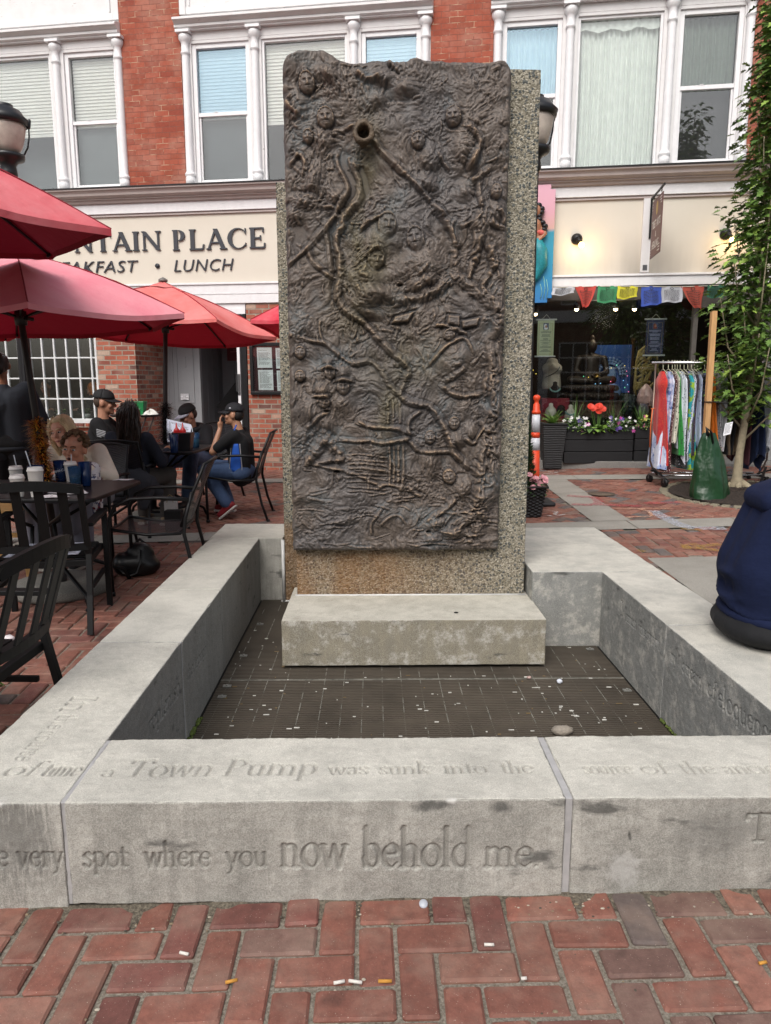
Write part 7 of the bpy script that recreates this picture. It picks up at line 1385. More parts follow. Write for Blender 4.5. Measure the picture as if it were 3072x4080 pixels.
wbag('shiny dark green watering bag slumped round the timber stake', (3.60, 7.76, .25), 0, .70, .46); wbag('dark green watering bag cut off by the right edge behind the hooded sitter', (4.78, 8.2, .32), .3, .66, .5)
paper('care_tag', 'white printed care tag on top of the green watering bag', 'tag', [(3.69, 7.70, .93), (3.77, 7.70, .95), (3.79, 7.71, 1.08), (3.71, 7.71, 1.06)], SHEET, 8, 4)
# ---- litter and marks
BUT = M('cigarette_paper', '#cfcac2', .8); FIL = M('cigarette_filter', '#b98436', .8); rg = random.Random(1)
def butt(x, y, L, full, lb):
    p = GP(x, y, .006); a = rg.uniform(-.4, .4); d = Vector((cos(a), sin(a), 0)); r = thing('cigarette_butt', lb, 'cigarette butt', p, 0, 'cigarette butts on the bricks'); mb = MB()
    if full != 'f': mb.tube([-d * L / 2, d * L / 2], .0042, 8); mb.build('paper', BUT, r); mb = MB()
    if full != 'p': mb.tube([d * (L / 2 if full != 'f' else -L / 2), d * (L / 2 + .02 if full != 'f' else L / 2)], .0043, 8); mb.build('filter', FIL, r)
cb = lambda x, y: (x * 1.8439, 3500 + y * 1.8439)
for x, y, L, f, lb in ((398, 162, .026, 'p', 'white cigarette butt alone on the left bricks'), (500, 222, .03, 'f', 'orange cigarette filter left of centre by a joint'), (733, 224, .028, 'p', 'white cigarette butt, left one of the pair at centre'), (768, 223, .034, 'p', 'white cigarette butt, right one of the pair at centre'), (832, 222, .034, 'f', 'orange cigarette filter right of the white pair'), (1057, 143, .026, 'p', 'small white cigarette butt right of centre'), (1132, 216, .014, 'p', 'tiny white cigarette end at right of centre'), (1648, 182, .022, 'f', 'orange cigarette filter at the far right')): butt(*cb(x, y), L, f, lb)
p = GP(1687, 3603, .004); mb = MB(); mb.lathe([(.0125, 0), (.013, .004), (.011, .007), (.0001, .0075)], (0, 0, 0), 16); tag(mb.build('bottle_cap', M('cap_white', '#a9adb6', .4), loc=p, rot=(.5, 0, 0)), 'pale bottle cap in the dirt under the basin front', 'bottle cap')
mb = MB(); rg = random.Random(44)
for k in range(420): x = rg.uniform(-1.4, 1.5); y = rg.choice((rg.uniform(1.80, 1.89), rg.uniform(1.1, 1.85), rg.uniform(1.84, 1.90))); r_ = rg.uniform(.0015, .005); mb.ell((x, y, gz(x, y) - .004 + r_ * .3), (r_ * rg.uniform(.8, 1.8), r_, r_ * .6), 6, 4, rg.randrange(3))
tag(mb.build('grit', [M('grit_pale', '#a39b8c', .9), M('grit_tan', '#7d6f5a', .9), M('grit_dark', '#4b443b', .9)]), kind='stuff')
dirt = NT('dirt_strip'); dirt.set(dirt.mix(dirt.ramp(dirt.noise(90, 5, .7), [(.35, 0.), (.7, 1.)]), '#3c352c', '#7d7566'), .95); dirt.bump(dirt.noise(60, 4), 1, .012)
mb = MB(); mb.grid(lambda u, v: (-1.5 + 3.6 * u, 1.845 + .07 * v - (.010 + .008 * sin(31 * u) + .006 * sin(83 * u + 1) + .004 * sin(171 * u)) * (1 - v), gz(-1.5 + 3.6 * u, 1.88) - .007 + .007 * v + .003 * sin(90 * u)), 160, 4); tag(mb.build('dirt_strip', dirt.mat), kind='structure')
def stoneish(name, label, x, y, z, r, mat, seed, cat):
    rg = random.Random(seed); mb = MB(); mb.ell((0, 0, 0), (r[0], r[1], r[2]), 10, 7); mb.v = [tuple(c * (1 + rg.uniform(-.16, .16)) for c in v) for v in mb.v]; return tag(mb.build(name, mat, loc=(x, y, z)), label, cat)
p = tw(2240, 2912, ZG + .02); stoneish('stone', 'loose rough stone on the grating behind the front wall', p.x, p.y, ZG + .022, (.055, .03, .025), M('rough_stone', '#8b8378', .9, var=.25, bump=.6), 3, 'stone')
p = tw(2229, 2723, ZG); stoneish('pebble', 'round white pebble on the grating', p.x, p.y, ZG + .013, (.017, .015, .013), M('white_pebble', '#c9ced8', .6), 4, 'pebble'); p = tw(2108, 2706, ZG); stoneish('pebble', 'small pinkish pebble on the grating near the plinth corner', p.x, p.y, ZG + .01, (.014, .01, .009), M('pink_pebble', '#a58d86', .7), 5, 'pebble')
p = tw(35, 2560, .01); stoneish('paper_ball', 'crumpled white paper on the bricks at the left edge', p.x, p.y, gz(p.x, p.y) + .02, (.035, .03, .022), NAP, 6, 'litter')
def paint(name, pts, w, col, a=.55):
    t = NT(name); t.set(col, .85); tr_ = t.n('ShaderNodeBsdfTransparent'); mx = t.n('ShaderNodeMixShader'); t.l(t.ramp(t.noise(38, 5, .75), [(.36, 0.), (.66, a)]), mx.inputs[0]); t.l(tr_.outputs[0], mx.inputs[1]); t.l(t.b.outputs[0], mx.inputs[2]); t.l(mx.outputs[0], t.out.inputs[0]); mb = MB()
    for L in pts:
        P = [GP(*(2080 + x * .5954, 1800 + y * .5954)) for x, y in L]
        for p, q in zip(P[:-1], P[1:]):
            d = (q - p).normalized(); s = Vector((-d.y, d.x, 0)) * w / 2; mb.add([Vector((v.x, v.y, gz(v.x, v.y) + .011)) for v in (p - s, q - s, q + s, p + s)], [(0, 1, 2, 3)])
    tag(mb.build(name, t.mat), kind='structure')
paint('pink_ground_paint', [[(300, 300), (480, 310), (520, 345), (470, 362), (330, 358)], [(520, 360), (800, 370)], [(820, 350), (1050, 345)]], .10, '#b8404e', .6)
paint('white_ground_paint', [[(870, 400), (940, 440), (1040, 490), (1150, 522)], [(1180, 518), (1360, 520)]], .12, '#b9bec9', .75); paint('orange_ground_paint', [[(630, 385), (1000, 385)], [(780, 387), (850, 405), (870, 438)], [(690, 445), (870, 437), (1080, 440)]], .035, '#d8a98c', .9)
paint('yellow_ground_paint', [[(1060, 520), (1200, 530)], [(770, 668), (830, 672)], [(1060, 640), (1320, 668)], [(1080, 625), (1110, 660)], [(1130, 618), (1200, 650)], [(1200, 640), (1320, 625)]], .07, '#b08a3a', .6)
paint('chalk_numbers', [[(140, 150), (250, 158)], [(170, 140), (240, 145)], [(200, 410), (240, 408), (215, 425), (245, 432), (285, 425)], [(170, 432), (200, 436)]], .035, '#c9c6c2', .9)
dc = tag(MB().lathe([(.15, 0), (.15, .008), (.0001, .008)], (0, 0, 0), 28).build('drain_cover', M('rusty_iron', '#5d5044', .8, var=.3, sc=40, bump=.6), loc=(lambda p: (p.x, p.y, gz(p.x, p.y) + .004))(GP(2080 + 530 * .5954, 1800 + 285 * .5954))), 'small round drain cover in the bricks before the clothes rack', 'drain cover')

ep = thing('leafy_plant', 'yellow green leafy plant tip poking in at the left edge beside the bench wall', 'plant', (-1.86, 3.18, gz(-1.8, 3.2))); mb = MB(); leafset(mb, lambda g: (Vector((g.gauss(0, .06), g.gauss(0, .06), g.uniform(.02, .25))), Vector((g.gauss(0, 1), g.gauss(0, 1), g.uniform(0, 1)))), 90, 5, lambda g: g.choice((1, 2)), size=(.05, .1)); mb.build('leaves', LEAFS, ep)

# ================================================================ PEOPLE
def cloth(name, c, c2=None, var=.15): return M(name, c, .88, var=var, sc=7, bump=.55, bsc=11, col2=c2, stretch=(1, 1, .55))
SKIN = lambda n, c: M('skin_' + n, c, .5, var=.06, sc=14)
EYEW = M('eye_white', '#c9c4be', .3, var=.02); EYED = M('eye_dark', '#20160f', .2)
def V3(*a): return Vector(a)
def handp(mb, w, d, n, s=1, curl=.6, side=1):
    """five finger hand at wrist w pointing along d, palm normal n"""
    d = Vector(d).normalized(); n = Vector(n); n = (n - d * n.dot(d)).normalized(); x = d.cross(n) * side; c = w + d * .045 * s
    mb.cap(w, .024 * s, c + x * .004, .03 * s, 10); mb.cap(c - x * .022 * s, .019 * s, c + x * .022 * s, .019 * s, 8); k0 = c + d * .035 * s
    for i, (o, L) in enumerate(((-.031, .062), (-.011, .074), (.010, .07), (.030, .054))):
        b = k0 + x * o * s; a = curl; m = b + (d * cos(a * .5) + n * sin(a * .5)) * L * .5 * s; e = m + (d * cos(a * 1.4) + n * sin(a * 1.4)) * L * .5 * s; mb.cap(b - d * .03 * s, .0105 * s, m, .0095 * s, 8); mb.cap(m, .0095 * s, e, .008 * s, 8)
    t0 = w + d * .025 * s - x * .025 * s; t1 = t0 + (d * .6 - x * .7 + n * .3).normalized() * .04 * s; mb.cap(t0, .013 * s, t1, .011 * s, 8); mb.cap(t1, .011 * s, t1 + (d * .9 - x * .2 + n * .3).normalized() * .03 * s, .009 * s, 8)
SEAT = dict(pel=(0, 0, .53), chest=(0, .02, .86), neck=(0, .035, 1.02), head=(0, .06, 1.17), sl=(-.175, .02, .97), sr=(.175, .02, .97), el=(-.24, .10, .72), er=(.24, .10, .72), wl=(-.15, .33, .78), wr=(.15, .33, .78), hl=(-.09, 0, .52), hr=(.09, 0, .52), kl=(-.12, .42, .53), kr=(.12, .42, .53), al=(-.12, .42, .09), ar=(.12, .42, .09))
STAND = dict(pel=(0, 0, .93), chest=(0, .01, 1.27), neck=(0, .02, 1.45), head=(0, .04, 1.61), sl=(-.19, .0, 1.39), sr=(.19, .0, 1.39), el=(-.25, -.03, 1.10), er=(.25, -.03, 1.10), wl=(-.24, .06, .86), wr=(.24, .06, .86), hl=(-.09, 0, .92), hr=(.09, 0, .92), kl=(-.10, .03, .5), kr=(.10, .02, .5), al=(-.11, -.02, .08), ar=(.11, -.02, .08))
def person(label, loc, rz, base, J=None, s=1, skin=None, top=None, legs=None, shoe=None, hrot=(0, 0, 0), hair=None, hairm=None, sleeve=1, girth=1, hands=((0, 0, -1), (0, 0, -1)), hd=(None, None), curl=.6, hs=1, lwide=1, at=None, dz=0):
    j = {k: V3(*v) * s for k, v in {**base, **(J or {})}.items()}; R = Euler(hrot).to_matrix(); H = j['head']; q = s * hs; loc = Vector(loc)
    if at: hw = Matrix.Rotation(rz, 3, 'Z') @ H; t_ = AY(*at); loc = Vector((t_.x - hw.x, t_.y - hw.y, 0)); loc.z = gz(loc.x, loc.y) + dz
    P = lambda x, y, z: H + R @ V3(x, y, z) * q; mb = MB(); g = girth * s
    mb.ell(P(0, -.012, .022), (.076 * q, .094 * q, .098 * q), R=R); mb.ell(P(0, .02, -.05), (.057 * q, .07 * q, .062 * q), R=R); mb.cap(P(0, .084, .012), .008 * q, P(0, .103, -.02), .0135 * q, 8); mb.ell(P(0, .072, .03), (.052 * q, .018 * q, .012 * q), R=R); mb.ell(P(0, .08, -.056), (.025 * q, .013 * q, .012 * q), R=R); mb.ell(P(0, .072, -.086), (.026 * q, .02 * q, .02 * q), R=R)
    for sg in (-1, 1): mb.ell(P(sg * .078, -.008, -.004), (.012 * q, .022 * q, .034 * q), R=R); mb.ell(P(sg * .038, .062, -.022), (.028 * q, .022 * q, .026 * q), R=R)
    mb.cap(j['neck'] - V3(0, 0, .03) * s, .056 * s, P(0, -.015, -.04), .05 * q, 12)
    mb.cap(j['pel'], .075 * g, j['chest'], .08 * g)
    for a in 'lr':
        i = 0 if a == 'l' else 1; mb.cap(j['s' + a], .046 * g, j['e' + a], .038 * s); mb.cap(j['e' + a], .037 * s, j['w' + a], .025 * s); d = V3(*hd[i]) if hd[i] else (j['w' + a] - j['e' + a]); handp(mb, j['w' + a], d, hands[i], s * 1.02, curl, 1 if a == 'r' else -1)
        mb.cap(j['h' + a], .07 * g, j['k' + a], .05 * s); mb.cap(j['k' + a], .05 * s, j['a' + a], .035 * s); mb.cap(j['s' + a], .045 * s, j['chest'], .07 * g)
    body = mb.build('person', skin, remesh=.0075 * max(.8, s), smooth=2, loc=loc, rot=(0, 0, rz)); tag(body, label, 'person')
    mb = MB()
    for sg in (-1, 1): mb.ell(P(sg * .031, .0795, .009), (.0145 * q, .008 * q, .0075 * q), 10, 6, 0, R); mb.ell(P(sg * .031, .0865, .009), (.0068 * q, .004 * q, .0068 * q), 8, 5, 1, R)
    mb.build('eyes', [EYEW, EYED], body)
    mb = MB(); mb.ell(P(0, .090, -.057), (.023 * q, .006 * q, .0065 * q), 10, 5, 0, R); mb.build('lips', M('lips', '#8a4a44', .5), body)
    if hairm: mb = MB(); [mb.tube([P(sg * .015, .089, .031), P(sg * .034, .0885, .036), P(sg * .05, .078, .031)], .0042 * q, 6) for sg in (-1, 1)]; mb.build('eyebrows', hairm, body)
    if top:
        mb = MB(); c, p = j['chest'], j['pel']
        for sg in (-1, 1): o = V3(sg * .075, 0, 0) * g; mb.cap(p + o - V3(0, 0, .06) * s, .115 * g, c + o, .125 * g, 14); mb.cap(c + o, .12 * g, j['s' + ('l' if sg < 0 else 'r')], .072 * g, 12)
        mb.cap(c, .12 * g, j['neck'] - V3(0, 0, .045) * s, .07 * s)
        for a in 'lr':
            e, w = j['e' + a], j['w' + a]; mb.cap(j['s' + a], .072 * g, (e if sleeve > .5 else j['s' + a].lerp(e, .75)), .058 * g, 12)
            if sleeve == 1: mb.cap(e, .057 * g, w - (w - e) * .06, .040 * g, 12); mb.cap(w - (w - e) * .16, .046 * g, w - (w - e) * .06, .040 * g, 12)
        mb.build('top', top, body, remesh=.013 * s, smooth=3)
    if legs:
        mb = MB()
        for a in 'lr': h, k, n = j['h' + a], j['k' + a], j['a' + a]; mb.cap(h, .105 * g, k, .078 * s * lwide, 14); mb.cap(k, .075 * s * lwide, n + (k - n) * .08, .062 * s * lwide, 12)
        mb.cap(j['hl'], .12 * g, j['hr'], .12 * g); mb.build('trousers', legs, body, remesh=.014 * s, smooth=3)
    if shoe:
        for a in 'lr':
            n = j['a' + a]; d = V3(0, 1, 0); t = (j['k' + a] - n); 
            if abs(t.y) > abs(t.z) * .5: d = V3(0, .75, -.6) if t.y > 0 else V3(0, .6, -.7)
            d.normalize(); u = V3(0, -d.z, d.y); mb = MB(); mb.cap(n - u * .02 - d * .03, .042 * s, n - u * .025 + d * .14 * s, .036 * s, 12); mb.cap(n + u * .02, .042 * s, n - u * .02 + d * .05, .042 * s, 12); sh = mb.build('shoe', shoe[0], body, remesh=.011 * s, smooth=3); mb = MB(); m0, m1 = n - u * .062 * s - d * .07 * s, n - u * .062 * s + d * .175 * s; mb.beam(m0, m1, .084 * s, .024 * s, u); mb.build('sole', shoe[1], sh, bev=.01)
    if hair:
        mb = MB()
        for h in hair:
            if len(h) == 6: mb.ell(P(*h[:3]), tuple(x * q for x in h[3:]), 14, 9, 0, R)
            else: mb.cap(P(*h[:3]), h[3] * q, P(*h[4:7]), h[7] * q, 10)
        mb.build('hair', hairm, body, remesh=.009 * s, smooth=1)
    return body, j, P, R
def capon(body, P, R, mat, brim=1, brimm=None, logo=None):
    mb = MB(); q = 1
    def dome(u, v): a = 2 * pi * u; t = v * pi / 2; return P(.086 * cos(a) * cos(t) ** .8, -.012 + .103 * sin(a) * cos(t) ** .8, .045 + .088 * sin(t) + (.0 if brim else 0))
    mb.grid(dome, 28, 10); mb.ell(P(0, -.012, .133), (.008, .008, .005), 8, 4); c = mb.build('cap', mat, body, solid=.005)
    mb = MB()
    def br(u, v): a = pi * (.08 + .84 * u); k = brim; return P(.082 * cos(a) * (1 - .1 * v), k * (-.012 * k + .098 * sin(a) + .085 * v * sin(a) ** .7) + (0 if k > 0 else -.02), .046 - .02 * v - .012 * cos(a) ** 2)
    mb.grid(br, 18, 5); mb.build('brim', brimm or mat, c, solid=.006)
    if logo: mb = MB(); mb.ell(P(*logo[:3]), logo[3:], 10, 6, 0, R); mb.build('cap_emblem', M('cap_emblem', '#b9b9c0', .6), c)
    return c
def strands(body, P, pts, mat, n, r, seed):
    rg = random.Random(seed); mb = MB()
    for k in range(int(n * 2.4)):
        L = [P(*(c + rg.gauss(0, r) for c in p)) for p in pts]; mb.tube(cr([tuple(p) for p in L], 4), rg.uniform(.0022, .005), 5)
    mb.build('hair_strands', mat, body)
# blonde woman with a toddler on her lap, facing the street
SHO = lambda c, n: (M('shoe_' + n, c, .6), M('sole_pale', '#b9b4ac', .6))
BLN = M('blonde_hair', '#d9c59e', .45, var=.25, sc=30, stretch=(1, 1, .2)); x, y = -2.45, 5.98
b, j, P, R = person('blonde woman in a cream sweater seated with a toddler on her lap', gp3(x, y), radians(174), SEAT, dict(chest=(0, .08, .80), neck=(.02, .17, .94), head=(.05, .25, 1.055), sl=(-.17, .13, .89), sr=(.17, .12, .90), el=(-.31, .22, .70), wl=(-.24, .46, .79), er=(.28, .26, .70), wr=(.10, .42, .80), kl=(-.16, .42, .54), kr=(.16, .42, .54)), 1, SKIN('rosy', '#d09a82'), cloth('cream_sweater', '#dbd2c4'), cloth('grey_sweatpants', '#75757d'), SHO('#3a3a3d', 'dark'), (radians(-8), radians(10), radians(-8)), [(0, -.035, .04, .084, .092, .095), (-.06, -.03, .02, .045, .02, -.03, -.12, .04), (.06, -.03, .02, .045, .05, -.03, -.10, .04), (0, -.06, -.06, .07, .06, .10), (0, .03, .098, .05, .04, .022)], BLN, at=(248, 1707, 5.75))
strands(b, P, [(-.05, .03, .10), (-.085, .035, .02), (-.10, .04, -.10), (-.13, .02, -.24)], BLN, 40, .010, 1); strands(b, P, [(.03, .04, .105), (.08, .04, .03), (.085, .03, -.07), (.08, .0, -.16)], BLN, 30, .009, 2)
mb = MB(); mb.ell(j['pel'] + V3(0, .30, .0), (.25, .27, .085)); mb.cap(j['kl'] + V3(.0, .05, .02), .10, j['kl'] + V3(-.02, .09, -.36), .09); mb.cap(j['kr'] + V3(0, .05, .02), .10, j['kr'] + V3(0, .09, -.36), .09); mb.ell((0, .5, .33), (.2, .06, .22)); o = mb.build('blanket', cloth('grey_blanket', '#7c7d8a'), remesh=.016, smooth=4, loc=b.location, rot=(0, 0, radians(174))); tag(o, 'pale grey fleece blanket over the blonde woman\'s knees under the table', 'blanket')
t = NT('fleece_print'); t.set(t.mix(t.ramp(t.noise(26, 3), [(.56, 0.), (.60, 1.)]), t.mix(t.ramp(t.noise(18, 2, .5, t.mapping((1, 1.3, 1))), [(.60, 0.), (.63, 1.)]), '#d0ced2', '#6c2c38'), '#4c5373'), .95)
CUR = M('curly_brown_hair', '#5d452c', .7, var=.4, sc=40); rg = random.Random(4)
b, j, P, R = person('curly haired toddler in a patterned fleece on the blonde woman\'s lap', gp3(-2.46, 5.72, .06), radians(168), SEAT, dict(pel=(0, 0, .62), chest=(0, .0, .83), neck=(0, .02, .94), head=(0, .05, 1.095), sl=(-.13, 0, .91), sr=(.13, 0, .91), el=(-.17, .12, .78), er=(.17, .12, .78), wl=(-.1, .24, .80), wr=(.1, .24, .80), hl=(-.06, 0, .62), hr=(.06, 0, .62), kl=(-.08, .24, .62), kr=(.08, .24, .62), al=(-.08, .26, .40), ar=(.08, .26, .40)), .85, SKIN('toddler', '#c48b70'), t.mat, cloth('grey_blanket', '#7c7d8a'), None, (radians(-4), radians(-4), radians(6)), [(0, -.03, .03, .08, .09, .09)], CUR, hs=1.18, at=(298,1787,5.56), dz=.01)
mb = MB()
for k in range(150):
    a, e = rg.uniform(0, 2 * pi), rg.uniform(-.15, 1.5); d = (cos(e) * cos(a), cos(e) * sin(a), sin(e))
    if d[1] > .55 and d[2] < .55: continue
    mb.ell(P(d[0] * .088, -.015 + d[1] * .105, .035 + d[2] * .10), rg.uniform(.010, .02), 7, 5)
mb.build('curls', CUR, b); mb = MB(); mb.ell(P(0, .093, -.058), (.015, .006, .011), 10, 6); mb.build('open_mouth', M('mouth_inside', '#3a1613', .5), b)
o = tag(MB().tube([P(-.13, .02, -.17), P(-.19, .04, -.20)], .01).build('fleece_fringe', M('fringe_grey', '#9c9aa2', .9), b, remesh=0), None)
for k in range(16): mb = MB(); c = P(-.15 + .02 * (k % 4), .05 + .01 * (k % 3), -.16 - .018 * (k // 4)); mb.beam(c, c + V3(rg.uniform(-.04, .04), rg.uniform(0, .03), rg.uniform(-.04, .01)), .014, .004); mb.build('fleece_fringe', [M('fringe_grey', '#9c9aa2', .9), M('fringe_red', '#57222e', .9), M('fringe_blue', '#3c435f', .9)][k % 3], b)
# standing person at the left edge
DKH = M('dark_hair', '#16110f', .45, var=.3, sc=30)
b, j, P, R = person('standing person in a dark grey bomber jacket cut off by the left edge', gp3(-3.66, 6.6), radians(25), STAND, dict(el=(-.29, -.05, 1.12), er=(.30, -.03, 1.12), wr=(.30, .02, .93), wl=(-.28, .1, .9)), .99, SKIN('tan', '#8f6248'), cloth('slate_jacket', '#272b33'), cloth('black_trousers', '#0e0e11'), SHO('#1b1b1d', 'black'), (radians(8), 0, radians(-8)), [(0, -.03, .03, .084, .096, .098), (0, -.10, -.01, .05, .04, .06), (0, -.10, .105, .045, .045, .04)], DKH, girth=1.2, at=(2, 1490, 6.6))
mb = MB(); mb.tube([(j['pel'] + V3(.2 * cos(a), .145 * sin(a), -.05)) for a in [k * pi / 10 for k in range(21)]], .026, 8, flat=.7); mb.build('waistband', cloth('slate_rib', '#1f2229'), b)
# man in a black cap facing right
b, j, P, R = person('man in a black cap and black long sleeved shirt with a flag patch', gp3(-3.05, 7.65), radians(-84), SEAT, dict(er=(.26, .16, .74), wr=(.12, .33, .80), el=(-.22, .22, .80), wl=(-.05, .24, 1.08)), 1.04, SKIN('fair', '#a87860'), cloth('black_shirt', '#0f0f12'), cloth('dark_jeans', '#20242e'), SHO('#1b1b1d', 'black'), (radians(-6), 0, 0), [(0, -.045, .012, .0765, .064, .072)], M('brown_hair', '#3a2a1f', .7), hd=(None, (.2, .6, .3)), at=(420, 1640, 7.6))
capon(b, P, R, M('black_cap', '#101013', .8, bump=.2), 1); mb = MB()
for k in range(5): a = j['sr'].lerp(j['er'], .42) + V3(.066, .0, .045 - .016 * k); mb.beam(a + V3(0, -.045, .012), a + V3(.006, .04, -.012), .004, .008)
mb.build('flag_patch', M('patch_white', '#b9babd', .7), b)
# woman with long dark hair, back to us
BRN = M('long_dark_hair', '#2c1d15', .42, var=.5, sc=26, stretch=(1, 1, .15))
b, j, P, R = person('woman with long dark wavy hair seated with her back to the street', gp3(-2.42, 6.98), radians(-14), SEAT, dict(chest=(0, .04, .80), neck=(0, .07, .96), head=(0, .10, 1.09), sl=(-.18, .04, .90), sr=(.18, .04, .90), er=(.29, .10, .68), wr=(.22, .34, .77), kr=(.18, .42, .53)), 1, SKIN('olive', '#9a6d55'), cloth('navy_knit', '#121620', '#1b2030'), cloth('khaki_trousers', '#4e4a46'), SHO('#8f7a60', 'tan'), (radians(-10), 0, radians(20)), [(0, -.03, .03, .09, .10, .10), (0, -.09, -.06, .085, .06, .13), (0, -.11, -.18, .095, .05, .12), (-.05, -.1, -.28, .05, .04, .09), (.06, -.1, -.26, .05, .04, .09)], BRN, at=(525, 1690, 6.95))
for k in range(3): strands(b, P, [(.03 * (k - 1), -.06, .12), (.06 * (k - 1), -.135, .03), (.07 * (k - 1), -.15, -.12), (.08 * (k - 1), -.13, -.30)], BRN, 40, .018, 10 + k)
strands(b, P, [(.04, -.08, .11), (.075, -.13, .02), (.08, -.155, -.10), (.07, -.14, -.2)], M('brown_highlight', '#5a3f2a', .45), 7, .008, 20)
mb = MB(); mb.ell((.12, -.30, .50), (.20, .10, .14)); mb.cap((.20, -.28, .58), .07, (.30, -.12, .40), .06); mb.cap((.0, -.33, .6), .08, (.05, -.34, .40), .10); mb.cap((.26, -.2, .5), .07, (.22, -.3, .3), .05); o = mb.build('jacket', cloth('grey_jacket', '#33343a'), remesh=.014, smooth=3, loc=gp3(-2.34, 7.0), rot=(0, 0, radians(-3))); tag(o, 'dark grey jacket bunched over the chair behind the dark haired woman', 'jacket')
# boy with a backwards cap behind a menu
b, j, P, R = person('boy in a dark hoodie and tipped cap reading a menu at the far table', gp3(-2.22, 8.45), radians(160), SEAT, dict(chest=(0, .06, .76), neck=(0, .10, .90), head=(0, .16, 1.02), sl=(-.17, .06, .86), sr=(.17, .06, .86), el=(-.24, .16, .68), er=(.24, .16, .68), wl=(-.12, .36, .76), wr=(.10, .36, .78), kl=(-.22, .46, .62), al=(-.24, .6, .12), kr=(.1, .44, .54)), 1, SKIN('boy', '#a57660'), cloth('charcoal_hoodie', '#17171c'), cloth('blue_jeans', '#45597a', '#5f7496'), SHO('#2a2a2c', 'dark'), (radians(-22), 0, radians(-30)), [(0, -.04, .01, .0785, .072, .075)], M('short_brown_hair', '#2f2119', .7), lwide=1.15, at=(750, 1675, 8.3))
capon(b, P, R, M('charcoal_cap', '#141416', .8, bump=.2), 1, M('pale_brim', '#a9abb8', .7), (.075, .03, .085, .012, .02, .014)); mb = MB(); mb.tube([j['neck'] + V3(.11 * cos(a), -.02 + .10 * sin(a), -.02 + .03 * sin(-a)) for a in [k * pi / 8 for k in range(17)]], .032, 8); mb.build('hood', cloth('charcoal_hoodie', '#17171c'), b)
textmesh('HO', .10, M('hoodie_print', '#b9b9bf', .7), 'hoodie_lettering', b, j['chest'] + V3(.09, .150, -.02), (radians(80), 0, pi))
tp = AY(712, 1718, 7.85); paper('menu', 'laminated paper menu held up by the boy in the dark hoodie', 'menu', [tp + V3(-.13, 0, -.11), tp + V3(.12, -.02, -.13), tp + V3(.13, .02, .07), tp + V3(-.13, .03, .13)], LAM, 18, 8)
# boy in the black and blue basketball jersey, yawning
b, j, P, R = person('boy in a black and blue jersey and dark cap with a hand over his mouth', gp3(-1.47, 7.52), radians(82), SEAT, dict(chest=(0, .02, .82), neck=(0, .03, .97), head=(0, .08, 1.125), sl=(-.165, .03, .92), sr=(.165, .03, .92), el=(-.20, .26, .74), wl=(-.05, .22, .985), er=(.2, .08, .68), wr=(.12, .26, .60), kl=(-.12, .38, .53), kr=(.12, .36, .54), al=(-.12, .14, .16), ar=(.10, .2, .12)), .94, SKIN('boy2', '#a77a60'), cloth('black_jersey', '#0d0d10'), cloth('boy_jeans', '#34486a', '#4a6085'), (M('red_sneaker', '#7d1a22', .6, var=.2), M('sneaker_sole', '#bdbab6', .6)), (radians(2), 0, radians(4)), [(0, -.045, .008, .0775, .066, .08)], M('black_hair', '#15110f', .7), sleeve=.4, hd=((.2, .05, .95), None), hands=((.3, -1, 0), (0, 0, -1)), curl=.5, lwide=1.15, at=(933, 1700, 7.5))
capon(b, P, R, M('navy_cap', '#0f1016', .8, bump=.2), 1, None, (-.078, .02, .075, .006, .012, .01))
BLUE = M('royal_blue', '#1c55b4', .7, var=.1); WST = M('jersey_white', '#b5b6bd', .7)
def ribbon(name, pts, w, mat, off=0): mb = MB(); mb.tube(cr(pts, 5), w, 8, flat=.25); return mb.build(name, mat, b)
sd_ = lambda f, z: (-.196 + .012 * abs(f) * 4 * abs(f), f, z)
mb = MB(); mb.grid(lambda u, v: (-.186 + .10 * (abs(u - .5) * 1.15) ** 2 - .004 * sin(pi * v), -.035 + .085 * u + .05 * (1 - v) * (u - .3), .50 + .28 * v), 10, 12); mb.build('side_panel', BLUE, b, solid=.01)
for u0, dx in ((0, -.006), (1, .0)): ribbon('side_stripe', [(-.192 + .10 * (.5 * 1.15) ** 2 - .006 + dx * 0, -.035 + .085 * u0 + .05 * (1 - v) * (u0 - .3), .50 + .28 * v) for v in (0, .3, .6, .9, 1)], .014, WST)
ribbon('arm_trim', [(-.185, .035, .78), (-.20, .02, .84), (-.185, .01, .92), (-.12, .01, .965)], .008, BLUE)
textmesh('WILL', .085, WST, 'jersey_lettering', b, (.10, -.135, .78), (radians(92), 0, radians(0)), align='CENTER')
# sitter in a navy hooded sweatshirt on the right wall, back to us
NAVY = M('navy_fleece', '#151d38', .95, var=.15, sc=4, bump=.9, bsc=6, stretch=(1, 1, 1.6), spec=.2)
x, y = 1.80, 3.24
mb = MB(); q = lambda a, b_, c: V3(a, b_, c)
for dy in (-.11, 0, .11): mb.cap((-.0, dy, .53), .155, (-.01, dy, .64), .17, 16); mb.cap((-.01, dy, .64), .17, (.07, dy * 1.1, .90), .145, 16); mb.cap((.07, dy * 1.1, .90), .14, (.14, dy * 1.6, .965), .09, 14)
mb.ell((.0, 0, .47), (.165, .25, .05)); mb.cap((.16, -.18, .94), .09, (.30, -.27, .66), .07); mb.cap((.16, .18, .94), .09, (.30, .27, .66), .07); mb.cap((.30, -.27, .66), .068, (.54, -.14, .60), .05); mb.cap((.30, .27, .66), .068, (.54, .14, .60), .05); [mb.tube([(-.02 + .172 * cos(a) * k_, .255 * sin(a) * k_, z_ + .03 * cos(a * 2 + z_ * 40)) for a in [.35 * q_ for q_ in range(4, 16)]], .014, 6) for z_, k_ in ((.50, .96), (.55, .98), (.61, .98))]
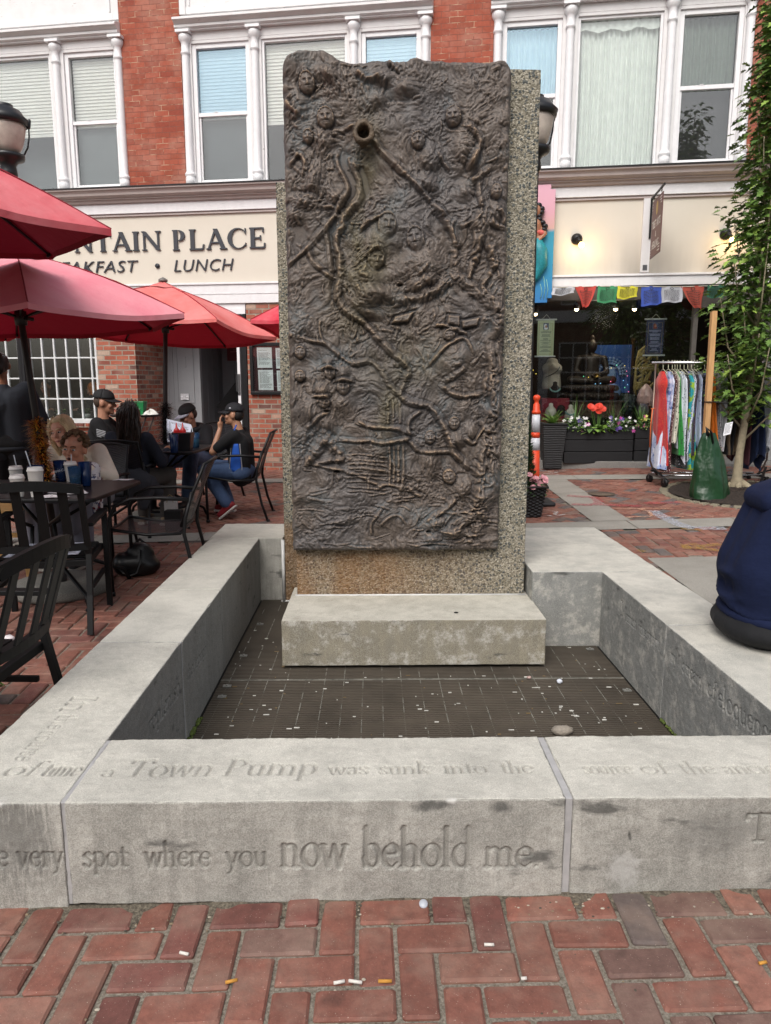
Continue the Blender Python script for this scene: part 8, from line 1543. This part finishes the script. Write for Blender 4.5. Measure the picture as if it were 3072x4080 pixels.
bd2 = MB(); bd2.cap((0, 0, .42), .12, (.09, 0, .88), .12); bd2.cap((.12, 0, .95), .06, (.28, 0, 1.08), .055); bd2.ell((.36, 0, 1.14), (.095, .078, .115)); bd2.ell((.45, 0, 1.12), (.02, .015, .02)); bd2.cap((.16, -.18, .92), .05, (.30, -.27, .66), .04); bd2.cap((.16, .18, .92), .05, (.30, .27, .66), .04); bd2.cap((.30, -.27, .66), .04, (.6, -.13, .58), .027); bd2.cap((.30, .27, .66), .04, (.6, .13, .58), .027); handp(bd2, V3(.6, -.13, .58), (1, .3, 0), (0, 0, -1)); handp(bd2, V3(.6, .13, .58), (1, -.3, 0), (0, 0, -1)); [(bd2.cap((0, d, .40), .09, (.42, d * 1.2, .42), .06), bd2.cap((.42, d * 1.2, .42), .06, (.45, d * 1.2, .14), .04)) for d in (-.1, .1)]
zb0 = -.015; b = bd2.build('person', SKIN('pale', '#a97d66'), remesh=.010, smooth=2, loc=(x, y, zb0), rot=(0, 0, radians(-8))); tag(b, 'person in a navy hooded sweatshirt sitting hunched on the right basin wall', 'person')
mb.build('sweatshirt', NAVY, b, remesh=.016, smooth=5); m = MB(); m.cap((-.01, -.10, .985), .055, (.18, -.15, 1.03), .06); m.cap((-.01, .10, .985), .055, (.18, .15, 1.03), .06); m.cap((-.03, -.10, .97), .06, (-.03, .10, .97), .06); m.ell((.08, 0, 1.01), (.14, .18, .055)); m.build('hood', NAVY, b, remesh=.014, smooth=4)
m = MB(); m.tube([(-.005 + .158 * cos(a), .245 * sin(a), .452) for a in [k * pi / 12 for k in range(25)]], .026, 8, flat=1.0); m.build('hem', NAVY, b)
m = MB(); [(m.cap((-.02, d, .43), .135, (.42, d * 1.25, .42), .085, 14), m.cap((.42, d * 1.25, .42), .085, (.45, d * 1.25, .17), .06)) for d in (-.12, .12)]; m.ell((-.02, 0, .395), (.195, .29, .092)); m.build('trousers', cloth('black_joggers', '#0d0e12'), b, remesh=.015, smooth=4)
for d in (-.15, .15): m = MB(); m.cap((.43, d, .115), .045, (.58, d, .10), .038); m.build('shoe', SHO('#1b1b1d', 'black')[0], b, remesh=.012, smooth=2)
m = MB(); m.ell((.35, 0, 1.17), (.102, .085, .10)); m.ell((.29, 0, 1.12), (.07, .075, .08)); m.build('hair', DKH, b)
# diners behind the grid window
GNG = M('ginger_hair', '#b0642a', .5, var=.3, sc=30)
pp = fw(-3.32, .95, .25); b, j, P, R = person('diner with ginger bobbed hair inside the grid window', pp, radians(70), SEAT, dict(head=(0, .14, 1.12), neck=(0, .1, 1.0)), 1, SKIN('pale2', '#a47862'), cloth('black_knit', '#131316'), cloth('dark_jeans', '#20242e'), None, (radians(-18), 0, radians(14)), [(0, -.03, .035, .088, .1, .1), (-.06, -.02, -.03, .035, .06, .09), (.06, -.02, -.03, .035, .06, .09), (0, -.08, -.04, .07, .045, .09)], GNG)
pp = fw(-4.35, 1.05, .25); b, j, P, R = person('dim diner facing out through the left of the grid window', pp, radians(190), SEAT, None, 1, SKIN('tan2', '#94684f'), cloth('brown_top', '#4b3b30'), cloth('dark_jeans', '#20242e'), None, (0, 0, radians(-20)), [(0, -.03, .04, .085, .096, .09)], DKH)
for s, lb in ((-3.62, 'left'), (-3.14, 'right')):
    p = fw(s, .22, .94); r = thing('potted_plant', 'small potted plant on the ' + lb + ' of the sill inside the grid window', 'plant', p, 0, 'potted plants on the window sill'); m = MB(); m.lathe([(.04, -.02), (.055, .06), (.05, .06), (.0001, .05)], (0, 0, 0), 14); m.build('pot', M('white_pot', '#b9b9b4', .5), r); m = MB(); leafset(m, lambda g: (V3(g.gauss(0, .03), g.gauss(0, .02), .06 + g.random() * .07), V3(g.gauss(0, 1), g.gauss(0, 1), g.uniform(.2, 1))), 40, int(-s * 10), lambda g: g.randrange(3)); m.build('leaves', LEAFS, r)
# ================================================================ ACROSS THE STREET (reflected in the glass)
OB = thing('facing_building', 'pale fronted building across the street behind the camera', 'building', (0, -13.5, 0)); mb = MB(); mb.box(-22, -3, -.5, 22, 0, 8.2); mb.build('wall', brickmat('facing_brick', '#6b4034', '#7d4a3a', ('#7c6a5c', '#8c8072')), OB)
for k in range(9):
    x = -20 + k * 5; m = MB(); m.box(x - .22, .0005, 0, x + .22, .25, 4.2); m.build('pilaster', WHITE, OB)
    for z in (.7, 5.0): m = MB(); m.box(x + .7, .0005, z, x + 4.3, .04, z + 2.6); w_ = m.build('window', M('far_glass', '#20262c', .15), OB); m = MB(); [m.box(x + .7 + i * .6 - .03, .041, z, x + .7 + i * .6 + .03, .07, z + 2.6) for i in range(7)]; [m.box(x + .7, .0415, z + i * .65 - .03, x + 4.3, .068, z + i * .65 + .03) for i in range(5)]; m.build('glazing_bars', WHITE, w_)
m = MB(); m.box(-22, .0005, 4.2, 22, .4, 4.7); m.build('cornice', WHITE, OB)
for x, y, h, lb in ((-6.5, -8, 6.4, 'left'), (3.5, -9, 6.8, 'right')):
    r = thing('street_tree', 'leafy street tree across the street on the ' + lb, 'tree', (x, y, -.2), 0, 'street trees behind the camera'); m = MB(); m.tube([(0, 0, 0), (.05, 0, 1.5), (0, .1, 3), (.1, 0, h * .8)], [.16, .12, .1, .03], 10); m.build('trunk', BARK, r); m = MB()
    leafset(m, lambda g: (lambda d, q: (V3(0, 0, h * .68) + V3(d.x * 1.7, d.y * 1.7, d.z * h * .3) * q, d))(V3(g.gauss(0, 1), g.gauss(0, 1), g.gauss(0, 1)).normalized(), g.random() ** .5 * (.75 + .25 * sin(g.random() * 9))), 2600, int(h * 10), lambda g: g.randrange(3), None, (.14, .26)); m.build('crown', OL, r)
